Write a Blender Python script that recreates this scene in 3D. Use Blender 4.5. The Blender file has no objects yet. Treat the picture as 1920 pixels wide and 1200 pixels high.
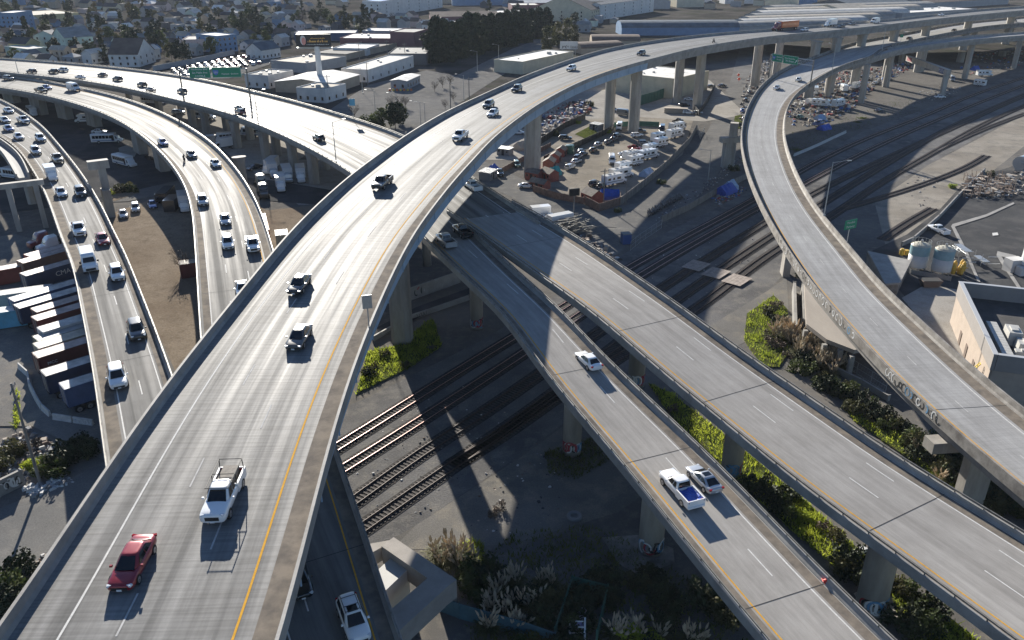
import bpy, bmesh, math, random
from mathutils import Vector, Matrix
R = math.radians
# ------------------------------------------------------------------ camera, sky, sun
scene = bpy.context.scene
CAM_H = 62.0                      # drone height above the yard ground (z = 0)
FPX, PITCH = 1500.0, R(25.0)      # focal length in pixels of the 1920 px wide photo, pitch below the horizon
cam_d = bpy.data.cameras.new("camera"); cam = bpy.data.objects.new("camera", cam_d)
scene.collection.objects.link(cam); scene.camera = cam
cam_d.sensor_width = 36.0; cam_d.lens = 36.0 * FPX / 1920.0
cam_d.clip_start = 0.5; cam_d.clip_end = 20000.0
cam.location = (0, 0, CAM_H); cam.rotation_euler = (R(90) - PITCH, 0, 0)
SUN_AZ, SUN_EL = R(17.5), R(19.0)     # sun ahead of the camera, 17.5 degrees left of the view direction
scene.world = bpy.data.worlds.new("World"); scene.world.use_nodes = True
wn = scene.world.node_tree
sky = wn.nodes.new("ShaderNodeTexSky"); sky.sky_type = 'NISHITA'; sky.sun_disc = False
sky.sun_elevation = SUN_EL; sky.sun_rotation = -SUN_AZ
sky.air_density = 1.0; sky.dust_density = 0.25; sky.ozone_density = 2.2
tint = wn.nodes.new("ShaderNodeMix"); tint.data_type = 'RGBA'; tint.blend_type = 'MULTIPLY'; tint.inputs[0].default_value = 1.0
tint.inputs[7].default_value = (0.84, 0.96, 1.16, 1)      # clear winter air: a deeper blue than the model's
wn.links.new(sky.outputs[0], tint.inputs[6]); wn.links.new(tint.outputs[2], wn.nodes["Background"].inputs[0])
wn.nodes["Background"].inputs[1].default_value = 0.05
sun_d = bpy.data.lights.new("sun", 'SUN'); sun_d.energy = 5.0; sun_d.angle = R(0.5); sun_d.color = (1.0, 0.94, 0.84)
sun_o = bpy.data.objects.new("sun", sun_d); scene.collection.objects.link(sun_o)
sdir = Vector((-math.sin(SUN_AZ) * math.cos(SUN_EL), math.cos(SUN_AZ) * math.cos(SUN_EL), math.sin(SUN_EL)))
sun_o.rotation_euler = sdir.to_track_quat('Z', 'Y').to_euler(); sun_o.location = (-60, 200, 120)
scene.view_settings.view_transform = 'Standard'; scene.view_settings.look = 'None'
scene.view_settings.gamma = 1.0; scene.view_settings.use_curve_mapping = False
scene.view_settings.exposure = 1.2
scene.cycles.max_bounces = 5; scene.cycles.diffuse_bounces = 2; scene.cycles.glossy_bounces = 2
scene.cycles.transmission_bounces = 2; scene.cycles.transparent_max_bounces = 6
scene.cycles.caustics_reflective = False; scene.cycles.caustics_refractive = False
# ------------------------------------------------------------------ helpers
C = scene.collection
rnd = random.Random(7)
ct, st = math.cos(PITCH), math.sin(PITCH)
def at(px, py, z=0.0):
    """point at height z seen at pixel (px, py) of the 1920 x 1200 photo"""
    u = (px - 960) / FPX; v = -(py - 600) / FPX
    d = Vector((u, ct + v * st, -st + v * ct)); t = (CAM_H - z) / -d.z
    return Vector((d.x * t, d.y * t, z))
LIFT = 7.0      # the land on the far and left side of the tall flyover lies this much higher than the rail bed
_mark = None
def upper_begin():
    """place what follows on the higher land: positions are found on a plane LIFT metres up, then lifted"""
    global CAM_H, _mark
    CAM_H -= LIFT; _mark = set(bpy.data.objects)
def upper_end():
    global CAM_H
    CAM_H += LIFT
    for o in bpy.data.objects:
        if o not in _mark and o.parent is None: o.location.z += LIFT
def proj(p):
    zc = p[1] * ct - (p[2] - CAM_H) * st
    yc = p[1] * st + (p[2] - CAM_H) * ct
    return 960 + FPX * p[0] / zc, 600 - FPX * yc / zc
def tag(o, label=None, cat=None, group=None, kind=None):
    if label: o['label'] = label
    if cat: o['category'] = cat
    if group: o['group'] = group
    if kind: o['kind'] = kind
    return o
def empty(name, loc=(0, 0, 0), rz=0.0, label=None, cat=None, group=None):
    o = bpy.data.objects.new(name, None); C.objects.link(o)
    o.location = loc; o.rotation_euler = (0, 0, rz); o.empty_display_size = 0.3
    return tag(o, label, cat, group)
class MB:
    """collects faces and links them as one mesh object"""
    def __init__(s): s.v = []; s.f = []; s.m = []; s.uv = []; s.M = None
    def add(s, vs, fs, mi=0, uvs=None):
        b = len(s.v)
        if s.M is not None: vs = [tuple(s.M @ Vector(q)) for q in vs]
        s.v += [tuple(q) for q in vs]
        for k, f in enumerate(fs):
            s.f.append(tuple(i + b for i in f)); s.m.append(mi)
            s.uv.append(uvs[k] if uvs else None)
    def quad(s, a, b, c, d, mi=0, uv=None): s.add([a, b, c, d], [(0, 1, 2, 3)], mi, [uv] if uv else None)
    def box(s, c, d, rz=0.0, mi=0, taper=1.0):
        hx, hy, hz = d[0] / 2, d[1] / 2, d[2] / 2; co, si = math.cos(rz), math.sin(rz); vs = []
        for sz in (-1, 1):
            k = taper if sz > 0 else 1.0
            for sx, sy in ((-1, -1), (1, -1), (1, 1), (-1, 1)):
                x, y = sx * hx * k, sy * hy * k
                vs.append((c[0] + x * co - y * si, c[1] + x * si + y * co, c[2] + sz * hz))
        s.add(vs, [(3, 2, 1, 0), (4, 5, 6, 7), (0, 1, 5, 4), (1, 2, 6, 5), (2, 3, 7, 6), (3, 0, 4, 7)], mi)
    def prism(s, poly, z0, z1, mi=0, top=None):
        n = len(poly); vs = [(p[0], p[1], z0) for p in poly] + [(p[0], p[1], z1) for p in poly]
        ar = sum(poly[i][0] * poly[(i + 1) % n][1] - poly[(i + 1) % n][0] * poly[i][1] for i in range(n))
        if ar < 0:
            vs = [(p[0], p[1], z0) for p in poly[::-1]] + [(p[0], p[1], z1) for p in poly[::-1]]
        s.add(vs, [tuple(range(n - 1, -1, -1))] + [(i, (i + 1) % n, n + (i + 1) % n, n + i) for i in range(n)], mi)
        s.add(vs, [tuple(range(n, 2 * n))], mi if top is None else top)
    def tube(s, p, q, r0, r1=None, n=8, mi=0, cap=True):
        r1 = r0 if r1 is None else r1; p, q = Vector(p), Vector(q); d = (q - p)
        if d.length < 1e-6: return
        d.normalize(); a = d.orthogonal().normalized(); b = d.cross(a); vs = []
        for c, r in ((p, r0), (q, r1)):
            for i in range(n):
                t = 2 * math.pi * i / n; vs.append(tuple(c + a * (r * math.cos(t)) + b * (r * math.sin(t))))
        fs = [(i, (i + 1) % n, n + (i + 1) % n, n + i) for i in range(n)]
        if cap: fs += [tuple(range(n - 1, -1, -1)), tuple(range(n, 2 * n))]
        s.add(vs, fs, mi)
    def lathe(s, c, prof, n=16, mi=0):
        vs = []; k = len(prof)
        for r, z in prof:
            for i in range(n):
                t = 2 * math.pi * i / n; vs.append((c[0] + r * math.cos(t), c[1] + r * math.sin(t), c[2] + z))
        fs = [(j * n + i, j * n + (i + 1) % n, (j + 1) * n + (i + 1) % n, (j + 1) * n + i) for j in range(k - 1) for i in range(n)]
        fs.append(tuple(range((k - 1) * n, k * n))); s.add(vs, fs, mi)
    def loft(s, rings, mi=0, closed=True, caps=True, uvs=None):
        n = len(rings[0]); vs = [p for r in rings for p in r]; fs = []; us = []
        for j in range(len(rings) - 1):
            for i in range(n if closed else n - 1):
                k = (i + 1) % n; fs.append((j * n + i, j * n + k, (j + 1) * n + k, (j + 1) * n + i))
                if uvs: us.append((uvs[j][i], uvs[j][k], uvs[j + 1][k], uvs[j + 1][i]))
        if caps and closed:
            fs.append(tuple(range(n - 1, -1, -1))); fs.append(tuple(range((len(rings) - 1) * n, len(rings) * n)))
            if uvs: us += [uvs[0][::-1], uvs[-1]]
        s.add(vs, fs, mi, us if uvs else None)
    def build(s, name, mats, parent=None, origin=None, smooth=False, loc=None):
        me = bpy.data.meshes.new(name)
        og = Vector(origin) if origin is not None else (parent.location if (parent is not None and origin is None and loc is None) else Vector((0, 0, 0)))
        vs = [(q[0] - og[0], q[1] - og[1], q[2] - og[2]) for q in s.v] if og.length else s.v
        me.from_pydata(vs, [], s.f)
        if not isinstance(mats, (list, tuple)): mats = [mats]
        for m in mats: me.materials.append(m)
        me.polygons.foreach_set("material_index", s.m)
        if any(u is not None for u in s.uv):
            ul = me.uv_layers.new(name="UVMap"); flat = []
            for f, u in zip(s.f, s.uv):
                for k in range(len(f)): flat += list(u[k]) if u else [0.0, 0.0]
            ul.data.foreach_set("uv", flat)
        if smooth: me.polygons.foreach_set("use_smooth", [True] * len(s.f))
        me.update(); o = bpy.data.objects.new(name, me); C.objects.link(o)
        if parent is not None: o.parent = parent
        if loc is not None: o.location = loc
        elif origin is not None and parent is None: o.location = og
        return o
def kids(o): return [c for c in bpy.data.objects if c.parent is o]
KID = {}
def copy_tree(o, loc, rz, label=None, cat=None, group=None, sc=None, mats=None):
    """a copy of a thing with copies of its parts and sub-parts; mats maps material name -> material"""
    if o.name not in KID:
        KID[o.name] = [(c, kids(c)) for c in kids(o)]
    def cp(x, par):
        c = x.copy(); C.objects.link(c)
        if par is not None: c.parent = par
        if mats and x.type == 'MESH' and any(ms.name in mats for ms in x.data.materials if ms):
            for i, sl in enumerate(c.material_slots):
                if x.data.materials[i].name in mats:
                    sl.link = 'OBJECT'; sl.material = mats[x.data.materials[i].name]
        return c
    r = cp(o, None); r.location = loc; r.rotation_euler = (0, 0, rz)
    if sc: r.scale = (sc, sc, sc)
    for k in ('label', 'category', 'group'):
        if k in r.keys(): del r[k]
    tag(r, label, cat, group)
    for c, gs in KID[o.name]:
        d = cp(c, r)
        for g in gs: cp(g, d)
    return r
# ------------------------------------------------------------------ materials
MATS = {}
def mat(name, col, rough=0.6, metal=0.0, spec=0.5, noise=0.0, nscale=1.0, bump=0.0, bscale=20.0, coat=0.0, col2=None, detail=6.0, stretch=None, emit=None, fac=(0.35, 0.65)):
    """principled material whose base colour wanders between col and col2 with object-space noise"""
    if name in MATS: return MATS[name]
    m = bpy.data.materials.new(name); m.use_nodes = True; nt = m.node_tree; b = nt.nodes["Principled BSDF"]
    b.inputs["Base Color"].default_value = (*col, 1); b.inputs["Roughness"].default_value = rough
    b.inputs["Metallic"].default_value = metal; b.inputs["Specular IOR Level"].default_value = spec
    if coat: b.inputs["Coat Weight"].default_value = coat; b.inputs["Coat Roughness"].default_value = 0.05
    if emit: b.inputs["Emission Color"].default_value = (*emit, 1); b.inputs["Emission Strength"].default_value = 1.0
    if noise or col2 or bump:
        g = nt.nodes.new("ShaderNodeNewGeometry"); src = g.outputs["Position"]
        if stretch:
            mp = nt.nodes.new("ShaderNodeMapping"); mp.inputs["Scale"].default_value = stretch
            nt.links.new(src, mp.inputs["Vector"]); src = mp.outputs[0]
    if noise or col2:
        if col2 is None: col2 = tuple(c * (1 - noise) for c in col); c1 = tuple(min(1, c * (1 + noise)) for c in col)
        else: c1 = col
        n = nt.nodes.new("ShaderNodeTexNoise"); n.inputs["Scale"].default_value = nscale; n.inputs["Detail"].default_value = detail
        n.inputs["Roughness"].default_value = 0.65; nt.links.new(src, n.inputs["Vector"])
        r = nt.nodes.new("ShaderNodeValToRGB"); r.color_ramp.elements[0].position = fac[0]; r.color_ramp.elements[1].position = fac[1]
        r.color_ramp.elements[0].color = (*col2, 1); r.color_ramp.elements[1].color = (*c1, 1)
        nt.links.new(n.outputs["Fac"], r.inputs[0]); nt.links.new(r.outputs[0], b.inputs["Base Color"])
    if bump:
        n2 = nt.nodes.new("ShaderNodeTexNoise"); n2.inputs["Scale"].default_value = bscale; n2.inputs["Detail"].default_value = 4
        nt.links.new(src, n2.inputs["Vector"]); bp = nt.nodes.new("ShaderNodeBump"); bp.inputs["Strength"].default_value = bump
        bp.inputs["Distance"].default_value = 0.1; nt.links.new(n2.outputs["Fac"], bp.inputs["Height"]); nt.links.new(bp.outputs[0], b.inputs["Normal"])
    MATS[name] = m; return m
def ramp(nt, src, stops):
    r = nt.nodes.new("ShaderNodeValToRGB"); e = r.color_ramp.elements
    e[0].position, e[0].color = stops[0][0], (*stops[0][1], 1); e[1].position, e[1].color = stops[-1][0], (*stops[-1][1], 1)
    for p, c in stops[1:-1]:
        x = e.new(p); x.color = (*c, 1)
    nt.links.new(src, r.inputs[0]); return r.outputs[0]
def mixc(nt, a, b, fac, mode='MIX'):
    n = nt.nodes.new("ShaderNodeMix"); n.data_type = 'RGBA'; n.blend_type = mode
    for s_, i in ((a, 6), (b, 7)):
        if isinstance(s_, tuple): n.inputs[i].default_value = (*s_, 1)
        else: nt.links.new(s_, n.inputs[i])
    if isinstance(fac, float): n.inputs[0].default_value = fac
    else: nt.links.new(fac, n.inputs[0])
    return n.outputs[2]
def noise(nt, vec, scale, detail=5.0, rough=0.6, mapping=None):
    if mapping:
        mp = nt.nodes.new("ShaderNodeMapping"); mp.inputs["Scale"].default_value = mapping
        nt.links.new(vec, mp.inputs["Vector"]); vec = mp.outputs[0]
    n = nt.nodes.new("ShaderNodeTexNoise"); n.inputs["Scale"].default_value = scale
    n.inputs["Detail"].default_value = detail; n.inputs["Roughness"].default_value = rough
    nt.links.new(vec, n.inputs["Vector"]); return n.outputs["Fac"]
def deck_mat(name, base, tining=0.0, rough=0.5, streak=0.5, spec=0.5, warm=(1, 1, 1), patch=0.0):
    """concrete carriageway: UV is metres across / metres along; traffic polish along, tining across"""
    m = bpy.data.materials.new(name); m.use_nodes = True; nt = m.node_tree; b = nt.nodes["Principled BSDF"]
    uv = nt.nodes.new("ShaderNodeUVMap").outputs[0]
    lo = tuple(base * w * (1 - 0.42 * streak) for w in warm); hi = tuple(base * w * (1 + 0.22 * streak) for w in warm)
    s1 = noise(nt, uv, 1.0, 5, 0.6, (0.75, 0.012, 1)); c = ramp(nt, s1, [(0.36, lo), (0.62, hi)])
    s2 = noise(nt, uv, 1.0, 6, 0.7, (0.22, 0.13, 1)); c = mixc(nt, c, ramp(nt, s2, [(0.3, (0.62, 0.61, 0.6)), (0.6, (1, 1, 1))]), 0.55, 'MULTIPLY')
    s3 = noise(nt, uv, 1.0, 3, 0.6, (3.0, 0.35, 1)); c = mixc(nt, c, ramp(nt, s3, [(0.35, (0.8, 0.8, 0.8)), (0.6, (1, 1, 1))]), 0.5, 'MULTIPLY')
    if patch:
        bt = nt.nodes.new("ShaderNodeTexBrick"); bt.inputs["Scale"].default_value = 1.0; bt.offset = 0.37
        bt.inputs["Brick Width"].default_value = 3.7; bt.inputs["Row Height"].default_value = 9.0; bt.inputs["Mortar Size"].default_value = 0.0
        bt.inputs["Color1"].default_value = (1, 1, 1, 1); bt.inputs["Color2"].default_value = (1 - patch, 1 - patch, 1 - patch, 1)
        nt.links.new(uv, bt.inputs["Vector"]); c = mixc(nt, c, bt.outputs[0], 0.8, 'MULTIPLY')
    if tining:
        t = noise(nt, uv, 1.0, 2, 0.5, (0.12, 3.3, 1)); c = mixc(nt, c, ramp(nt, t, [(0.36, (0.6, 0.6, 0.6)), (0.56, (1, 1, 1))]), float(tining), 'MULTIPLY')
        bp = nt.nodes.new("ShaderNodeBump"); bp.inputs["Strength"].default_value = 0.25; bp.inputs["Distance"].default_value = 0.03
        nt.links.new(t, bp.inputs["Height"]); nt.links.new(bp.outputs[0], b.inputs["Normal"])
    nt.links.new(c, b.inputs["Base Color"])
    rr = nt.nodes.new("ShaderNodeMapRange"); rr.inputs[1].default_value = 0.35; rr.inputs[2].default_value = 0.65
    rr.inputs[3].default_value = rough + 0.12; rr.inputs[4].default_value = rough - 0.07
    nt.links.new(s1, rr.inputs[0]); nt.links.new(rr.outputs[0], b.inputs["Roughness"])
    b.inputs["Specular IOR Level"].default_value = spec
    return m
CONC = mat('concrete', (0.34, 0.325, 0.30), 0.75, col2=(0.22, 0.21, 0.195), nscale=0.35, bump=0.15, bscale=6)
CONC_PILLAR = mat('pillar_concrete', (0.42, 0.39, 0.345), 0.8, col2=(0.27, 0.25, 0.22), nscale=0.5, bump=0.1, bscale=5, stretch=(1, 1, 0.25))
CONC_DIRTY = mat('dirty_barrier_concrete', (0.30, 0.28, 0.25), 0.8, col2=(0.13, 0.115, 0.10), nscale=0.5, bump=0.2, bscale=5)
STEEL_BLUE = mat('blue_grey_girder_paint', (0.30, 0.43, 0.56), 0.5, col2=(0.24, 0.35, 0.46), nscale=0.3)
STEEL_DARK = mat('weathered_rail_steel', (0.20, 0.19, 0.17), 0.55, metal=0.4, noise=0.3, nscale=2)
GALV = mat('galvanised_steel', (0.45, 0.46, 0.46), 0.45, metal=0.7, noise=0.1, nscale=3)
SHOULDER_DIRT = mat('shoulder_dirt', (0.24, 0.205, 0.165), 0.9, spec=0.05, col2=(0.13, 0.115, 0.10), nscale=0.6)
JOINT = mat('joint_rubber', (0.03, 0.03, 0.03), 0.8)
WHITE_PAINT = mat('white_road_paint', (0.62, 0.61, 0.58), 0.8, spec=0.1, noise=0.12, nscale=3)
FADED_PAINT = mat('faded_road_paint', (0.55, 0.54, 0.52), 0.8, spec=0.1, col2=(0.36, 0.355, 0.34), nscale=1.2)
YELLOW_PAINT = mat('yellow_road_paint', (0.62, 0.33, 0.04), 0.8, spec=0.05, noise=0.12, nscale=3)
def smoothstep(t): return t * t * (3 - 2 * t)
def spline(pts, step):
    """Catmull-Rom through pts (Vectors), resampled every step metres"""
    P = [2 * pts[0] - pts[1]] + list(pts) + [2 * pts[-1] - pts[-2]]; out = []
    for i in range(1, len(P) - 2):
        a, b, c, d = P[i - 1], P[i], P[i + 1], P[i + 2]; n = max(2, int((c - b).length / (step * 0.4)))
        # centripetal-like: chord-scaled tangents
        l0, l1, l2 = max((b - a).length, 1e-3), max((c - b).length, 1e-3), max((d - c).length, 1e-3)
        m1 = ((b - a) / l0 * l1 + (c - b) / l1 * l0) / (l0 + l1) * l1; m2 = ((c - b) / l1 * l2 + (d - c) / l2 * l1) / (l1 + l2) * l1
        for k in range(n):
            t = k / n; t2, t3 = t * t, t * t * t
            out.append(b * (2 * t3 - 3 * t2 + 1) + m1 * (t3 - 2 * t2 + t) + c * (-2 * t3 + 3 * t2) + m2 * (t3 - t2))
    out.append(pts[-1].copy())
    return resample(out, step)
def resample(out, step):
    L = [0.0]
    for a, b in zip(out[:-1], out[1:]): L.append(L[-1] + (b - a).length)
    n = max(2, int(L[-1] / step)); res = []; j = 0
    for k in range(n + 1):
        s = L[-1] * k / n
        while j < len(out) - 2 and L[j + 1] < s: j += 1
        t = (s - L[j]) / max(1e-9, L[j + 1] - L[j]); res.append(out[j].lerp(out[j + 1], min(1, max(0, t))))
    return res
def relax(P, it):
    for _ in range(it):
        P = [P[0]] + [(P[i - 1] + P[i] * 2 + P[i + 1]) / 4 for i in range(1, len(P) - 1)] + [P[-1]]
    return P
# ------------------------------------------------------------------ elevated roads
DECKS = {}
class Deck:
    """an elevated road between two traced parapet edges; px points are (x, y, drop below camera)"""
    def __init__(s, right, left=None, width=None, step=4.0, ph=1.0, sm=6, flip=False):
        P = [at(x, y, CAM_H - h + ph) for x, y, h in right]
        for p in P: p.z -= ph
        P = relax(spline(P, step), sm); P = resample(P, step); n = len(P)
        T = [(P[min(i + 1, n - 1)] - P[max(i - 1, 0)]) for i in range(n)]
        N = [Vector((-t.y, t.x, 0)).normalized() for t in T]     # towards the left edge
        if left:
            Q = [at(x, y, CAM_H - h + ph) for x, y, h in left]; Q = relax(spline(Q, step), sm)
            W = []
            for p, nn in zip(P, N):
                best = None
                for a, b in zip(Q[:-1], Q[1:]):
                    d = b - a; det = nn.x * -d.y + d.x * nn.y
                    if abs(det) < 1e-9: continue
                    r = a - p; t = (r.x * -d.y + d.x * r.y) / det; u = (nn.x * r.y - nn.y * r.x) / det
                    if -0.02 <= u <= 1.02 and 2 < t < 45 and (best is None or t < best): best = t
                W.append(best)
            known = [i for i in range(n) if W[i] is not None]
            for i in range(n):
                if W[i] is None:
                    lo = [k for k in known if k < i]; hi = [k for k in known if k > i]
                    if lo and hi: a, b = lo[-1], hi[0]; W[i] = W[a] + (W[b] - W[a]) * (i - a) / (b - a)
                    else: W[i] = W[lo[-1]] if lo else W[hi[0]]
            for _ in range(sm * 2): W = [W[0]] + [(W[i - 1] + 2 * W[i] + W[i + 1]) / 4 for i in range(1, n - 1)] + [W[-1]]
        else: W = [width] * n
        s.P, s.N, s.W, s.n, s.step = P, N, W, n, step
        s.S = [0.0]
        for a, b in zip(P[:-1], P[1:]): s.S.append(s.S[-1] + (b - a).length)
    def pt(s, i, o, dz=0.0, left=False):
        o = s.W[i] - o if left else o
        return s.P[i] + s.N[i] * o + Vector((0, 0, dz))
    def pts(s, sv, o, dz=0.0, left=False):
        """point at arc length sv"""
        i = 0; sv = min(max(sv, 0), s.S[-1] - 1e-3)
        lo, hi = 0, s.n - 2
        while lo < hi:
            mid = (lo + hi + 1) // 2
            if s.S[mid] <= sv: lo = mid
            else: hi = mid - 1
        i = lo; t = (sv - s.S[i]) / (s.S[i + 1] - s.S[i])
        return s.pt(i, o, dz, left).lerp(s.pt(i + 1, o, dz, left), t)
    def near(s, x, y):
        return min(range(s.n), key=lambda i: (s.pt(i, s.W[i] / 2).x - x) ** 2 + (s.pt(i, s.W[i] / 2).y - y) ** 2)
    def z_at(s, x, y): return s.P[s.near(x, y)].z
    def place(s, px, py):
        """ground contact seen at pixel on this deck: location and heading of the carriageway there"""
        z = CAM_H - 45
        for _ in range(6): p = at(px, py, z); z = s.z_at(p.x, p.y)
        p = at(px, py, z); i = s.near(p.x, p.y); j = min(max(i, 1), s.n - 2)
        t = s.pt(j + 1, s.W[j + 1] / 2) - s.pt(j - 1, s.W[j - 1] / 2)
        return p, math.atan2(t.y, t.x)
    def range_(s, i0=0, i1=None): return range(i0, s.n if i1 is None else i1)
    def sweep(s, prof, left=False, i0=0, i1=None):
        return [[tuple(s.pt(i, o, dz, left)) for o, dz in prof] for i in s.range_(i0, i1)]
    def strip(s, mb, o, w, dz, s0=0.0, s1=None, frac=None, mi=0):
        """painted strip along the road; o metres from the right edge, or frac of the width"""
        s1 = s.S[-1] if s1 is None else s1; cuts = [s0] + [v for v in s.S if s0 < v < s1] + [s1]; rings = []
        for v in cuts:
            i = min(range(s.n), key=lambda k: abs(s.S[k] - v)); c = s.W[i] * frac if frac is not None else o
            if o < 0 and frac is None: c = s.W[i] + o
            rings.append((s.pts(v, c - w / 2, dz), s.pts(v, c + w / 2, dz)))
        for (a, b), (c, d) in zip(rings[:-1], rings[1:]): mb.quad(a, c, d, b, mi)
def make_deck(key, name, label, cat, dk, surf, lines, joints=(), gsplit=None, girder=(1.3, 1.9), gm=None, parapet='wall', pm=None, pillars=(), ends=None, hl=True, hr=True, group=None, slab=0.45, dirt=None):
    DECKS[key] = dk; base = dk.pt(dk.n // 2, dk.W[dk.n // 2] / 2); base.z = 0
    root = empty(name, base, 0, label, cat, group); pm = pm or CONC; gm = gm or CONC
    ph = 0.98 if parapet == 'wall' else 0.62
    b = MB(); rings = []; uvs = []                                   # carriageway with UVs in metres
    for i in range(dk.n):
        w = dk.W[i]; os_ = [0.4, w * 0.25, w * 0.5, w * 0.75, w - 0.4]
        rings.append([tuple(dk.pt(i, o)) for o in os_]); uvs.append([(o, dk.S[i]) for o in os_])
    b.loft(rings, closed=False, uvs=uvs); b.build('carriageway', surf, root)
    for left in (False, True):                                       # parapets: sloped safety shape, hollow underneath the cap
        if (left and not hl) or (not left and not hr): continue
        b = MB(); prof = [(0.52, -0.02), (0.46, 0.10), (0.32, 0.28), (0.26, ph), (0.02, ph), (0.0, ph - 0.05), (0.0, -slab), (0.52, -slab)]
        rings = dk.sweep(prof, left)
        if left: rings = [r[::-1] for r in rings]
        i0, i1 = 0, dk.n
        if left and hl == 'R3':                                       # open at the fork
            g = [i for i in range(dk.n) if 1640 < proj(dk.pt(i, 0, 1, True))[0] < 1672 and proj(dk.pt(i, 0, 1, True))[1] < 130]
            (b.loft(rings[:g[0]]), b.loft(rings[g[-1] + 1:])) if g else print('R3 GAP', [tuple(int(v) for v in proj(dk.pt(i, 0, 1, True))) for i in range(dk.n)])
        elif not left and hr == 'R3B':
            g = [i for i in range(dk.n) if proj(dk.pt(i, 0, 1))[0] > 1658]; b.loft(rings[:g[-1]])
        else: b.loft(rings)
        pp = b.build('parapet', pm, root)
        if parapet == 'rail':
            b = MB(); L = dk.S[-1]; k = 0
            rl = [[tuple(dk.pt(i, o, dz, left)) for o, dz in ((0.21, ph + 0.22), (0.21, ph + 0.36), (0.10, ph + 0.36), (0.10, ph + 0.22))] for i in range(dk.n)]
            b.loft([r[::-1] for r in rl] if left else rl)
            v = 1.2
            while v < L - 1:
                q = dk.pts(v, 0.16, 0, left); b.tube(q + Vector((0, 0, ph - 0.02)), q + Vector((0, 0, ph + 0.3)), 0.07, n=5); v += 2.9 if dk.step < 5 else 4.0
            b.build('guard_rail', STEEL_DARK, root)
    gi, gd = girder; b = MB(); rings = []                            # slab soffit and box girder
    for i in range(dk.n):
        w = dk.W[i]; rings.append([tuple(dk.pt(i, o, dz)) for o, dz in ((0.5, -0.05), (0.5, -slab + 0.06), (gi, -slab - 0.12), (gi + 0.25, -gd), (w - gi - 0.25, -gd), (w - gi, -slab - 0.12), (w - 0.5, -slab + 0.06), (w - 0.5, -0.05))])
    if gsplit:
        p, _ = dk.place(*gsplit); k = dk.near(p.x, p.y); b.loft([r[::-1] for r in rings[:k + 1]]); b.build('girder', gm, root); b = MB(); b.loft([r[::-1] for r in rings[k:]]); b.build('girder', CONC, root)
        b = MB()                                                     # web stiffeners of the steel girder
        for i in range(2, k, 3):
            for lf in (False, True): q = dk.pt(i, gi + .02, -1.25, lf); b.box(tuple(q), (.10, .12, gd - .7), math.atan2(dk.N[i].y, dk.N[i].x))
        b.build('stiffeners', gm, root)
    else: b.loft([r[::-1] for r in rings]); b.build('girder', gm, root)
    for o, w in dirt or ():
        b = MB(); dk.strip(b, o, w, 0.006); b.build('shoulder_dirt', SHOULDER_DIRT, root)
    for nm, o, frac, w, dash, m in lines:
        b = MB()
        if dash:
            v = dash[2]
            while v < dk.S[-1] - dash[0]: dk.strip(b, o, w, 0.012, v, v + dash[0], frac); v += dash[0] + dash[1]
        else: dk.strip(b, o, w, 0.012, 0, None, frac)
        b.build(nm, m, root)
    if joints:
        b = MB()
        for px, py in joints:
            p, _ = dk.place(px, py); i = dk.near(p.x, p.y); v = dk.S[i]
            b.quad(dk.pts(v - 0.04, 0.5, 0.016), dk.pts(v + 0.04, 0.5, 0.016), dk.pts(v + 0.04, 0.5, 0.016, True), dk.pts(v - 0.04, 0.5, 0.016, True))
        b.build('expansion_joint', JOINT, root)
    for pl in pillars:
        px, py, kind, sx, sy = pl[:5]; gz = LIFT if key in ('L0', 'L1', 'L2', 'L3') else 0.0; p = at(px, py, gz)
        if kind == 'deck': p, _ = dk.place(px, py); kind = 'oct'
        i = dk.near(p.x, p.y); zt = dk.P[i].z - gd + 0.04
        ang = math.atan2(dk.N[i].y, dk.N[i].x); b = MB(); r8 = []
        m8 = 8 if kind == 'oct' else (20 if kind == 'round' else 4)
        def ring(z, k=1.0, ax=None):
            out = []
            if kind == 'rect': loc = [(-sx / 2, -sy / 2), (sx / 2, -sy / 2), (sx / 2, sy / 2), (-sx / 2, sy / 2)]
            elif kind == 'oct':
                c = min(sx, sy) * 0.26; loc = [(-sx / 2 + c, -sy / 2), (sx / 2 - c, -sy / 2), (sx / 2, -sy / 2 + c), (sx / 2, sy / 2 - c), (sx / 2 - c, sy / 2), (-sx / 2 + c, sy / 2), (-sx / 2, sy / 2 - c), (-sx / 2, -sy / 2 + c)]
            else: loc = [(sx / 2 * math.cos(2 * math.pi * q / 20), sy / 2 * math.sin(2 * math.pi * q / 20)) for q in range(20)]
            for x, y in loc:
                x *= k if ax is None else ax
                y *= k; out.append((p.x + x * math.cos(ang) - y * math.sin(ang), p.y + x * math.sin(ang) + y * math.cos(ang), z))
            return out
        rs = [ring(gz - 0.3), ring(max(gz + 0.5, zt - 2.2))]
        rs += [ring(zt - 0.9, 1.0, 1.15), ring(zt, 1.02, 1.45)] if kind in ('oct', 'round') else [ring(zt)]
        b.loft(rs); po = b.build('pillar', CONC_PILLAR, root)
        if kind == 'round': po.data.polygons.foreach_set('use_smooth', [len(f.vertices) == 4 for f in po.data.polygons])
    return root
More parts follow.
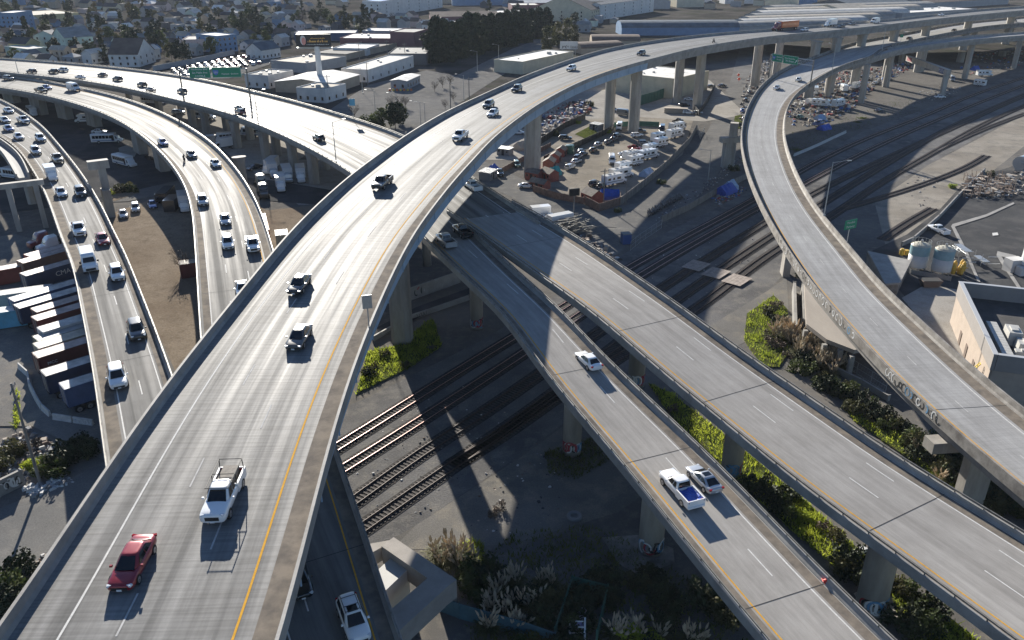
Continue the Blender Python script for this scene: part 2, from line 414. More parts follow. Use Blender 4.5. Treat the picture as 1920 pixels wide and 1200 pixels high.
# traced edges ------------------------------------------------------------------
M_R = [(455, 1420, 38.2), (500, 1290, 38.1), (530, 1197, 38), (564, 1052, 38), (602, 898, 37.8), (655, 712, 37.3), (699, 598, 36.9), (750, 486, 36.2), (780, 430, 35.6), (820, 379, 35), (852, 337, 34.6), (887, 300, 34.4), (921, 262, 34.4), (960, 230, 34.4), (1042, 176, 35.1), (1100, 148, 35.1), (1172, 123, 35.1), (1240, 105, 35.1), (1307, 88.5, 35.1), (1373, 77.5, 35.1), (1440, 68, 35.1), (1540, 58.5, 35.1), (1639, 48.5, 35.1), (1738, 36.8, 35.1), (1837, 26.7, 35.1), (1920, 18.8, 35.1), (2050, 7.5, 35.1)]
M_L = [(-250, 1500, 38.2), (-110, 1320, 38.1), (0, 1169, 38), (89, 1040, 38), (179, 898, 37.8), (300, 727, 37.2), (400, 600, 36.7), (480, 505, 36.1), (542, 430, 35.6), (605, 370, 35), (667, 318, 34.5), (760, 253.5, 34.4), (842, 203, 34.4), (880, 184, 34.4), (960, 151, 35.1), (1060, 114, 35.1), (1135, 91, 35.1), (1210, 77.5, 35.1), (1307, 65, 35.1), (1440, 54, 35.1), (1497, 50, 35.1), (1589, 41.6, 35.1), (1651, 37, 35.1), (1738, 27.7, 35.1), (1817, 18.8, 35.1), (1920, 11.5, 35.1), (2030, 4, 35.1)]
mdk = Deck(M_R, M_L, step=3.0, sm=10)
SURF_M = deck_mat('tined_concrete_flyover', 0.235, tining=0.55, rough=0.62, streak=0.75, spec=0.11, warm=(1, 0.985, 0.95))
DASH = (3.66, 10.97, 2.0)
make_deck('M', 'flyover', 'tall wide concrete flyover curving over all the other roads', 'flyover', mdk, SURF_M,
    [('edge_line', 3.15, None, 0.16, None, YELLOW_PAINT), ('lane_markings', 6.75, None, 0.13, DASH, FADED_PAINT), ('lane_markings', 10.3, None, 0.13, (3.66, 10.97, 9.0), FADED_PAINT), ('edge_line', 13.75, None, 0.15, None, WHITE_PAINT)],
    dirt=((1.25, 1.45),), gsplit=(1160, 112), slab=0.14, girder=(.45, 2.4), gm=STEEL_BLUE, pm=CONC, pillars=[(998, 333, 'oct', 4.6, 3.6), (1141, 243, 'oct', 3.6, 3.0), (1187, 248, 'oct', 3.8, 3.2), (1269, 194, 'oct', 3.6, 3.2), (1306, 206, 'oct', 3.6, 3.2), (1414, 163, 'oct', 4.0, 3.4), (1455, 138, 'oct', 3.8, 3.4), (1533, 66, 'deck', 4, 3.4), (1572, 60, 'deck', 4, 3.4), (1620, 52, 'deck', 4, 3.4), (1680, 45, 'deck', 4, 3.4), (1740, 37, 'deck', 4, 3.4), (1820, 26, 'deck', 4, 3.4), (1900, 19, 'deck', 4, 3.4), (755, 640, 'oct', 3.5, 3.0)])
L3_R = [(-260, 112, 44.8), (-120, 121, 44.8), (0, 132.5, 44.8), (50, 137.5, 44.8), (143, 147.3, 44.8), (208, 157.5, 44.8), (320, 182, 44.8), (403, 202.5, 44.8), (460, 222, 44.8), (528, 250, 44.8), (587, 279, 44.8), (663, 325, 45), (735, 388, 45), (797, 445, 45.4)]
L3_L = [(-260, 90, 44.8), (-120, 98.5, 44.8), (0, 107.5, 44.8), (100, 114, 44.8), (208, 124, 44.8), (320, 137.8, 44.8), (403, 152, 44.8), (470, 168, 44.8), (553, 188, 44.8), (640, 213, 44.8), (683, 226, 44.8), (760, 253, 45), (820, 288, 44.9), (880, 330, 45.2), (900, 341, 45.2)]
l3 = Deck(L3_R, L3_L, step=4.0, ph=0.98)
SURF_L3 = deck_mat('worn_bright_freeway_concrete', 0.215, rough=0.62, streak=1.0, spec=0.05, warm=(1, 0.985, 0.95), patch=0.12)
make_deck('L3', 'elevated_freeway', 'wide glaring white elevated freeway crossing the upper left with an overhead sign', 'freeway', l3, SURF_L3,
    [('lane_markings', 0, 0.35, 0.13, DASH, WHITE_PAINT), ('lane_markings', 0, 0.52, 0.13, DASH, WHITE_PAINT), ('lane_markings', 0, 0.69, 0.13, DASH, WHITE_PAINT), ('edge_line', -2.2, None, 0.15, None, WHITE_PAINT), ('edge_line', 2.2, None, 0.15, None, WHITE_PAINT)],
    dirt=((-1.3, 1.4),), girder=(1.4, 2.0), parapet='rail', pillars=[(c[0], c[1], 'oct', 2.4, 2.2) for c in ((340, 205), (363, 240), (389, 254), (427, 250), (446, 278), (500, 300), (552, 320), (470, 262), (590, 345), (243, 186), (300, 210), (520, 292), (610, 318))])
R2_R = [(837, 391, 45.2), (860, 407, 45.2), (885, 423, 45.2), (940, 462, 45.4), (1020, 518, 45.7), (1088, 565, 46.2), (1142, 607, 46.75), (1175, 637, 47.1), (1252, 703, 47.92), (1330, 765, 48.51), (1440, 856, 48.98), (1502, 907, 49.21), (1612, 984, 49.56), (1715, 1060, 49.8), (1850, 1160, 49.91), (1960, 1240, 49.91), (2150, 1380, 49.91)]
R2_L = [(896, 340, 45.2), (920, 351, 45.2), (987, 387, 45.2), (1030, 411, 45.4), (1050, 422, 45.4), (1135, 475, 45.8), (1210, 527, 46.2), (1310, 596, 47.1), (1440, 682, 47.92), (1540, 750, 48.51), (1670, 840, 49.09), (1770, 901, 49.45), (1920, 992, 49.8), (2080, 1090, 49.91), (2300, 1220, 49.91)]
r2 = Deck(R2_R, R2_L, step=3.0, ph=0.98)
SURF_R = deck_mat('asphalt_grey_concrete', 0.36, rough=0.75, spec=0.08, streak=0.4, warm=(1, 0.95, 0.88))
make_deck('R2', 'overpass', 'three lane grey overpass running from under the flyover to the lower right corner', 'overpass', r2, SURF_R,
    [('edge_line', 1.85, None, 0.14, None, YELLOW_PAINT), ('lane_markings', 6.1, None, 0.12, DASH, WHITE_PAINT), ('lane_markings', 9.7, None, 0.12, (3.66, 10.97, 1.0), WHITE_PAINT), ('edge_line', -1.75, None, 0.14, None, WHITE_PAINT)],
    joints=[(1190, 600), (1370, 742), (1690, 950), (1010, 452)], dirt=((1.0, 0.8), (-1.1, 1.0)), girder=(1.2, 1.7), parapet='rail', pillars=[(1192, 722, 'round', 2.6, 2.6), (1370, 888, 'round', 2.7, 2.7), (1631, 1140, 'round', 3.0, 3.0)])
R1_R = [(797, 445, 45.4), (820, 468, 45.6), (843, 490, 45.8), (880, 525, 46.2), (942, 582, 46.87), (1002, 668, 47.92), (1057, 738, 48.74), (1130, 822, 49.45), (1190, 893, 49.8), (1242, 960, 49.91), (1317, 1051, 50.15), (1370, 1118, 50.27), (1425, 1182, 50.38), (1530, 1305, 50.5), (1640, 1430, 50.5)]
R1_L = [(837, 392, 45.4), (880, 423, 45.4), (902, 438, 45.5), (967, 503, 46.1), (1000, 530, 46.4), (1022, 551, 46.63), (1090, 618, 47.57), (1135, 663, 48.16), (1222, 745, 49.09), (1310, 826, 49.56), (1385, 901, 49.91), (1440, 956, 50.03), (1515, 1038, 50.15), (1590, 1113, 50.27), (1680, 1197, 50.38), (1800, 1305, 50.5), (1930, 1420, 50.5)]
r1 = Deck(R1_R, R1_L, step=3.0, ph=0.98)
make_deck('R1', 'overpass', 'two lane grey overpass carrying a white sedan and a tarp loaded pickup', 'overpass', r1, SURF_R,
    [('edge_line', 1.7, None, 0.14, None, YELLOW_PAINT), ('lane_markings', 5.45, None, 0.12, (3.66, 10.97, 6.0), WHITE_PAINT), ('edge_line', -1.9, None, 0.14, None, WHITE_PAINT)],
    joints=[(1110, 690), (1240, 855), (1500, 1120)], dirt=((1.0, 0.8), (-1.1, 1.0)), girder=(1.2, 1.7), parapet='rail', pillars=[(801, 497, 'round', 1.9, 1.9), (894, 615, 'round', 2.3, 2.3), (1072, 848, 'round', 2.5, 2.5), (1219, 1032, 'round', 2.8, 2.8)])
L2_L = [(-220, 138, 46), (0, 162, 46), (67, 173, 46), (133, 189.5, 46), (200, 213, 46), (250, 241, 46), (283, 267, 46), (317, 302, 46), (342, 340, 46.1), (357, 387, 46.2), (364, 462, 46.4), (368, 525, 46.7), (372, 597, 47.22), (380, 700, 47.92), (410, 850, 48.9), (455, 1030, 50.16), (500, 1190, 50.86), (545, 1330, 51)]
L2_R = [(-220, 118, 46), (0, 137.5, 46), (50, 144, 46), (130, 158.5, 46), (217, 178, 46), (320, 217, 46), (370, 245, 46), (413, 279, 46), (430, 298, 46), (466, 346, 46), (490, 394, 46.1), (508, 445, 46.3), (530, 530, 46.8), (580, 680, 47.78), (632, 830, 48.9), (660, 905, 49.46), (687, 983, 50.02), (717, 1070, 50.51), (755, 1190, 50.93), (800, 1330, 51)]
l2 = Deck(L2_L, L2_R, step=3.0, ph=0.98, sm=8)
SURF_L2 = deck_mat('patched_bright_concrete', 0.20, rough=0.66, spec=0.05, streak=0.8, warm=(1, 0.98, 0.945), patch=0.22)
make_deck('L2', 'flyover', 'bright ramp with three lanes of oncoming cars passing under the tall flyover', 'flyover', l2, SURF_L2,
    [('edge_line', 1.6, None, 0.14, None, WHITE_PAINT), ('lane_markings', 0, 0.36, 0.13, DASH, WHITE_PAINT), ('lane_markings', 0, 0.62, 0.13, (3.66, 10.97, 6.0), WHITE_PAINT), ('edge_line', -2.0, None, 0.14, None, YELLOW_PAINT)],
    dirt=((1.1, 1.1), (-1.1, 1.1)), girder=(1.4, 2.0), parapet='rail', joints=[(440, 545), (690, 1000)], pillars=[(24, 192, 'rect', 3.0, 6), (76, 214, 'rect', 2.6, 6.5), (124, 222, 'rect', 2.6, 6.5), (178, 236, 'rect', 2.4, 6.5), (265, 286, 'rect', 2.6, 6), (306, 318, 'rect', 2.6, 6), (400, 300, 'oct', 2.4, 2.2), (455, 345, 'oct', 2.4, 2.2)])
L1_L = [(-190, 195, 46.8), (-80, 222, 46.8), (0, 253, 46.8), (33, 278, 46.8), (57, 312, 46.8), (80, 353, 46.8), (98, 400, 46.8), (110, 437, 46.8), (131, 486, 46.8), (149, 572, 46.8), (164, 650, 46.8), (179, 742, 46.8), (190, 836, 46.8), (203, 920, 46.8), (222, 1090, 47.1), (245, 1300, 47.3)]
L1_R = [(-190, 125, 46.8), (-80, 153, 46.8), (0, 184, 46.8), (42, 207, 46.8), (76, 232, 46.8), (117, 278, 46.8), (130, 292, 46.8), (167, 343, 46.8), (200, 398, 46.8), (217, 435, 46.8), (241, 487, 46.8), (281, 582, 46.8), (320, 690, 46.8), (352, 780, 46.8), (395, 920, 47), (440, 1090, 47.1), (490, 1300, 47.3)]
l1 = Deck(L1_L, L1_R, step=3.0, ph=0.98, sm=8)
make_deck('L1', 'flyover', 'leftmost bright elevated ramp with two lanes of oncoming cars beside the container yard', 'flyover', l1, SURF_L2,
    [('edge_line', 2.2, None, 0.14, None, WHITE_PAINT), ('lane_markings', 0, 0.56, 0.13, (3.66, 10.97, 4.0), WHITE_PAINT), ('edge_line', -1.6, None, 0.14, None, WHITE_PAINT)],
    dirt=((1.2, 1.3), (-0.9, 0.7)), girder=(1.4, 2.0), parapet='rail', joints=[(205, 550), (235, 672)], pillars=[(208, 405, 'rect', 1.6, 3.2), (132, 395, 'rect', 2.2, 2.4), (20, 282, 'rect', 2.4, 2.4), (190, 600, 'rect', 2.2, 3.0)])
L0_L = [(-170, 205, 45.6), (-60, 245, 45.6), (0, 281, 45.6), (15, 302, 45.6), (29, 327, 45.6)]
L0_R = [(-170, 190, 45.6), (-60, 226, 45.6), (0, 259, 45.6), (36, 288, 45.6), (56, 326, 45.6)]
l0 = Deck(L0_L, L0_R, step=2.0, ph=0.9, sm=3)
make_deck('L0', 'ramp_stub', 'short unfinished concrete ramp stub ending in mid air beside the leftmost ramp', 'ramp', l0, deck_mat('unused_ramp_concrete', 0.22, rough=0.7, streak=0.2), [], girder=(0.7, 1.6), pillars=[(62, 382, 'oct', 2.0, 2.0)])
R3_L = [(2200, 8, 43.1), (2050, 18, 43.1), (1920, 31, 43.1), (1797, 43, 43.1), (1698, 61, 43.1), (1589, 82, 43.5), (1540, 100, 43.9), (1492, 117, 44.3), (1433, 153, 45.1), (1407, 188, 45.9), (1393, 225, 46.7), (1389.5, 260, 46.9), (1396, 300, 47.2), (1409, 340, 47.5), (1428, 383, 47.87), (1449, 422, 48.15), (1470, 456, 48.36), (1527, 537, 48.85), (1587, 605, 49.13), (1657, 682, 49.41), (1752, 770, 49.55), (1827, 836, 49.55), (1920, 912, 49.55), (2100, 1055, 49.55), (2300, 1200, 49.55)]
R3_R = [(2200, 16, 43.1), (2050, 28, 43.1), (1920, 42, 43.1), (1857, 47.5, 43.1), (1778, 61, 43.1), (1708, 76, 43.5), (1668, 86, 43.9), (1640, 104, 44.3), (1590, 122, 45.1), (1555, 138, 45.5), (1522, 158, 45.9), (1497, 176, 46.3), (1478, 201, 46.7), (1472, 230, 46.9), (1473, 260, 47.1), (1487, 305, 47.4), (1505, 345, 47.7), (1529, 383, 48.01), (1556, 419, 48.29), (1600, 468, 48.71), (1652, 532, 48.99), (1727, 600, 49.27), (1815, 677, 49.48), (1915, 761, 49.55), (2090, 890, 49.55), (2300, 1030, 49.55)]
r3 = Deck(R3_L, R3_R, step=3.0, sm=6)
SURF_R3 = deck_mat('ramp_concrete', 0.36, tining=0.2, rough=0.7, spec=0.15, streak=0.4, warm=(1, 0.985, 0.955))
make_deck('R3', 'flyover', 'curved ramp on the right bending over the rail tracks', 'flyover', r3, SURF_R3,
    [('edge_line', 1.5, None, 0.13, None, YELLOW_PAINT), ('lane_markings', 0, 0.45, 0.11, (2.6, 9.0, 4.0), FADED_PAINT), ('edge_line', -2.6, None, 0.13, None, WHITE_PAINT)],
    dirt=((0.95, 0.7), (-1.35, 1.6)), girder=(0.7, 1.9), joints=[(1460, 180), (1800, 765)], pm=CONC_DIRTY, pillars=[(1551, 181, 'oct', 2.8, 2.6), (1368, 313, 'rect', 2.4, 2.4), (1614, 193, 'rect', 2.2, 2.2), (1471, 515, 'rect', 1.4, 3.0), (1660, 163, 'oct', 3.0, 2.6), (1740, 66, 'deck', 3, 2.6), (1830, 50, 'deck', 3, 2.6), (1900, 40, 'deck', 3, 2.6)], hl='R3')
R3B_L = [(2200, 26, 42.7), (2050, 44, 42.7), (1920, 59, 42.7), (1797, 68.5, 42.7), (1718, 79, 43.5), (1655, 92, 44.22), (1625, 100, 44.7), (1585, 117, 45.5)]
R3B_R = [(2200, 33, 42.7), (2050, 50, 42.7), (1920, 66, 42.7), (1778, 77, 42.7), (1704, 88, 43.7), (1640, 105, 44.62), (1600, 118.5, 45.3), (1560, 136, 45.9)]
r3b = Deck(R3B_L, R3B_R, step=3.0, sm=3)
make_deck('R3B', 'ramp', 'lower branch forking off the right ramp over the painted bent', 'ramp', r3b, SURF_R3, [('edge_line', 0.9, None, 0.13, None, WHITE_PAINT)], girder=(0.6, 1.9), hr='R3B', pillars=[(1808, 148, 'oct', 2.6, 2.4), (1900, 128, 'oct', 2.6, 2.4), (1689, 118, 'rect', 2.4, 2.4)])
# ------------------------------------------------------------------ ground, yards, streets, tracks
def ground_mat(name, a, b_, c_, s1=0.05, s2=0.6, grit=9.0, rough=0.95, bump=0.3, spec=0.0):
    m = bpy.data.materials.new(name); m.use_nodes = True; nt = m.node_tree; bs = nt.nodes["Principled BSDF"]
    g = nt.nodes.new("ShaderNodeNewGeometry").outputs["Position"]
    c = ramp(nt, noise(nt, g, s1, 6, 0.6), [(0.36, a), (0.64, b_)])
    c = mixc(nt, c, c_, ramp(nt, noise(nt, g, s2, 6, 0.7), [(0.48, (0, 0, 0)), (0.68, (0.75, 0.75, 0.75))]))
    n = noise(nt, g, grit, 3, 0.7); c = mixc(nt, c, ramp(nt, n, [(0.3, (0.55, 0.55, 0.55)), (0.7, (1.25, 1.25, 1.25))]), 0.55, 'MULTIPLY')
    nt.links.new(c, bs.inputs["Base Color"]); bs.inputs["Roughness"].default_value = rough; bs.inputs["Specular IOR Level"].default_value = spec
    bp = nt.nodes.new("ShaderNodeBump"); bp.inputs["Strength"].default_value = bump; bp.inputs["Distance"].default_value = 0.15
    nt.links.new(n, bp.inputs["Height"]); nt.links.new(bp.outputs[0], bs.inputs["Normal"]); return m
G_BASE = ground_mat('bare_ground', (0.12, 0.115, 0.108), (0.19, 0.18, 0.165), (0.24, 0.215, 0.185))
G_BALLAST = ground_mat('rail_ballast', (0.125, 0.122, 0.12), (0.20, 0.195, 0.19), (0.26, 0.245, 0.22), 0.06, 0.35, 4.0, bump=0.5)
G_GREYGRAVEL = ground_mat('grey_gravel', (0.15, 0.145, 0.135), (0.22, 0.21, 0.195), (0.30, 0.27, 0.22), 0.05, 0.25, 6.0)
G_SAND = ground_mat('sandy_gravel', (0.24, 0.215, 0.18), (0.34, 0.31, 0.265), (0.17, 0.16, 0.145), 0.06, 0.2, 4.0)
G_TAN = ground_mat('tan_dirt_lot', (0.21, 0.17, 0.13), (0.27, 0.225, 0.175), (0.16, 0.13, 0.10), 0.08, 0.5, 3.0)
G_ASPH = ground_mat('old_asphalt', (0.065, 0.066, 0.068), (0.10, 0.10, 0.10), (0.13, 0.125, 0.12), 0.05, 0.2, 8.0, 0.95, 0.1)
G_STREET = ground_mat('pale_street_asphalt', (0.15, 0.147, 0.14), (0.20, 0.195, 0.185), (0.26, 0.245, 0.22), 0.06, 0.3, 7.0, 0.95, 0.1)
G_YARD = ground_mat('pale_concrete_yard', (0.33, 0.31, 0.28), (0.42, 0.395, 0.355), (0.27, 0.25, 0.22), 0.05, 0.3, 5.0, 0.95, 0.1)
G_CITY = ground_mat('city_blocks_ground', (0.055, 0.052, 0.048), (0.12, 0.11, 0.10), (0.05, 0.058, 0.035), 0.03, 0.08, 1.0, bump=0.0)
GRASS_SOIL = ground_mat('grassy_soil', (0.055, 0.07, 0.02), (0.10, 0.12, 0.035), (0.12, 0.10, 0.06), 0.15, 0.7, 6.0)
LAYER = [0.0]
def patch(name, px, m, z=None, kind='structure', label=None, cat=None, world=None):
    """flat sheet on the ground with the traced outline; each later sheet lies a little higher"""
    if z is None: LAYER[0] += 0.006; z = LAYER[0]
    pts = world or [at(x, y, 0) for x, y in px]
    b = MB(); poly = [(p[0], p[1]) for p in pts]; n = len(poly)
    ar = sum(poly[i][0] * poly[(i + 1) % n][1] - poly[(i + 1) % n][0] * poly[i][1] for i in range(n))
    if ar < 0: poly = poly[::-1]
    b.add([(x, y, z) for x, y in poly], [tuple(range(n))]); o = b.build(name, m); tag(o, label, cat, None, kind); return o
b = MB(); b.quad((-9000, -600, 0), (9000, -600, 0), (9000, 14000, 0), (-9000, 14000, 0)); tag(b.build('ground', G_BASE), kind='structure')
patch('rail_bed', [(560, 800), (690, 745), (900, 640), (1180, 470), (1420, 352), (1490, 312), (1620, 246), (1760, 195), (1925, 128), (2300, 20), (2500, 60), (1930, 205), (1660, 352), (1560, 422), (1440, 545), (1330, 612), (1130, 740), (980, 850), (780, 985), (560, 1110)], G_BALLAST)
patch('sandy_ground', [(1640, 380), (1740, 310), (1920, 215), (2200, 90), (2300, 160), (1935, 262), (1850, 330), (1770, 385), (1720, 440), (1660, 458)], G_SAND)
patch('gravel_apron', [(780, 985), (980, 855), (1130, 745), (1300, 860), (1160, 960), (1000, 1010), (880, 1030), (735, 1030)], G_GREYGRAVEL)
patch('gravel_apron', [(1330, 612), (1440, 545), (1475, 520), (1480, 600), (1400, 640), (1360, 660)], G_GREYGRAVEL)
patch('plant_yard', [(1625, 475), (1700, 440), (1760, 395), (1810, 340), (1935, 300), (2300, 260), (2500, 700), (1930, 780), (1700, 560)], G_ASPH)
patch('street', [(1180, 455), (1145, 490), (960, 370), (870, 330), (840, 300), (880, 290), (1000, 345), (1110, 395), (1200, 380), (1290, 300), (1330, 240), (1370, 150), (1390, 80), (1440, 80), (1420, 160), (1390, 240), (1350, 320), (1280, 400)], G_STREET)
patch('camp_lot', [(985, 352), (1010, 268), (1060, 225), (1180, 215), (1300, 225), (1280, 290), (1170, 380), (1100, 390)], G_SAND)
patch('yard', [(980, 282), (990, 190), (1150, 150), (1330, 150), (1400, 215), (1320, 228), (1180, 218), (1060, 228)], G_YARD)
patch('yard', [(905, 300), (925, 245), (1020, 240), (980, 300)], G_YARD)
# higher land on the far and left side of the flyover, with an embankment hidden under the flyover
EDGE = [(210, 1420), (300, 1100), (400, 900), (500, 700), (610, 520), (690, 400), (780, 310), (840, 255), (920, 205), (1020, 152), (1160, 108), (1270, 82), (1450, 60.5), (1600, 46), (1740, 33), (1900, 17), (2050, 6)]
EP = [at(x, y, LIFT) for x, y in EDGE]
b = MB(); b.add([(p.x, p.y, LIFT - .02) for p in EP] + [(9000, 9000, LIFT - .02), (9000, 14000, LIFT - .02), (-9000, 14000, LIFT - .02), (-9000, -600, LIFT - .02), (EP[0].x, -600, LIFT - .02)], [tuple(range(len(EP) + 5))])
EN = [Vector(((EP[min(k + 1, len(EP) - 1)] - EP[max(k - 1, 0)]).y, -(EP[min(k + 1, len(EP) - 1)] - EP[max(k - 1, 0)]).x, 0)).normalized() for k in range(len(EP))]
b.loft([[tuple(p + Vector((0, 0, -.02))), (p.x + n.x * 6, p.y + n.y * 6, -.05)] for p, n in zip(EP, EN)], closed=False); b.f[-(len(EP) - 1):] = [q[::-1] for q in b.f[-(len(EP) - 1):]]
tag(b.build('upper_ground', G_BASE), kind='structure')
upper_begin()
patch('city_ground', [(-900, 128), (0, 128), (400, 190), (640, 238), (800, 262), (960, 200), (1100, 130), (1240, 110), (1300, 100), (1440, 82), (1700, 100), (2100, 90), (3500, 60), (5200, -60), (3200, -85), (-1600, -85), (-2600, -20)], G_CITY)
patch('tan_lot', [(180, 410), (300, 370), (420, 350), (500, 395), (640, 380), (560, 600), (380, 720), (250, 700)], G_TAN)
patch('shuttle_lot', [(-200, 330), (-200, 180), (60, 175), (330, 220), (420, 300), (340, 325), (200, 340)], G_ASPH)
patch('under_lot', [(330, 220), (330, 195), (640, 255), (760, 262), (660, 380), (560, 385), (500, 340)], G_YARD)
patch('street', [(-200, 365), (340, 318), (520, 340), (640, 360), (600, 385), (330, 362), (-200, 425)], G_ASPH)
patch('pavement', [(200, 380), (235, 362), (345, 336), (420, 330), (425, 342), (240, 378)], G_STREET)
patch('container_yard', [(-200, 470), (30, 440), (240, 500), (330, 700), (230, 880), (60, 800), (-200, 800)], G_GREYGRAVEL)
patch('concrete_pad', [(-200, 1000), (0, 955), (120, 905), (210, 860), (200, 1000), (70, 1130), (-200, 1230)], G_STREET)
patch('street', [(560, 300), (700, 218), (860, 140), (960, 92), (1020, 70), (1048, 72), (1000, 105), (905, 165), (800, 235), (700, 300)], G_STREET)
patch('vacant_lot', [(600, 218), (690, 160), (800, 132), (900, 150), (830, 200), (735, 250)], G_STREET)
patch('street', [(1035, 62), (1005, 78), (955, 70), (800, 122), (780, 112), (960, 60)], G_STREET)
upper_end()
RAIL = mat('rusty_rail', (0.075, 0.05, 0.04), 0.6, metal=0.2, noise=0.3, nscale=0.4)
RAIL_SHINE = mat('worn_rail_head', (0.62, 0.40, 0.36), 0.35, metal=0.6)
TRACK_STAIN = mat('oil_stained_ballast', (0.085, 0.08, 0.076), 0.95, spec=0.05, col2=(0.045, 0.042, 0.04), nscale=1.2)
TIE = mat('creosoted_tie', (0.07, 0.06, 0.056), 0.9, noise=0.35, nscale=1.5)
def track(px, label, shiny=False, gap=0.62):
    P = spline([at(x, y, 0) for x, y in px], 3.0); P = relax(P, 4); base = P[len(P) // 2].copy()
    root = empty('rail_track', base, 0, label, 'rail track', 'rail tracks')
    n = len(P); T = [(P[min(i + 1, n - 1)] - P[max(i - 1, 0)]).normalized() for i in range(n)]; N = [Vector((-t.y, t.x, 0)) for t in T]
    for sgn in (-1, 1):
        b = MB(); o = sgn * 0.752
        b.loft([[tuple(P[i] + N[i] * (o + q) + Vector((0, 0, z))) for q, z in ((-0.07, 0.1), (0.07, 0.1), (0.055, 0.27), (-0.055, 0.27))] for i in range(n)])
        b.loft([[tuple(P[i] + N[i] * (o + q) + Vector((0, 0, z))) for q, z in ((-0.04, 0.271), (0.04, 0.271), (0.036, 0.29), (-0.036, 0.29))] for i in range(n)], mi=1)
        b.build('rail', [RAIL, RAIL_SHINE if shiny else RAIL], root)
    b = MB(); b.loft([[tuple(P[i] + N[i] * o_ + Vector((0, 0, .055))) for o_ in (-1.55, 0, 1.55)] for i in range(n)], closed=False); b.f = [q[::-1] for q in b.f]; b.build('stained_ballast', TRACK_STAIN, root)
    b = MB(); D = resample(P, gap)
    for i in range(len(D) - 1):
        d = D[i + 1] - D[i]; a = math.atan2(d.y, d.x)
        b.box((D[i].x, D[i].y, 0.06), (0.24, 2.6 + rnd.uniform(-.1, .1), 0.13), a + rnd.uniform(-.03, .03))
    o = b.build('ties', TIE, root); o['kind'] = 'stuff'
track([(520, 910), (639, 836), (857, 699), (1185, 500), (1413, 375), (1500, 322), (1578, 281), (1748, 211), (1805, 186), (1935, 140)], 'rail track farthest from the camera, first of the bundle under the bridges', True)
track([(540, 945), (652, 876), (881, 730), (1204, 516), (1422, 391), (1510, 344), (1607, 293), (1805, 205), (1940, 152)], 'second rail track from the far side of the bundle, with a bright rail', True)
track([(560, 1010), (672, 937), (722, 898), (911, 772), (1240, 541), (1432, 420), (1524, 364), (1621, 316), (1777, 245), (1890, 193), (1960, 165)], 'middle rail track of the bundle, crossed by the first plank crossing panel')
track([(560, 1075), (690, 985), (808, 902), (940, 811), (1270, 562), (1436, 450), (1539, 384), (1663, 307), (1805, 228), (1861, 203), (1960, 160)], 'second rail track from the near side of the bundle')
track([(850, 872), (940, 818), (1010, 768), (1302, 582), (1437, 482), (1556, 407), (1646, 347), (1748, 288), (1833, 239), (1940, 190)], 'nearest rail track, splitting off the bundle under the overpass')
track([(1580, 392), (1643, 374), (1720, 350), (1833, 303), (1850, 292)], 'short curved spur track on sandy ground ending in dirt')
track([(1760, 281), (1819, 254), (1918, 215), (1990, 190)], 'spur track joining at the far right switch')
track([(1655, 450), (1700, 420), (1750, 391)], 'rusty siding stub along the plant wall')
PLANK = mat('crossing_planks', (0.30, 0.25, 0.215), 0.8, noise=0.25, nscale=1.5)
for (x, y), lb in (((1305, 500), 'third'), ((1342, 513), 'middle'), ((1382, 528), 'right')): pass
def crossing(cx, cy, label):
    p = at(cx, cy, 0); q = at(cx + 12, cy - 7.5, 0); a = math.atan2(q.y - p.y, q.x - p.x)
    b = MB(); 
    for k in range(5):
        o = -1.7 + 0.85 * k; b.box((p.x - o * math.sin(a), p.y + o * math.cos(a), 0.315), (5.6, 0.8, 0.03), a)
    o = b.build('track_crossing', PLANK, origin=(p.x, p.y, 0)); tag(o, label, 'track crossing', 'plank crossings over the tracks')
crossing(1305, 500, 'shaded plank crossing panel laid over the rails, leftmost of three')
crossing(1342, 514, 'plank crossing panel half in shadow, middle of three')
crossing(1381, 527, 'sunlit plank crossing panel, rightmost of three')
# ------------------------------------------------------------------ vehicles (built at the origin, nose along +x)
def paint(name, c, rough=0.3, metal=0.0, coat=1.0): return mat(name, c, rough, metal=metal, coat=coat)
PAINT = paint('paint', (0.78, 0.78, 0.77))
COL = {'white': paint('white_paint', (0.80, 0.80, 0.79)), 'silver': paint('silver_paint', (0.50, 0.51, 0.52), 0.3, 0.5), 'grey': paint('grey_paint', (0.16, 0.165, 0.17), 0.3, 0.4), 'black': paint('black_paint', (0.012, 0.013, 0.015), 0.25), 'dark': paint('charcoal_paint', (0.035, 0.037, 0.042), 0.28, 0.2), 'red': paint('red_paint', (0.26, 0.010, 0.018), 0.3, 0.25), 'maroon': paint('maroon_paint', (0.16, 0.02, 0.03), 0.3), 'blue': paint('blue_paint', (0.06, 0.13, 0.36), 0.3, 0.3), 'beige': paint('beige_paint', (0.45, 0.40, 0.31), 0.35), 'brown': paint('brown_paint', (0.10, 0.065, 0.05), 0.3, 0.3), 'tan': paint('bronze_grey_paint', (0.085, 0.078, 0.07), 0.3, 0.4), 'green': paint('green_paint', (0.04, 0.13, 0.08), 0.4), 'orange': paint('orange_paint', (0.62, 0.15, 0.03), 0.4), 'yellow': paint('yellow_paint', (0.62, 0.42, 0.05), 0.4)}
GLASS = mat('tinted_glass', (0.008, 0.010, 0.012), 0.06, spec=0.6)
TYRE = mat('tyre_rubber', (0.018, 0.018, 0.018), 0.85)
RIM = mat('alloy_rim', (0.42, 0.42, 0.43), 0.35, metal=0.8)
LAMP = mat('headlight_lens', (0.62, 0.65, 0.68), 0.12, spec=0.8)
TAIL = mat('taillight_lens', (0.30, 0.010, 0.012), 0.15)
TRIM = mat('black_trim', (0.015, 0.015, 0.016), 0.5)
CHROME = mat('chrome_trim', (0.65, 0.65, 0.66), 0.2, metal=1.0)
PLATE = mat('licence_plate', (0.72, 0.73, 0.74), 0.5)
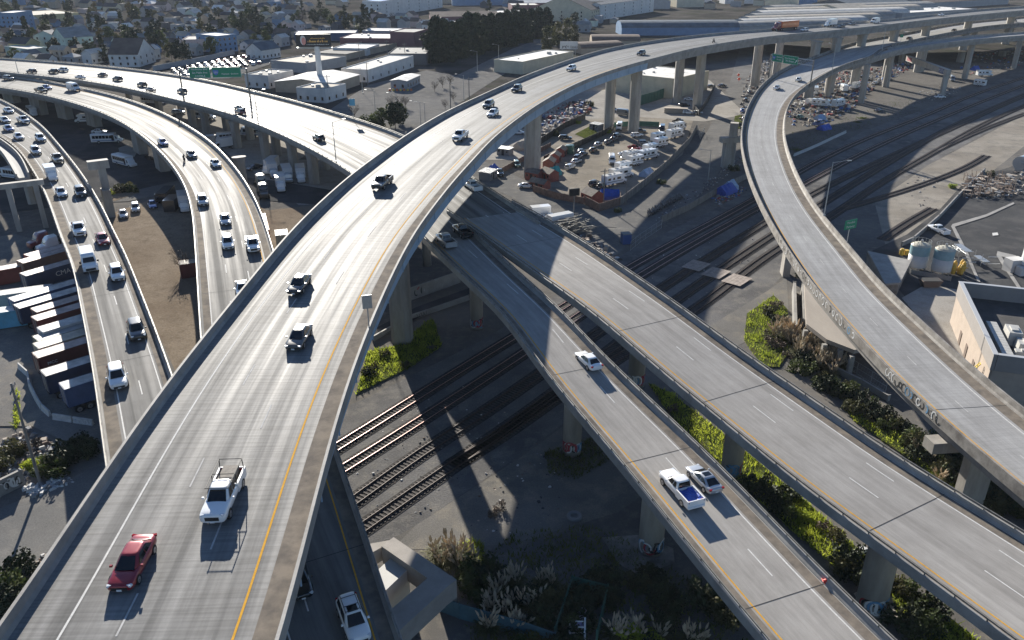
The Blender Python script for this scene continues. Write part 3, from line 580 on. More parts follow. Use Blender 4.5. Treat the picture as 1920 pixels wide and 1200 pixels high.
BED = mat('dark_bed_liner', (0.03, 0.03, 0.03), 0.8)
def sub(o, lv=1):
    md = o.modifiers.new('s', 'SUBSURF'); md.levels = lv; md.render_levels = lv
    dg = bpy.context.evaluated_depsgraph_get(); me = bpy.data.meshes.new_from_object(o.evaluated_get(dg))
    o.modifiers.clear(); old = o.data; me.name = old.name; o.data = me
    me.polygons.foreach_set("use_smooth", [True] * len(me.polygons)); return o
def body_loft(b, st, mi=0):
    rings = []
    for x, w, zb, zt in st:
        h = zt - zb; half = [(0.62 * w, zb), (0.93 * w, zb + 0.06 * h), (w, zb + 0.38 * h), (0.985 * w, zb + 0.72 * h), (0.90 * w, zb + 0.95 * h), (0.55 * w, zt)]
        rings.append([(x, y, z) for y, z in half] + [(x, 0, zt + 0.015)] + [(x, -y, z) for y, z in half[::-1]] + [(x, 0, zb)])
    b.loft([r[::-1] for r in rings], mi)
def lerp3(a, b, t): return tuple(a[i] + (b[i] - a[i]) * t for i in range(3))
def panel(b, A, B_, C_, D, u0, u1, v0, v1, off=0.012, mi=0):
    """quad on the face A B (bottom) C D (top), inset in u, v and lifted off along its normal"""
    n = (Vector(B_) - Vector(A)).cross(Vector(D) - Vector(A)).normalized() * off
    def P(u, v): return tuple(Vector(lerp3(lerp3(A, B_, u), lerp3(D, C_, u), v)) + n)
    b.quad(P(u0, v0), P(u1, v0), P(u1, v1), P(u0, v1), mi)
SPEC = {
 'sedan': dict(L=4.85, W=1.84, H=1.45, st=[(2.43, .60, .30, .60), (2.34, .80, .22, .70), (2.0, .90, .20, .79), (1.2, .92, .20, .90), (0.2, .92, .20, .95), (-1.3, .92, .20, .98), (-2.0, .90, .22, 1.01), (-2.33, .83, .28, .98), (-2.43, .66, .40, .84)], belt=.92, g=(1.25, -1.95, .84), r=(.30, -1.12, .60), wb=(1.45, -1.40), wr=.33),
 'coupe': dict(L=4.7, W=1.84, H=1.40, st=[(2.36, .60, .30, .60), (2.27, .80, .22, .70), (1.9, .90, .20, .78), (1.1, .92, .20, .89), (0.1, .92, .20, .94), (-1.3, .92, .20, .97), (-1.9, .90, .22, .99), (-2.25, .83, .28, .96), (-2.36, .66, .40, .82)], belt=.91, g=(1.15, -1.95, .84), r=(.20, -.95, .60), wb=(1.42, -1.36), wr=.33),
 'suv': dict(L=4.75, W=1.9, H=1.70, st=[(2.37, .66, .36, .78), (2.28, .84, .28, .90), (1.9, .94, .26, .99), (1.15, .95, .26, 1.05), (0.2, .95, .26, 1.08), (-1.4, .95, .26, 1.12), (-2.1, .94, .28, 1.13), (-2.32, .88, .34, 1.10), (-2.37, .80, .44, .95)], belt=1.06, g=(1.20, -2.30, .87), r=(.40, -1.98, .68), wb=(1.42, -1.38), wr=.36),
 'hatch': dict(L=4.3, W=1.78, H=1.50, st=[(2.15, .62, .32, .66), (2.06, .80, .24, .77), (1.7, .88, .22, .86), (1.0, .89, .22, .95), (0.1, .89, .22, .98), (-1.2, .89, .22, 1.01), (-1.85, .87, .24, 1.02), (-2.1, .80, .32, .98), (-2.15, .72, .42, .85)], belt=.95, g=(1.15, -2.02, .82), r=(.35, -1.55, .62), wb=(1.30, -1.28), wr=.32),
 'pickup': dict(L=5.75, W=2.0, H=1.88, st=[(2.88, .74, .46, 1.00), (2.80, .93, .36, 1.10), (2.4, .99, .34, 1.16), (1.6, 1.0, .34, 1.20), (0.9, 1.0, .34, 1.22), (-0.2, 1.0, .34, 1.24), (-0.62, 1.0, .34, 1.24), (-0.66, .97, .40, 1.20)], belt=1.17, g=(1.42, -.66, .90), r=(.72, -.46, .72), wb=(1.82, -1.80), wr=.40, bed=True),
}
def wheel_mb(b, x, y, r, side, w=0.22, rim=True):
    n = 16; y0 = y + side * 0.012
    arch = [(x + r * 1.16 * math.cos(2 * math.pi * i / n), y0 - side * 0.008, r * 0.98 + r * 1.16 * math.sin(2 * math.pi * i / n)) for i in range(n)]  # black disc on the body side imitates the shaded wheel well gap
    arch = [(px_, py_, max(pz_, 0.22)) for px_, py_, pz_ in arch]
    b.add(arch, [tuple(range(n)) if side < 0 else tuple(range(n - 1, -1, -1))], 2)
    b.tube((x, y0 - side * w, r), (x, y0 + side * 0.02, r), r, r, n, 0)
    if rim:
        b.tube((x, y0 + side * 0.015, r), (x, y0 + side * 0.027, r), r * 0.68, r * 0.62, n, 1)
        b.tube((x, y0 + side * 0.02, r), (x, y0 + side * 0.036, r), r * 0.16, r * 0.14, 8, 0)
def greenhouse(sp, b, bg, side=None):
    x0, x1, gw = sp['g']; r0, r1, rw = sp['r']; zb, zr = sp['belt'], sp['H']
    lo = [(x0, -gw * .80), (x0 - .16, -gw), (x1 + .14, -gw), (x1, -gw * .86), (x1, gw * .86), (x1 + .14, gw), (x0 - .16, gw), (x0, gw * .80)]
    hi = [(r0, -rw * .82), (r0 - .12, -rw), (r1 + .1, -rw), (r1, -rw * .86), (r1, rw * .86), (r1 + .1, rw), (r0 - .12, rw), (r0, rw * .82)]
    k = 0.9; rings = [[(x, y, zb - .08) for x, y in lo], [(x, y, zb) for x, y in lo], [(x, y, zr - .075) for x, y in hi], [(x * .97, y * .93, zr - .02) for x, y in hi], [(x * .82, y * .70, zr) for x, y in hi]]
    if b is not None: b.loft([r[::-1] for r in rings])
    if b is not None: pass
    L_ = rings[1]; T_ = rings[2]
    out = {}
    f = MB(); panel(f, L_[7], L_[0], T_[0], T_[7], .02, .98, .02, .97, -0.014); out['windshield'] = f
    f = MB(); panel(f, L_[3], L_[4], T_[4], T_[3], .04, .96, .10, .92, -0.014); out['rear_window'] = f
    for nm, a, c in (('R', 1, 2), ('L', 5, 6)):
        f = MB(); A, B_, C_, D = L_[a], L_[c], T_[c], T_[a]
        if sp['L'] < 5.2: cuts = ((.09, .50), (.535, .90)) if nm == 'R' else ((.10, .465), (.50, .91))
        else: cuts = ((.07, .56), (.62, .95)) if nm == 'R' else ((.05, .38), (.44, .93))
        for u0, u1 in cuts: panel(f, A, B_, C_, D, u0, u1, .10, .92, -0.012)
        out['side_window' + nm] = f
    for f in out.values(): f.f = [q[::-1] for q in f.f]
    return out
def make_car(kind, name):
    """a car as a thing: body, glass, lamps, mirrors, wheels"""
    sp = SPEC[kind]; root = empty(name); hw, hl_ = sp['W'] / 2, sp['L'] / 2
    b = MB(); body_loft(b, sp['st']); o = sub(b.build('body', PAINT, root), 1)
    b = MB(); pan = greenhouse(sp, b, None); o2 = sub(b.build('roof', PAINT, root), 1)
    for k, f in pan.items(): f.build('side_window' if k.startswith('side') else k, GLASS, root)
    for x in sp['wb']:
        for s_ in (-1, 1):
            b = MB(); wheel_mb(b, x, s_ * (hw - .01), sp['wr'], s_); b.build('wheel', [TYRE, RIM, TRIM], root)
    st = sp['st']; zf = st[1][3]; zr = st[-2][3]
    for s_ in (-1, 1):
        b = MB(); b.box((hl_ - .17, s_ * hw * .70, zf - .07), (.26, .34, .13), s_ * -.32, taper=.8); b.build('headlight', LAMP, root)
        b = MB(); b.box((-hl_ + .11, s_ * hw * .74, zr - .13), (.18, .32, .17), s_ * .25); b.build('taillight', TAIL, root)
        b = MB(); b.box((sp['g'][0] - .42, s_ * (hw + .09), sp['belt'] + .08), (.16, .20, .14), taper=.8); b.build('mirror', PAINT, root)
    b = MB(); zg = st[1][2] + .22 if not sp.get('bed') else st[0][3] - .24; b.box((hl_ - .035, 0, zg), (.09, hw * (1.15 if not sp.get('bed') else 1.0), .22 if not sp.get('bed') else .30)); b.build('grille', TRIM, root)
    b = MB(); b.box((hl_ + .016, 0, st[0][2] + .05), (.02, .32, .15)); b.build('licence_plate', PLATE, root)
    b = MB(); b.box((-hl_ - .005, 0, st[-1][2] + .14), (.03, .32, .15)); b.build('licence_plate', PLATE, root)
    if sp.get('bed'):
        x0, x1 = -.66, -hl_
        b = MB()
        for s_ in (-1, 1):
            b.box(((x0 + x1) / 2, s_ * (hw - .07), .86), (x0 - x1, .14, .80)); b.box(((x0 + x1) / 2, s_ * (hw - .3), .60), (x0 - x1 - .1, .5, .26))
        b.box((x1 + .05, 0, .90), (.10, hw * 2 - .29, .70)); b.box((x0 - .03, 0, .9), (.06, hw * 2 - .29, .7)); b.box((x1 - .03, 0, .50), (.14, hw * 1.9, .2)); b.build('bed', PAINT, root)
        b = MB(); b.box(((x0 + x1) / 2, 0, .74), (x0 - x1 - .17, hw * 2 - .30, .06)); b.build('bed_floor', BED, root)
    return root
def lathe_x(b, x0, x1, prof, mi=0): pass
def rbox(b, x0, x1, hw, z0, z1, c=.12, mi=0):
    """box body with rounded long edges"""
    prof = [(-hw, z0), (hw, z0), (hw, z1 - c), (hw - c, z1), (-hw + c, z1), (-hw, z1 - c)]
    b.loft([[(x0, y, z) for y, z in prof], [(x1, y, z) for y, z in prof]], mi)
def glass_side(b, x0, x1, y, z0, z1, s): 
    q = [(x0, y, z0), (x1, y, z0), (x1, y, z1), (x0, y, z1)]; b.add(q if s < 0 else q[::-1], [(0, 1, 2, 3)])
def make_van(name='van', L=5.9, W=2.05, H=2.6):
    root = empty(name); hw, h = W / 2, L / 2; b = MB()
    prof = [(-h, .5, H - .1), (-h + .05, .35, H), (h - 2.0, .35, H), (h - 1.45, .35, H - .22), (h - .95, .35, 1.45), (h - .2, .38, 1.18), (h, .5, .9)]
    rings = []
    for x, zb, zt in prof:
        w = hw * (0.93 if x in (-h, h) else 1.0); tw = w * (.86 if zt > 2 else .9)
        rings.append([(x, -w, zb), (x, w, zb), (x, w, min(1.3, zt - .15)), (x, tw + .04, zt - .12), (x, tw - .1, zt), (x, -tw + .1, zt), (x, -tw - .04, zt - .12), (x, -w, min(1.3, zt - .15))])
    b.loft(rings); o = b.build('body', PAINT, root)
    b = MB(); A, B_ = (h - .93, -.84, 1.50), (h - .93, .84, 1.50); C_, D = (h - 1.46, .74, H - .30), (h - 1.46, -.74, H - .30)
    panel(b, A, B_, C_, D, .03, .97, .02, .95, .03); b.build('windshield', GLASS, root)
    for s_ in (-1, 1):
        b = MB(); q = [(h - 1.25, s_ * (hw + .005), 1.42), (h - 2.1, s_ * (hw + .005), 1.42), (h - 2.1, s_ * (hw - .045), H - .6), (h - 1.55, s_ * (hw - .045), H - .6)]
        b.add(q if s_ > 0 else q[::-1], [(0, 1, 2, 3)]); b.build('side_window', GLASS, root)
        b = MB(); b.box((h - .15, s_ * hw * .76, 1.0), (.2, .3, .24)); b.build('headlight', LAMP, root)
        b = MB(); b.box((-h + .01, s_ * hw * .86, 1.25), (.06, .16, .6)); b.build('taillight', TAIL, root)
        b = MB(); b.box((h - 1.15, s_ * (hw + .14), 1.55), (.14, .24, .34)); b.build('mirror', TRIM, root)
        for x in (h - 1.0, -h + 1.15):
            b = MB(); wheel_mb(b, x, s_ * (hw - .01), .36, s_); b.build('wheel', [TYRE, RIM, TRIM], root)
    b = MB(); b.box((h + .0, 0, .72), (.10, hw * 1.3, .34)); b.build('grille', TRIM, root); return root
def make_boxtruck(name='box_truck', L=8.0, box=PAINT):
    root = empty(name); h = L / 2; b = MB(); rbox(b, -h, h - 2.5, 1.22, 1.0, 3.5, .05); b.build('cargo_box', COL['white'], root)
    b = MB(); body_loft(b, [(h, .8, .5, 1.0), (h - .1, .98, .42, 1.25), (h - .9, 1.02, .42, 1.38), (h - 1.1, 1.02, .42, 2.2), (h - 1.5, 1.0, .42, 2.5), (h - 2.4, 1.0, .42, 2.5)]); b.build('cab', PAINT, root)
    b = MB(); b.quad((h - .93, -.82, 1.48), (h - .93, .82, 1.48), (h - 1.27, .74, 2.36), (h - 1.27, -.74, 2.36)); b.build('windshield', GLASS, root)
    b = MB(); b.box((0 - 1.2, 0, .8), (L - 2.6, .9, .35)); b.build('chassis', TRIM, root)
    for s_ in (-1, 1):
        b = MB(); q = [(h - 1.15, s_ * 1.03, 1.5), (h - 2.2, s_ * 1.03, 1.5), (h - 2.2, s_ * 1.01, 2.2), (h - 1.45, s_ * 1.01, 2.2)]; b.add(q if s_ > 0 else q[::-1], [(0, 1, 2, 3)]); b.build('side_window', GLASS, root)
        for x in (h - 1.1, -h + 1.9):
            b = MB(); wheel_mb(b, x, s_ * 1.03, .45, s_, .3); b.build('wheel', [TYRE, RIM, TRIM], root)
        b = MB(); b.box((h - .12, s_ * .72, .95), (.2, .3, .2)); b.build('headlight', LAMP, root)
    return root
def make_minibus(name='shuttle_bus', L=9.0):
    root = empty(name); h = L / 2; b = MB(); rbox(b, -h, h - 2.0, 1.2, .55, 2.95, .18); b.build('body', COL['white'], root)
    b = MB(); body_loft(b, [(h, .75, .5, .95), (h - .1, .95, .42, 1.18), (h - .9, 1.0, .42, 1.32), (h - 1.15, 1.0, .42, 2.0), (h - 1.6, 1.05, .42, 2.3), (h - 2.0, 1.1, .42, 2.5)]); b.build('cab', COL['white'], root)
    b = MB(); b.quad((h - .93, -.82, 1.42), (h - .93, .82, 1.42), (h - 1.5, .78, 2.2), (h - 1.5, -.78, 2.2)); b.build('windshield', GLASS, root)
    for s_ in (-1, 1):
        for k in range(6):
            x0 = -h + .5 + k * .98; b = MB(); q = [(x0, s_ * 1.212, 1.55), (x0 + .88, s_ * 1.212, 1.55), (x0 + .88, s_ * 1.212, 2.45), (x0, s_ * 1.212, 2.45)]
            b.add(q if s_ < 0 else q[::-1], [(0, 1, 2, 3)]); b.build('side_window', GLASS, root)
        b = MB(); q = [(h - 1.2, s_ * 1.03, 1.42), (h - 1.95, s_ * 1.08, 1.42), (h - 1.95, s_ * 1.06, 2.15), (h - 1.6, s_ * 1.04, 2.15)]; b.add(q if s_ > 0 else q[::-1], [(0, 1, 2, 3)]); b.build('side_window', GLASS, root)
        for x in (h - 1.1, -h + 2.2):
            b = MB(); wheel_mb(b, x, s_ * (1.0 if x > 0 else 1.2), .42, s_, .3); b.build('wheel', [TYRE, RIM, TRIM], root)
        b = MB(); b.box((-.9, s_ * 1.211, .95), (L - 2.6, .02, .16)); b.build('side_stripe', COL['blue'], root)
    b = MB(); q = [(h - 2.15, -1.214, .75), (h - 2.95, -1.214, .75), (h - 2.95, -1.214, 2.55), (h - 2.15, -1.214, 2.55)]; b.add(q[::-1], [(0, 1, 2, 3)]); b.build('door', GLASS, root)
    b = MB(); b.box((-h + 2, 0, 3.03), (1.2, .9, .18)); b.build('roof_unit', COL['white'], root); return root
def make_rv(name='motorhome', L=8.2, cab=True):
    root = empty(name); h = L / 2; b = MB(); rbox(b, -h, h - 1.9, 1.2, .6, 3.15, .12)
    if cab: b.loft([[(h - 1.9, -1.2, 2.1), (h - 1.9, 1.2, 2.1), (h - 1.9, 1.2, 3.1), (h - 1.9, -1.2, 3.1)], [(h - .9, -1.05, 2.25), (h - .9, 1.05, 2.25), (h - .9, 1.05, 2.75), (h - .9, -1.05, 2.75)]])
    b.build('body', COL['white'], root)
    if cab:
        b = MB(); body_loft(b, [(h, .8, .5, 1.0), (h - .1, .95, .42, 1.2), (h - .85, 1.0, .42, 1.35), (h - 1.3, 1.0, .42, 2.1), (h - 1.9, 1.0, .42, 2.2)]); b.build('cab', COL['white'], root)
        b = MB(); b.quad((h - .9, -.8, 1.42), (h - .9, .8, 1.42), (h - 1.28, .75, 2.08), (h - 1.28, -.75, 2.08)); b.build('windshield', GLASS, root)
    b = MB()
    for s_ in (-1, 1):
        for x0, x1 in ((-h + .5, -h + 1.5), (-h + 2.4, -h + 3.1), (-h + 4.0, -h + 5.4)):
            q = [(x0, s_ * 1.208, 1.75), (x1, s_ * 1.208, 1.75), (x1, s_ * 1.208, 2.4), (x0, s_ * 1.208, 2.4)]; b.add(q if s_ < 0 else q[::-1], [(0, 1, 2, 3)])
        b.add([(-h + .2, s_ * 1.206, 1.2), (h - 2, s_ * 1.206, 1.2), (h - 2, s_ * 1.206, 1.38), (-h + .2, s_ * 1.206, 1.38)][::(1 if s_ < 0 else -1)], [(0, 1, 2, 3)], 1)
    b.build('windows', [GLASS, COL['tan']], root)
    b = MB(); b.box((-h + 2, 0, 3.25), (.9, .7, .2)); b.box((0, .3, 3.2), (.5, .5, .1)); b.box((-h + 3.4, -.4, 3.2), (.4, .4, .12)); b.build('roof_vent', COL['silver'], root)
    for s_ in (-1, 1):
        for x in ((h - 1.1, -h + 2.4) if cab else (-.4, -1.3)):
            b = MB(); wheel_mb(b, x, s_ * (1.0 if cab and x > 0 else 1.2), .4, s_, .28); b.build('wheel', [TYRE, RIM, TRIM], root)
    return root
def make_semi(name='semi_truck'):
    root = empty(name); b = MB(); rbox(b, -8.0, 4.0, 1.25, 1.25, 4.05, .03); b.build('container', COL['orange'], root)
    b = MB(); b.box((-2, 0, 1.05), (12, .9, .3)); b.build('chassis', TRIM, root)
    b = MB(); body_loft(b, [(8.6, .7, .6, 1.3), (8.5, .95, .5, 1.6), (7.2, 1.0, .5, 1.85), (6.8, 1.15, .5, 3.0), (6.2, 1.2, .5, 3.7), (4.6, 1.2, .5, 3.8)]); b.build('cab', COL['maroon'], root)
    b = MB(); b.quad((7.16, -.9, 1.95), (7.16, .9, 1.95), (6.72, .9, 2.95), (6.72, -.9, 2.95)); b.build('windshield', GLASS, root)
    for s_ in (-1, 1):
        for x in (7.7, 4.2, 3.0, -5.8, -7.0):
            b = MB(); wheel_mb(b, x, s_ * 1.2, .5, s_, .5); b.build('wheel', [TYRE, RIM, TRIM], root)
        b = MB(); b.box((8.5, s_ * .8, 1.2), (.25, .3, .25)); b.build('headlight', LAMP, root)
    return root
def simple_car(kind):
    """one-mesh car for small distant copies: slots paint, glass, tyre"""
    sp = SPEC[kind]; b = MB(); body_loft(b, sp['st']); p = greenhouse(sp, b, None)
    for f in p.values():
        b.add(f.v, f.f, 1)
    for x in sp['wb']:
        for s_ in (-1, 1): b.tube((x, s_ * (sp['W'] / 2 - .2), sp['wr']), (x, s_ * (sp['W'] / 2 + .01), sp['wr']), sp['wr'], n=8, mi=2)
    if sp.get('bed'):
        x0, x1, hw = -.66, -sp['L'] / 2, sp['W'] / 2
        for s_ in (-1, 1): b.box(((x0 + x1) / 2, s_ * (hw - .07), .86), (x0 - x1, .14, .80))
        b.box((x1 + .05, 0, .90), (.10, hw * 2 - .29, .70)); b.box(((x0 + x1) / 2, 0, .74), (x0 - x1 - .17, hw * 2 - .30, .06), mi=2)
    return b.build('parked_car', [PAINT, GLASS, TYRE])
PROTO = {k: make_car(k, n) for k, n in (('sedan', 'car'), ('coupe', 'car'), ('suv', 'car'), ('hatch', 'car'), ('pickup', 'pickup_truck'))}
PROTO['van'] = make_van(); PROTO['boxtruck'] = make_boxtruck(); PROTO['bus'] = make_minibus(); PROTO['rv'] = make_rv(); PROTO['trailer'] = make_rv('travel_trailer', 7.0, False)
SIMPLE = {k: simple_car(k) for k in ('sedan', 'coupe', 'suv', 'hatch', 'pickup')}
CATN = {'sedan': 'car', 'coupe': 'car', 'suv': 'car', 'hatch': 'car', 'pickup': 'pickup truck', 'van': 'van', 'boxtruck': 'truck', 'bus': 'bus', 'rv': 'motorhome', 'trailer': 'trailer'}
def drive(deck, px, py, kind, col, label, away, group, dz=0.016, turn=0.0):
    p, a = DECKS[deck].place(px, py); p.z += dz
    return copy_tree(PROTO[kind], p, a + (0 if away else math.pi) + turn, label, CATN[kind], group, sc={'L1': 1.08, 'L2': 1.04}.get(deck), mats={'paint': COL[col]})
def park(px, py, hx, hy, kind, col, label, group=None, simple=False, sc=None):
    """vehicle standing on the ground at pixel (px, py), its nose pointing to pixel (hx, hy)"""
    p = at(px, py, 0); q = at(hx, hy, 0); a = math.atan2(q.y - p.y, q.x - p.x); p.z = 0.06
    if simple: return copy_tree(SIMPLE[kind], p, a, label, CATN[kind], group, sc=sc, mats={'paint': COL[col]})
    return copy_tree(PROTO[kind], p, a, label, CATN[kind], group, sc=sc, mats={'paint': COL[col]})
# ------------------------------------------------------------------ traffic
GM_, G3, G2, G1, GR, GB = 'vehicles on the tall flyover', 'vehicles on the wide freeway', 'vehicles on the three lane ramp', 'vehicles on the leftmost ramp', 'vehicles on the grey overpasses', 'vehicles on the right ramp'
def T(deck, away, group, rows):
    return [drive(deck, x, y, k, c, l, away, group) for x, y, k, c, l in rows]
mv = T('M', False, GM_, [
 (252, 1066, 'sedan', 'red', 'dark red sedan in the lower left, nearest car of all'),
 (421, 943, 'pickup', 'white', 'white pickup with a black ladder rack and loaded bed on the tall flyover'),
 (562, 541, 'sedan', 'black', 'black sedan with dark roof on the flyover beside the white edge line'),
 (562, 641, 'sedan', 'tan', 'bronze grey sedan with a bright roof just behind the loaded white pickup'),
 (717, 350, 'pickup', 'dark', 'charcoal pickup truck alone on the flyover near the freeway crossing'),
 (863, 261, 'pickup', 'white', 'white pickup with empty bed on the flyover before the bend'),
 (924, 217, 'sedan', 'white', 'white sedan overtaking beside a dark sport utility on the flyover bend'),
 (916, 201, 'suv', 'grey', 'dark grey sport utility next to the white sedan on the flyover bend'),
 (969, 171, 'suv', 'dark', 'charcoal sport utility on the flyover, next ahead of a white one'),
 (1071, 132, 'suv', 'white', 'white sport utility alone on the middle of the flyover curve'),
 (1202, 103, 'suv', 'black', 'black sport utility on the flyover above the tall paired pillars'),
 (1508, 58.5, 'hatch', 'white', 'white hatchback trailing the orange semi truck'),
 (1577, 51.5, 'sedan', 'dark', 'dark sedan beside the white box truck on the far flyover'),
 (1597, 47, 'sedan', 'grey', 'grey sedan behind the white box truck on the far flyover'),
 (1764, 30, 'sedan', 'white', 'white car last in line on the far end of the flyover')])
drive('M', 1640, 43.5, 'van', 'white', 'white van on the far flyover behind the grey sedan', False, GM_)
drive('M', 1556, 50, 'boxtruck', 'white', 'white box truck on the far flyover behind the orange semi truck', False, GM_)
SEMI = make_semi(); p, a = DECKS['M'].place(1472, 56.5); SEMI.location = p + Vector((0, 0, .016)); SEMI.rotation_euler = (0, 0, a + math.pi)
tag(SEMI, 'semi truck with maroon cab and orange container on the far flyover', 'truck', GM_)
T('L3', False, G3, [
 (60, 137, 'suv', 'brown', 'dark brown sport utility at the far left end of the white freeway'),
 (101, 137, 'suv', 'black', 'black sport utility side by side with a white one on the freeway'),
 (119, 134, 'suv', 'white', 'white sport utility side by side with a black one on the freeway'),
 (193, 143, 'sedan', 'dark', 'charcoal sedan on the freeway ahead of two dark sport utilities'),
 (151, 147.5, 'sedan', 'white', 'white sedan hugging the near parapet of the freeway'),
 (221, 151, 'suv', 'dark', 'dark sport utility on the freeway just behind the charcoal sedan'),
 (267, 162, 'suv', 'black', 'black sport utility in the middle of the freeway'),
 (283, 171, 'sedan', 'grey', 'grey sedan close to the near parapet behind a black sport utility'),
 (342, 174, 'suv', 'dark', 'dark car passing the left post of the freeway sign gantry'),
 (450, 206, 'sedan', 'dark', 'dark sedan just past the gantry shadow, in front of a maroon one'),
 (451, 214, 'suv', 'maroon', 'maroon sport utility at the near parapet past the gantry shadow'),
 (598, 263, 'suv', 'black', 'black sport utility alone on the glaring stretch of freeway')])
v2 = T('L2', True, G2, [
 (17, 150, 'suv', 'grey', 'grey sport utility at the left end of the three lane ramp'),
 (88, 167, 'sedan', 'blue', 'blue sedan beside a dark pickup on the ramp'),
 (78, 173, 'pickup', 'dark', 'dark pickup beside a blue sedan on the ramp'),
 (306, 271, 'sedan', 'blue', 'blue sedan alone near the inner parapet of the ramp bend'),
 (360, 294, 'sedan', 'grey', 'grey sedan passing the motorcycle on the ramp'),
 (405, 311, 'sedan', 'white', 'white sedan near the outer parapet of the ramp bend'),
 (381, 382, 'suv', 'silver', 'silver sport utility next to the inner parapet of the ramp'),
 (423, 417, 'sedan', 'silver', 'silver sedan in the centre lane followed by a white roofed car'),
 (428, 462, 'suv', 'white', 'white topped sport utility in the centre lane near the tall flyover'),
 (475, 466, 'pickup', 'white', 'white work truck in the outer lane about to pass under the flyover'),
 (455, 548, 'sedan', 'white', 'white car half hidden behind the parapet of the tall flyover'),
 (664, 1172, 'suv', 'white', 'white sport utility with roof rails in the shade at the bottom edge'),
 (560, 1092, 'sedan', 'black', 'black car mostly hidden under the tall flyover at the bottom')])
drive('L2', 139, 170, 'van', 'white', 'white high van in the middle of the three lane ramp', True, G2)
T('L1', True, G1, [
 (17, 211, 'sedan', 'white', 'white sedan farthest back beside the right parapet of the left ramp'),
 (10, 229, 'sedan', 'silver', 'silver sedan at the left edge of the picture on the left ramp'),
 (17, 245, 'sedan', 'blue', 'blue grey sedan close behind the silver one at the left edge'),
 (45, 230, 'pickup', 'white', 'white pickup in the right lane far up the left ramp'),
 (36, 260, 'sedan', 'white', 'white sedan in the left lane, ahead of the blue grey one'),
 (77, 264, 'suv', 'white', 'white sport utility in the right lane behind a silver one'),
 (68, 288, 'suv', 'silver', 'silver sport utility in the left lane behind a utility truck'),
 (109, 303, 'pickup', 'beige', 'beige pickup in the right lane next to the utility truck'),
 (116, 366, 'sedan', 'white', 'white sedan next to a dark sport utility on the left ramp'),
 (152, 366, 'suv', 'dark', 'dark sport utility next to a white sedan on the left ramp'),
 (149, 437, 'pickup', 'white', 'white pickup beside the only red car on the left ramp'),
 (194, 454, 'sedan', 'red', 'only red car on the left ramp'),
 (221, 520, 'suv', 'white', 'white sport utility next to the white high roof van'),
 (258, 628, 'suv', 'dark', 'dark sport utility between two white ones on the left ramp'),
 (222, 716, 'suv', 'white', 'white sport utility nearest the camera on the left ramp')])
drive('L1', 169, 502, 'van', 'white', 'white high roof van on the left ramp', True, G1)
drive('L1', 98, 335, 'boxtruck', 'white', 'white utility truck in the left lane of the left ramp', True, G1).scale = (.8, .9, .8)
rv_ = T('R1', False, GR, [
 (1103, 683, 'sedan', 'white', 'white sedan alone on the two lane overpass beyond the joint'),
 (1275, 926, 'pickup', 'white', 'white pickup with a blue tarp over its bed'),
 (1319, 906, 'coupe', 'silver', 'silver white sedan with a sunroof beside the tarp loaded pickup'),
 (836, 458, 'pickup', 'silver', 'silver pickup in the sunlit patch just under the flyover'),
 (867, 440, 'pickup', 'black', 'black pickup at the shadow edge just under the flyover')])
T('R2', False, GR, [(886, 355, 'pickup', 'white', 'white pickup on the three lane overpass just past the flyover')])
T('R3', False, GB, [
 (1456, 167, 'sedan', 'white', 'white car nearest the joint at the top of the right ramp bend'),
 (1497, 152, 'hatch', 'white', 'white car next to the sign gantry on the right ramp'),
 (1705, 74, 'sedan', 'brown', 'brownish car next to the fork on the right ramp'),
 (1789, 58.5, 'sedan', 'black', 'black car past the fork on the upper branch of the ramp'),
 (1900, 41, 'pickup', 'grey', 'grey pickup at the far right end of the ramp')])
# loads carried by near vehicles -------------------------------------------------
g = mv[1]; b = MB()                                                      # ladder rack on the white pickup
for s_ in (-1, 1):
    b.tube((-2.75, s_ * .86, 2.05), (1.05, s_ * .80, 2.1), .035, n=6)
    for x in (-2.7, -.75): b.tube((x, s_ * .9, 1.25), (x, s_ * .86, 2.06), .035, n=6)
for x in (-2.7, -.75, 1.0): b.tube((x, -.86, 2.07), (x, .86, 2.07), .03, n=6)
o = b.build('ladder_rack', TRIM, None); o.parent = g
b = MB(); b.box((-1.75, 0, 1.12), (1.95, 1.15, .72)); o = b.build('cargo_crate', mat('crate_boards', (0.16, 0.14, 0.12), .8, noise=.3, nscale=3), None); o.matrix_world = Matrix.Translation(g.location) @ Matrix.Rotation(g.rotation_euler.z, 4, 'Z'); tag(o, 'grey boarded crate in the bed of the racked white pickup', 'crate')
g = rv_[1]; TARP = mat('blue_tarp', (0.02, 0.09, 0.48), .45, col2=(0.012, 0.05, 0.30), nscale=3, bump=.6, bscale=4)
b = MB(); nx, ny = 10, 7; vs = []
for i in range(nx + 1):
    for j in range(ny + 1): vs.append((-2.72 + 1.95 * i / nx, -.82 + 1.64 * j / ny, 1.10 + .14 * math.sin(3.1 * i / nx * 2 + j) * math.sin(math.pi * j / ny) + rnd.uniform(-.05, .05)))
b.add(vs, [(i * (ny + 1) + j, (i + 1) * (ny + 1) + j, (i + 1) * (ny + 1) + j + 1, i * (ny + 1) + j + 1) for i in range(nx) for j in range(ny)])
b.box((-1.75, 0, .92), (1.9, 1.6, .28))
o = b.build('tarp', TARP); o.matrix_world = Matrix.Translation(g.location) @ Matrix.Rotation(g.rotation_euler.z, 4, 'Z'); tag(o, 'blue tarp stretched over the bed of the white pickup', 'tarp')
b = MB(); b.box((-.45, 0, 1.885), (.62, .8, .012)); o = b.build('sunroof', GLASS); o.parent = rv_[2]; o.location = (0.1, 0, -.475)
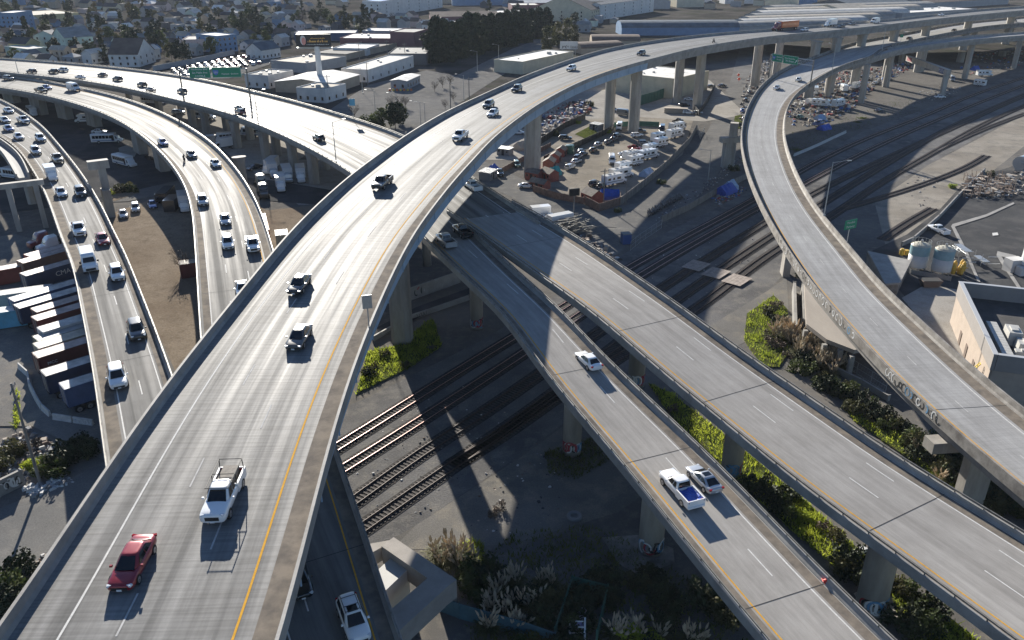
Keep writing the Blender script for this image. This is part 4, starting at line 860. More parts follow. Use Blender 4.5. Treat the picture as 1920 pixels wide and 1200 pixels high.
# motorcycles with riders --------------------------------------------------------
SKIN = mat('skin', (0.42, 0.26, 0.19), .6); CLOTH = mat('dark_riding_clothes', (0.03, 0.03, 0.035), .8); HELM = mat('helmet_shell', (0.05, 0.05, 0.06), .25, coat=1)
def motorbike(deck, px, py, label, plabel, col, group):
    p, a = DECKS[deck].place(px, py)
    if deck == 'M': a += math.pi
    p.z += .016; root = empty('motorcycle', p, a, label, 'motorcycle', group)
    for x in (.72, -.72):
        b = MB(); b.tube((x, -.07, .33), (x, .07, .33), .33, n=16); b.tube((x, -.075, .33), (x, .075, .33), .2, n=12, mi=1); b.build('wheel', [TYRE, RIM], root, loc=(0, 0, 0))
    b = MB(); body_loft(b, [(.62, .08, .55, .75), (.4, .16, .4, 1.0), (.1, .18, .35, .98), (-.2, .15, .4, .82), (-.8, .10, .62, .86)]); b.build('body', col, root, loc=(0, 0, 0))
    b = MB(); b.tube((.55, -.38, 1.02), (.55, .38, 1.02), .025, n=6); b.tube((.72, 0, .33), (.52, 0, 1.0), .05, n=6); b.build('handlebar', TRIM, root, loc=(0, 0, 0))
    me = bpy.data.meshes.new('person'); V = [(-.2, 0, .88), (-.12, 0, 1.15), (-.02, 0, 1.42), (.03, 0, 1.55), (.06, 0, 1.68), (.05, .2, 1.40), (.22, .30, 1.18), (.5, .33, 1.05), (.05, -.2, 1.40), (.22, -.30, 1.18), (.5, -.33, 1.05), (-.18, .13, .86), (.22, .22, .80), (.02, .2, .42), (.16, .2, .36), (-.18, -.13, .86), (.22, -.22, .80), (.02, -.2, .42), (.16, -.2, .36)]
    E_ = [(0, 1), (1, 2), (2, 3), (3, 4), (2, 5), (5, 6), (6, 7), (2, 8), (8, 9), (9, 10), (0, 11), (11, 12), (12, 13), (13, 14), (0, 15), (15, 16), (16, 17), (17, 18)]
    me.from_pydata(V, E_, []); o = bpy.data.objects.new('person', me); C.objects.link(o); sk = o.modifiers.new('k', 'SKIN')
    rr = [.15, .15, .17, .07, .09, .08, .055, .04, .08, .055, .04, .10, .085, .06, .05, .10, .085, .06, .05]
    for i, r_ in enumerate(rr): me.skin_vertices[0].data[i].radius = (r_, r_)
    me.skin_vertices[0].data[0].use_root = True; o.modifiers.new('s', 'SUBSURF').levels = 1
    dg = bpy.context.evaluated_depsgraph_get(); m2 = bpy.data.meshes.new_from_object(o.evaluated_get(dg)); o.modifiers.clear(); o.data = m2; m2.materials.append(CLOTH)
    o.location = p; o.rotation_euler = (0, 0, a); tag(o, plabel, 'person')
    b = MB(); b.lathe((.07, 0, 1.58), [(.08, 0), (.135, .06), (.14, .14), (.11, .23), (.03, .27)], 12); h = b.build('helmet', HELM, loc=(0, 0, 0)); h.parent = o
motorbike('M', 1338, 80, 'dark motorcycle alone on the flyover before the orange semi truck', 'rider in dark clothes leaning forward on the flyover motorcycle', COL['black'], GM_)
motorbike('L2', 346, 303, 'small dark motorcycle between lanes on the three lane ramp', 'rider in dark clothes on the motorcycle of the three lane ramp', COL['dark'], G2)

b = MB()
for s_ in (-.58, .58): b.tube((-1.7, s_, 1.74), (.35, s_, 1.74), .03, n=5)
for x in (-1.4, -.4, .2): b.tube((x, -.58, 1.76), (x, .58, 1.76), .03, n=5)
o = b.build('roof_rack', TRIM); o.parent = v2[-2]; b = MB(); b.box((-.1, 0, 1.703), (.7, .8, .012)); o = b.build('sunroof', GLASS); o.parent = v2[-2]
# ------------------------------------------------------------------ vegetation builders
def leaf_mat(name, a, b_, scale=0.5, trans=0.0):
    m = bpy.data.materials.new(name); m.use_nodes = True; nt = m.node_tree; bs = nt.nodes["Principled BSDF"]
    g = nt.nodes.new("ShaderNodeNewGeometry"); oi = nt.nodes.new("ShaderNodeObjectInfo")
    c = ramp(nt, noise(nt, g.outputs["Position"], scale, 3, 0.6), [(0.35, a), (0.65, b_)])
    c = mixc(nt, c, ramp(nt, oi.outputs["Random"], [(0.0, (0.7, 0.75, 0.7)), (1.0, (1.2, 1.15, 1.0))]), 1.0, 'MULTIPLY')
    nt.links.new(c, bs.inputs["Base Color"]); bs.inputs["Roughness"].default_value = 0.7; bs.inputs["Specular IOR Level"].default_value = 0.2
    if trans:
        ou = nt.nodes["Material Output"]; tb = nt.nodes.new("ShaderNodeBsdfTranslucent"); nt.links.new(c, tb.inputs[0]); mx = nt.nodes.new("ShaderNodeMixShader")
        mx.inputs[0].default_value = trans; nt.links.new(bs.outputs[0], mx.inputs[1]); nt.links.new(tb.outputs[0], mx.inputs[2]); nt.links.new(mx.outputs[0], ou.inputs[0])
    return m
LEAF_DARK = leaf_mat('dark_foliage', (0.022, 0.032, 0.018), (0.065, 0.078, 0.04), 0.6)
LEAF_GREEN = leaf_mat('green_foliage', (0.035, 0.055, 0.018), (0.085, 0.105, 0.035), 0.6, 0.2)
LEAF_OLIVE = leaf_mat('olive_foliage', (0.05, 0.055, 0.025), (0.11, 0.105, 0.05), 0.6, 0.2)
LEAF_DRY = leaf_mat('dry_twigs', (0.10, 0.075, 0.065), (0.19, 0.15, 0.125), 0.8)
LEAF_BROWN = leaf_mat('rusty_foliage', (0.12, 0.08, 0.03), (0.16, 0.14, 0.05), 0.6)
GRASS = leaf_mat('bright_grass', (0.16, 0.21, 0.02), (0.42, 0.48, 0.07), 0.5, 0.5)
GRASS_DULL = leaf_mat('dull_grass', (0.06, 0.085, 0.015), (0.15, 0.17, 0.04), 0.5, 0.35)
PLUME = leaf_mat('pampas_plume', (0.44, 0.36, 0.285), (0.66, 0.56, 0.46), 1.0, 0.3)
BLADE = leaf_mat('pampas_blades', (0.06, 0.07, 0.03), (0.15, 0.145, 0.075), 1.0, 0.2)
BARK = mat('bark', (0.10, 0.08, 0.06), 0.9, noise=0.3, nscale=3)
LEAFM = {'dark': LEAF_DARK, 'green': LEAF_GREEN, 'olive': LEAF_OLIVE, 'dry': LEAF_DRY, 'brown': LEAF_BROWN}
def leaf(b, p, s, r):
    a = Vector((r.gauss(0, 1), r.gauss(0, 1), r.gauss(0, 1))).normalized(); c = a.orthogonal().normalized() * s; d = a.cross(c).normalized() * s * .7
    p = Vector(p); b.add([p - c, p - d * .8 + c * .1, p + c, p + d], [(0, 1, 2, 3)])
def crown_mb(w, h, z0, n, s, r, shape='round', clumps=18):
    b = MB(); cl = []
    for _ in range(clumps):
        t = r.random(); z = z0 + h * t
        if shape == 'cone': rad = w / 2 * (1 - .85 * t)
        elif shape == 'column': rad = w / 2 * (.85 if t < .6 else .85 * (1 - (t - .6) / .45))
        else: rad = w / 2 * math.sqrt(max(.05, 1 - (2 * t - 1) ** 2)) * .8
        a = r.uniform(0, 6.283); q = rad * math.sqrt(r.random()); cl.append((q * math.cos(a), q * math.sin(a), z, r.uniform(.55, 1.15)))
    cr = max(w, h * .5) * (.20 if shape == 'round' else .17)
    for _ in range(n):
        x, y, z, k = r.choice(cl); d = Vector((r.gauss(0, 1), r.gauss(0, 1), r.gauss(0, .8))).normalized() * cr * k * (r.random() ** .4)
        leaf(b, (x + d.x, y + d.y, z + d.z), s * r.uniform(.6, 1.3), r)
    return b
def make_tree(name, w, h, trunk, leafm, n=700, s=.5, shape='round', seed=1, bare=False, clumps=18):
    r = random.Random(seed); root = empty(name); b = MB()
    b.tube((0, 0, -.2), (0, 0, trunk + h * .3), max(.12, h * .018), max(.06, h * .008), 7)
    for k in range(6 if not bare else 22):
        a = r.uniform(0, 6.283); z = trunk * .8 + h * .35 * r.random(); q = Vector((w * .35 * math.cos(a), w * .35 * math.sin(a), z + h * r.uniform(.2, .45)))
        b.tube((0, 0, z), q, max(.06, h * .008), .03, 5)
        if bare:
            for _ in range(4): b.tube(q.lerp(Vector((0, 0, z)), r.random() * .6), q + Vector((r.uniform(-1, 1), r.uniform(-1, 1), r.uniform(.2, 1))) * w * .15, .03, .012, 4)
    b.build('trunk', BARK, root)
    crown_mb(w, h, trunk, n, s, r, shape, clumps).build('crown', leafm, root); return root
TREE = {
 'oak': make_tree('tree', 7.5, 6.5, 1.6, LEAF_GREEN, 900, .48, seed=1), 'dark': make_tree('tree', 7.5, 7.5, 1.4, LEAF_DARK, 1000, .48, seed=2),
 'olive': make_tree('tree', 6.5, 6.0, 1.2, LEAF_OLIVE, 800, .46, seed=3), 'conifer': make_tree('conifer', 6.0, 12.5, 1.0, LEAF_DARK, 1300, .5, 'cone', 4, clumps=40),
 'row': make_tree('pine_tree', 13.0, 18.0, 0.4, LEAF_DARK, 6500, .75, 'column', 5, clumps=110), 'bare': make_tree('bare_tree', 6, 6, 1.5, LEAF_DRY, 160, .16, seed=6, bare=True),
 'rust': make_tree('tree', 7, 9.5, 1.6, LEAF_BROWN, 900, .46, seed=7), 'tall': make_tree('tree', 9.5, 12.5, 2.0, LEAF_OLIVE, 1900, .5, seed=8, clumps=30)}
def make_palm():
    root = empty('palm_tree'); b = MB(); b.tube((0, 0, -.2), (.2, 0, 8), .28, .2, 8); b.build('trunk', BARK, root); b = MB(); r = random.Random(3)
    for k in range(34):
        a = r.uniform(0, 6.283); e = r.uniform(-.5, 1.1); pr = Vector((.2, 0, 8)); d = Vector((math.cos(a) * math.cos(e), math.sin(a) * math.cos(e), math.sin(e))); w = Vector((-math.sin(a), math.cos(a), 0)) * .22
        for q in range(3):
            nx = pr + d * .85; d = (d + Vector((0, 0, -.35))).normalized(); b.quad(pr - w, pr + w, nx + w * .8, nx - w * .8); pr = nx
    b.build('crown', LEAF_GREEN, root); return root
TREE['palm'] = make_palm()
def make_bush(name, w, h, leafm, n, s, seed):
    r = random.Random(seed); b = MB(); cl = [(r.uniform(-.5, .5) * w * .7, r.uniform(-.5, .5) * w * .7, r.uniform(.1, .7) * h) for _ in range(9)]
    for _ in range(n):
        x, y, z = r.choice(cl); d = Vector((r.gauss(0, 1), r.gauss(0, 1), r.gauss(0, 1))).normalized() * w * .24 * r.random() ** .4
        leaf(b, (x + d.x, y + d.y, max(.03, z + d.z)), s * r.uniform(.6, 1.3), r)
    for _ in range(9):
        x, y, z = r.choice(cl); b.tube((x * .2, y * .2, 0), (x, y, z), .03, .012, 4)
    return b.build(name, leafm)
BUSH = {'green': make_bush('bush', 2.6, 1.7, LEAF_GREEN, 750, .15, 1), 'dark': make_bush('bush', 2.8, 1.9, LEAF_DARK, 800, .16, 2), 'olive': make_bush('bush', 2.4, 1.5, LEAF_OLIVE, 700, .14, 3), 'dry': make_bush('dry_bush', 2.0, 1.2, LEAF_DRY, 520, .10, 4), 'lush': make_bush('bush', 2.4, 1.1, GRASS, 800, .14, 5)}
def make_pampas(seed, dim=1.0):
    r = random.Random(seed); root = empty('pampas_grass'); b = MB()
    for _ in range(150):
        a = r.uniform(0, 6.283); L = r.uniform(1.1, 2.0); e = r.uniform(.5, 1.35); p = Vector((r.gauss(0, .18), r.gauss(0, .18), 0)); d = Vector((math.cos(a) * math.cos(e), math.sin(a) * math.cos(e), math.sin(e))); w = Vector((-math.sin(a), math.cos(a), 0)) * .03
        for q in range(4):
            n_ = p + d * (L / 4); d = (d + Vector((math.cos(a) * .16, math.sin(a) * .16, -.34))).normalized(); b.quad(p - w, p + w, n_ + w * .8, n_ - w * .8); p = n_
    b.build('blades', BLADE, root); b = MB()
    for _ in range(17):
        a = r.uniform(0, 6.283); e = r.uniform(1.0, 1.45); H = r.uniform(1.7, 2.9); d = Vector((math.cos(a) * math.cos(e), math.sin(a) * math.cos(e), math.sin(e))); p = d * (H - .75)
        b.tube((0, 0, .2), p, .018, .014, 4); t = d.orthogonal().normalized(); u = d.cross(t)
        pr = [(.02, 0), (.10, .14), (.125, .32), (.09, .55), (.015, .80)]
        b.loft([[tuple(p + d * z + t * (k * math.cos(q * 1.0472)) + u * (k * math.sin(q * 1.0472)) + Vector((math.cos(a), math.sin(a), 0)) * z * z * .12) for q in range(6)] for k, z in pr])
    b.build('plumes', PLUME, root); return root
PAMPAS = [make_pampas(k) for k in (1, 2, 3)]
def grow(kind, px, py, sc, label, cat='tree', group=None, rz=None, z=0.0):
    return copy_tree(TREE[kind], at(px, py, 0) + Vector((0, 0, z)), rnd.uniform(0, 6.28) if rz is None else rz, label, cat, group, sc=sc)
def bush(kind, px, py, sc, label, group=None, flat=1.0, z=0.0):
    o = copy_tree(BUSH[kind], at(px, py, 0) + Vector((0, 0, z)), rnd.uniform(0, 6.28), label, 'bush', group, sc=sc); o.scale.z *= flat; return o
def pampas(px, py, sc, label, group=None):
    return copy_tree(rnd.choice(PAMPAS), at(px, py, 0), rnd.uniform(0, 6.28), label, 'pampas grass', group, sc=sc)
def inpoly(x, y, P):
    c = False; j = len(P) - 1
    for i in range(len(P)):
        if (P[i][1] > y) != (P[j][1] > y) and x < (P[j][0] - P[i][0]) * (y - P[i][1]) / (P[j][1] - P[i][1]) + P[i][0]: c = not c
        j = i
    return c
def grass_area(px, n, h, m=None, label=None, seed=3, soil=True, holes=()):
    P = [at(x, y, 0) for x, y in px]; P = [(p.x, p.y) for p in P]; r = random.Random(seed); b = MB()
    x0, x1 = min(p[0] for p in P), max(p[0] for p in P); y0, y1 = min(p[1] for p in P), max(p[1] for p in P)
    if soil: patch('grass_ground', px, GRASS_SOIL)
    k = 0; tries = 0
    tus = [(r.uniform(x0, x1), r.uniform(y0, y1), r.uniform(.4, 1.5)) for _ in range(max(20, n // 60))]
    while k < n and tries < n * 30:
        tries += 1
        if r.random() < .6: tx, ty, tr = r.choice(tus); x, y = r.gauss(tx, tr), r.gauss(ty, tr)
        else: x, y = r.uniform(x0, x1), r.uniform(y0, y1)
        if not inpoly(x, y, P): continue
        k += 1; a = r.uniform(0, 6.283); w = .05 + .05 * r.random(); hh = h * r.uniform(.5, 1.4); dx, dy = math.cos(a) * w, math.sin(a) * w; lx, ly = r.gauss(0, .4) * hh, r.gauss(0, .4) * hh
        b.add([(x - dx, y - dy, 0), (x + dx, y + dy, 0), (x + lx + dx * .3, y + ly + dy * .3, hh), (x + lx - dx * .3, y + ly - dy * .3, hh)], [(0, 1, 2, 3)])
    tag(b.build('grass', m or GRASS), label or 'rough green grass on open ground', 'grass', None, 'stuff')
# ------------------------------------------------------------------ objects of the yards
def text_faces(s, size, font_scale=(1, 1)):
    cu = bpy.data.curves.new('t', 'FONT'); cu.body = s; cu.size = size; cu.align_x = 'CENTER'; cu.align_y = 'CENTER'; cu.resolution_u = 2
    o = bpy.data.objects.new('t', cu); C.objects.link(o); dg = bpy.context.evaluated_depsgraph_get(); me = bpy.data.meshes.new_from_object(o.evaluated_get(dg))
    vs = [(v.co.x * font_scale[0], v.co.y * font_scale[1]) for v in me.vertices]; fs = [tuple(p.vertices) for p in me.polygons]
    bpy.data.objects.remove(o); bpy.data.meshes.remove(me); bpy.data.curves.remove(cu); return vs, fs
def text_on(b, s, size, org, right, up, off=.02, mi=0, sx=1.0):
    """lettering lying on a plane: right and up are unit vectors of that plane"""
    vs, fs = text_faces(s, size, (sx, 1)); n = Vector(right).cross(Vector(up)).normalized() * off
    b.add([Vector(org) + Vector(right) * x + Vector(up) * y + n for x, y in vs], fs, mi)
def corr_mat(name, c, rot=0.0, scale=3.2, noise_=.2):
    m = mat(name, c, .55, noise=noise_, nscale=.5); nt = m.node_tree; bs = nt.nodes["Principled BSDF"]
    tc = nt.nodes.new("ShaderNodeTexCoord"); w = nt.nodes.new("ShaderNodeTexWave"); w.bands_direction = 'X'; w.inputs["Scale"].default_value = scale
    nt.links.new(tc.outputs["Object"], w.inputs["Vector"]); bp = nt.nodes.new("ShaderNodeBump"); bp.inputs["Strength"].default_value = .7; bp.inputs["Distance"].default_value = .05
    nt.links.new(w.outputs["Fac"], bp.inputs["Height"]); nt.links.new(bp.outputs[0], bs.inputs["Normal"]); return m
CORR = {k: corr_mat('corrugated_' + k, c) for k, c in {'navy': (0.02, 0.035, 0.085), 'maroon': (0.11, 0.018, 0.02), 'red': (0.22, 0.05, 0.035), 'white': (0.62, 0.62, 0.62), 'grey': (0.32, 0.33, 0.33), 'blue': (0.05, 0.09, 0.20), 'cyan': (0.12, 0.38, 0.52), 'beige': (0.45, 0.42, 0.33), 'olive': (0.16, 0.17, 0.13), 'orange': (0.45, 0.14, 0.06), 'rust': (0.25, 0.12, 0.08), 'green': (0.06, 0.16, 0.12)}.items()}
ROOF_WORN = {k: corr_mat('worn_top_' + k, c, noise_=.35) for k, c in {'pale': (0.55, 0.54, 0.53), 'pink': (0.50, 0.40, 0.38), 'grey': (0.36, 0.36, 0.36), 'tan': (0.48, 0.43, 0.35)}.items()}
def container(px, py, z, qx, qy, col, label, top='pale', L=12.19, chassis=False, text=None, group='shipping containers in the yard', H=2.7, cat='container'):
    """near left top corner at pixel (px, py), long edge towards pixel (qx, qy)"""
    zt = z + H; p = at(px, py, zt); q = at(qx, qy, zt); d = (q - p).normalized(); a = math.atan2(d.y, d.x); n = Vector((-d.y, d.x, 0))
    c = p + d * (L / 2) + n * 1.22; root = empty('shipping_container', (c.x, c.y, 0), a, label, cat, group)
    b = MB(); b.box((0, 0, z + H / 2 - .02), (L - .06, 2.40, H - .06)); b.build('walls', CORR[col], root, loc=(0, 0, 0))
    b = MB(); b.box((0, 0, zt - .025), (L - .3, 2.3, .05)); b.build('top', ROOF_WORN[top], root, loc=(0, 0, 0))
    b = MB()
    for y in (-1.2, 1.2):
        for zz in (z + .06, zt - .05): b.box((0, y, zz), (L, .10, .12))
        for x in (-L / 2 + .06, L / 2 - .06): b.box((x, y, z + H / 2), (.14, .10, H))
    b.build('frame', CORR[col], root, loc=(0, 0, 0))
    b = MB()
    for y in (-.55, -.25, .25, .55): b.tube((-L / 2 - .02, y, z + .15), (-L / 2 - .02, y, zt - .15), .025, n=5)
    b.build('door_bars', GALV, root, loc=(0, 0, 0))
    if chassis:
        b = MB(); b.box((0, 0, z - .2), (L, .9, .25)); b.build('chassis', TRIM, root, loc=(0, 0, 0))
        for x in (-L / 2 + 1.2, -L / 2 + 2.5):
            for s_ in (-1, 1): b = MB(); wheel_mb(b, x, s_ * 1.15, .5, s_, .5); b.build('wheel', [TYRE, RIM, TRIM], root, loc=(0, 0, 0))
    if text:
        b = MB(); text_on(b, text[0], text[1], (text[2], -1.21, z + H * .55), (1, 0, 0), (0, 0, 1), .03); b.build('lettering', WHITE_PAINT, root, loc=(0, 0, 0))
    return root
WOOD = mat('grey_weathered_wood', (0.20, 0.185, 0.17), .85, noise=.3, nscale=1.5, stretch=(1, 1, .2))
WOODFENCE = mat('brown_board_fence', (0.20, 0.13, 0.10), .85, noise=.3, nscale=1.2)
REDBARN = mat('barn_red_boards', (0.26, 0.085, 0.06), .8, noise=.2, nscale=1)
SHINGLE = mat('brown_shingles', (0.19, 0.165, 0.14), .9, noise=.25, nscale=1.2)
MESHGREEN = mat('green_netting', (0.05, 0.13, 0.10), .8, noise=.2, nscale=1)
def fence(px, h, m, label, thick=.08, cat='fence', post=2.6, name='fence', z=0.0, group=None):
    P = [at(x, y, z) for x, y in px]; base = P[0].copy(); root = empty(name, base, 0, label, cat, group); b = MB(); pb = MB()
    for p, q in zip(P[:-1], P[1:]):
        d = q - p; L = d.length; a = math.atan2(d.y, d.x); c = (p + q) / 2; b.box((c.x, c.y, z + h / 2), (L, thick, h), a); n = max(1, int(L / post))
        for k in range(n + 1): o = p.lerp(q, k / n); pb.box((o.x, o.y, z + (h + .1) / 2), (.13, .13 + thick, h + .1), a)
    b.build('panels', m, root); pb.build('posts', m, root); return root
def chain_fence(px, h, label, group='chain link fences'):
    P = [at(x, y, 0) for x, y in px]; root = empty('chain_link_fence', P[0], 0, label, 'fence', group); b = MB()
    for p, q in zip(P[:-1], P[1:]):
        n = max(1, int((q - p).length / 3))
        for k in range(n + 1): o = p.lerp(q, k / n); b.tube(o, o + Vector((0, 0, h)), .04, n=5)
        for z in (h, h * .5, .1): b.tube(p + Vector((0, 0, z)), q + Vector((0, 0, z)), .022, n=4)
        m = int((q - p).length / .5)
        for k in range(m): o = p.lerp(q, k / m); b.tube(o, o + (q - p).normalized() * .5 + Vector((0, 0, h)), .008, n=3, cap=False)
    b.build('posts_and_wire', GALV, root); return root
def shed(cx, cy, hx, hy, L, W, h, wallm, roofm, label, gable=True, cat='shed', door=True, rise=.3):
    p = at(cx, cy, 0); q = at(hx, hy, 0); a = math.atan2(q.y - p.y, q.x - p.x); root = empty('shed', p, a, label, cat, 'sheds in the camp'); b = MB()
    b.box((0, 0, h / 2), (L, W, h)); r = W * rise if gable else .25
    if gable:
        for x in (-L / 2, L / 2): b.add([(x, -W / 2, h), (x, W / 2, h), (x, 0, h + r)], [(0, 1, 2) if x > 0 else (0, 2, 1)])
    b.build('walls', wallm, root, loc=(0, 0, 0)); b = MB(); e = .2
    if gable:
        for s_ in (-1, 1): b.add([(-L / 2 - e, s_ * (W / 2 + e), h - e * rise * 2 + .06), (L / 2 + e, s_ * (W / 2 + e), h - e * rise * 2 + .06), (L / 2 + e, 0, h + r + .06), (-L / 2 - e, 0, h + r + .06)], [(0, 1, 2, 3) if s_ < 0 else (3, 2, 1, 0)])
    else: b.add([(-L / 2 - e, -W / 2 - e, h + .05), (L / 2 + e, -W / 2 - e, h + .05), (L / 2 + e, W / 2 + e, h + .25), (-L / 2 - e, W / 2 + e, h + .25)], [(0, 1, 2, 3)])
    b.build('roof', roofm, root, loc=(0, 0, 0))
    if door:
        b = MB(); b.box((0, -W / 2 - .02, 1.0), (.9, .05, 2.0)); b.build('door', TRIM, root, loc=(0, 0, 0))
        for x in (-L * .32, L * .32): b = MB(); b.box((x, -W / 2 - .02, h * .62), (.6, .05, .6)); b.build('window', GLASS, root, loc=(0, 0, 0))
    return root
def light_pole(px, py, h, label, arm=2.6, toward=None, base=None, group='street light poles', m=None):
    p = base or at(px, py, 0); q = at(*toward, p.z) if toward else p + Vector((1, 0, 0)); d = (q - p); d.z = 0; d.normalize()
    root = empty('light_pole', p, 0, label, 'light pole', group); m = m or GALV; b = MB(); b.tube(p, p + Vector((0, 0, h)), .13, .07, 8); b.box((p.x, p.y, p.z + .15), (.4, .4, .3)); b.build('pole', m, root)
    b = MB(); t = p + Vector((0, 0, h - .15)); e = t + d * arm + Vector((0, 0, .5)); b.tube(t, e, .05, .04, 6); b.build('arm', m, root)
    b = MB(); f = e + d * .3; b.box((f.x, f.y, f.z), (.75, .28, .14), math.atan2(d.y, d.x)); b.build('lamp_head', GALV, root); return root
def utility_pole(px, py, h, label, lean=(0, 0), arms=1, rz=0.4):
    p = at(px, py, 0); root = empty('utility_pole', p, 0, label, 'utility pole', 'wooden utility poles'); t = p + Vector((lean[0], lean[1], h)); b = MB(); b.tube(p, t, .19, .12, 8); b.build('pole', WOOD, root)
    for k in range(arms):
        c = t - Vector((0, 0, .7 + 1.3 * k)); d = Vector((math.cos(rz), math.sin(rz), 0)) * 1.25; b = MB(); b.box((c.x, c.y, c.z), (2.5, .1, .13), rz); b.build('crossarm', WOOD, root)
        for s_ in (-1, -.45, .45, 1): b = MB(); b.tube(c + d * s_ * .9, c + d * s_ * .9 + Vector((0, 0, .25)), .05, .04, 6); b.build('insulator', COL['silver'], root)
    return root, t
def rubble(name, px, n, label, cat, mats, smin=.2, smax=1.0, seed=5, hmax=.6):
    """mass of nameless trash and debris over the traced outline"""
    P = [at(x, y, 0) for x, y in px]; P = [(p.x, p.y) for p in P]; r = random.Random(seed); b = MB(); x0, x1 = min(p[0] for p in P), max(p[0] for p in P); y0, y1 = min(p[1] for p in P), max(p[1] for p in P); k = 0; t = 0
    while k < n and t < n * 40:
        t += 1; x, y = r.uniform(x0, x1), r.uniform(y0, y1)
        if not inpoly(x, y, P): continue
        k += 1; s = r.uniform(smin, smax); h = s * r.uniform(.2, hmax); a = r.uniform(0, 3.14); mi = r.randrange(len(mats))
        if r.random() < .5: b.box((x, y, h / 2), (s, s * r.uniform(.3, .9), h), a, mi, r.uniform(.5, 1))
        else:
            vs = [(x + s * .6 * math.cos(a + q * 1.05) * r.uniform(.6, 1.1), y + s * .6 * math.sin(a + q * 1.05) * r.uniform(.6, 1.1), .02) for q in range(6)] + [(x, y, h)]
            b.add(vs, [(q, (q + 1) % 6, 6) for q in range(6)], mi)
    return tag(b.build(name, mats), label, cat, None, 'stuff')
JUNK = [mat('junk_white', (0.55, 0.54, 0.52), .8), mat('junk_grey', (0.22, 0.22, 0.22), .8), mat('junk_brown', (0.18, 0.13, 0.10), .9), mat('junk_tan', (0.38, 0.32, 0.26), .9), mat('junk_dark', (0.05, 0.05, 0.055), .8), mat('junk_blue', (0.05, 0.12, 0.30), .7), mat('junk_red', (0.30, 0.06, 0.05), .8)]
JUNK2 = JUNK[:5]
def scrawl(b, org, right, up, w, h, n, r, off=.02, mats=4):
    """overlapping bubble strokes of spray paint"""
    org, right, up = Vector(org), Vector(right), Vector(up); nn = right.cross(up).normalized()
    for k in range(n):
        x = -w / 2 + w * (k + .5) / n + r.uniform(-.1, .1); a0 = r.uniform(0, 6.28); R1 = h * r.uniform(.28, .46); pts = []
        segs = r.randint(6, 10); sp = r.uniform(2.5, 5.5)
        for q in range(segs + 1): t = a0 + sp * q / segs; pts.append((x + R1 * .7 * math.cos(t), R1 * math.sin(t)))
        th = h * r.uniform(.07, .13); mi = r.randrange(mats); o = off + .004 * (k % 5)
        for (xa, ya), (xb, yb) in zip(pts[:-1], pts[1:]):
            d = Vector((xb - xa, yb - ya)); 
            if d.length < 1e-4: continue
            m = Vector((-d.y, d.x)).normalized() * th / 2
            def W(u, v): return org + right * u + up * v + nn * o
            b.add([W(xa - m.x, ya - m.y), W(xb - m.x, yb - m.y), W(xb + m.x, yb + m.y), W(xa + m.x, ya + m.y)], [(0, 1, 2, 3)], mi)
SPRAY = [mat('spray_black', (0.02, 0.02, 0.02), .6), mat('spray_white', (0.65, 0.65, 0.63), .6), mat('spray_blue', (0.12, 0.28, 0.45), .6), mat('spray_red', (0.35, 0.04, 0.05), .6)]
# ------------------------------------------------------------------ left side: container yard, lots under the ramps
upper_begin()
ax = (73, -23)                                                       # picture direction of the container row near its middle
def cont(x, y, z, col, label, top='pale', **k): return container(x, y, z, x + 73, y - 22 + (y - 600) * -.01, col, label, top, **k)
cont(56, 482, 1.2, 'red', 'container with a pinkish white top, farthest of the row by the ramp', 'pink', chassis=True)
cont(43, 494, 1.2, 'rust', 'rusty container second from the far end of the row', 'pink', chassis=True)
cont(48, 518, 1.2, 'navy', 'navy container with large white letters on its side', 'pink', chassis=True, text=('CMA CGM', 1.25, 1.6))
cont(26, 566, 1.2, 'blue', 'blue container with a pale top in front of the lettered one', 'pale', chassis=True)
cont(36, 579, 1.2, 'navy', 'plain navy container with a pale top in the row middle', 'pale', chassis=True)
cont(68, 586, 1.2, 'maroon', 'maroon container directly behind another maroon one', 'pink', chassis=True)
cont(69, 602, 1.2, 'maroon', 'maroon container in front of another maroon one', 'pink', chassis=True)
cont(80, 623, 1.2, 'white', 'short white topped container behind the olive one', 'pale', chassis=True)
cont(71, 640, .8, 'olive', 'low olive container between the white and beige tops', 'grey')
cont(72, 654, 1.0, 'beige', 'beige topped container in the yard row', 'tan')
cont(70, 672, 1.2, 'maroon', 'dark maroon container with small white letters', 'pink', chassis=True, text=('MCC', .6, -4.4))
cont(85, 706, 1.2, 'navy', 'navy container with pale ribbed top, second nearest the camera', 'pale', chassis=True, text=('XPO', 1.1, 2.0))
cont(120, 731, 1.2, 'blue', 'blue container on a trailer, nearest the camera in the yard', 'pale', chassis=True)
container(-70, 520, .3, -5, 508, 'red', 'red ended container with grey top at the left picture edge', 'grey', L=9)
container(-60, 562, .3, 22, 551, 'grey', 'long grey container at the left picture edge', 'grey', L=12)
container(-40, 592, .3, 24, 583, 'cyan', 'light blue container at the left picture edge', 'pale', L=6.1)
TRACTOR_ = make_semi  # the maroon road tractor beside the row is a tractor without container
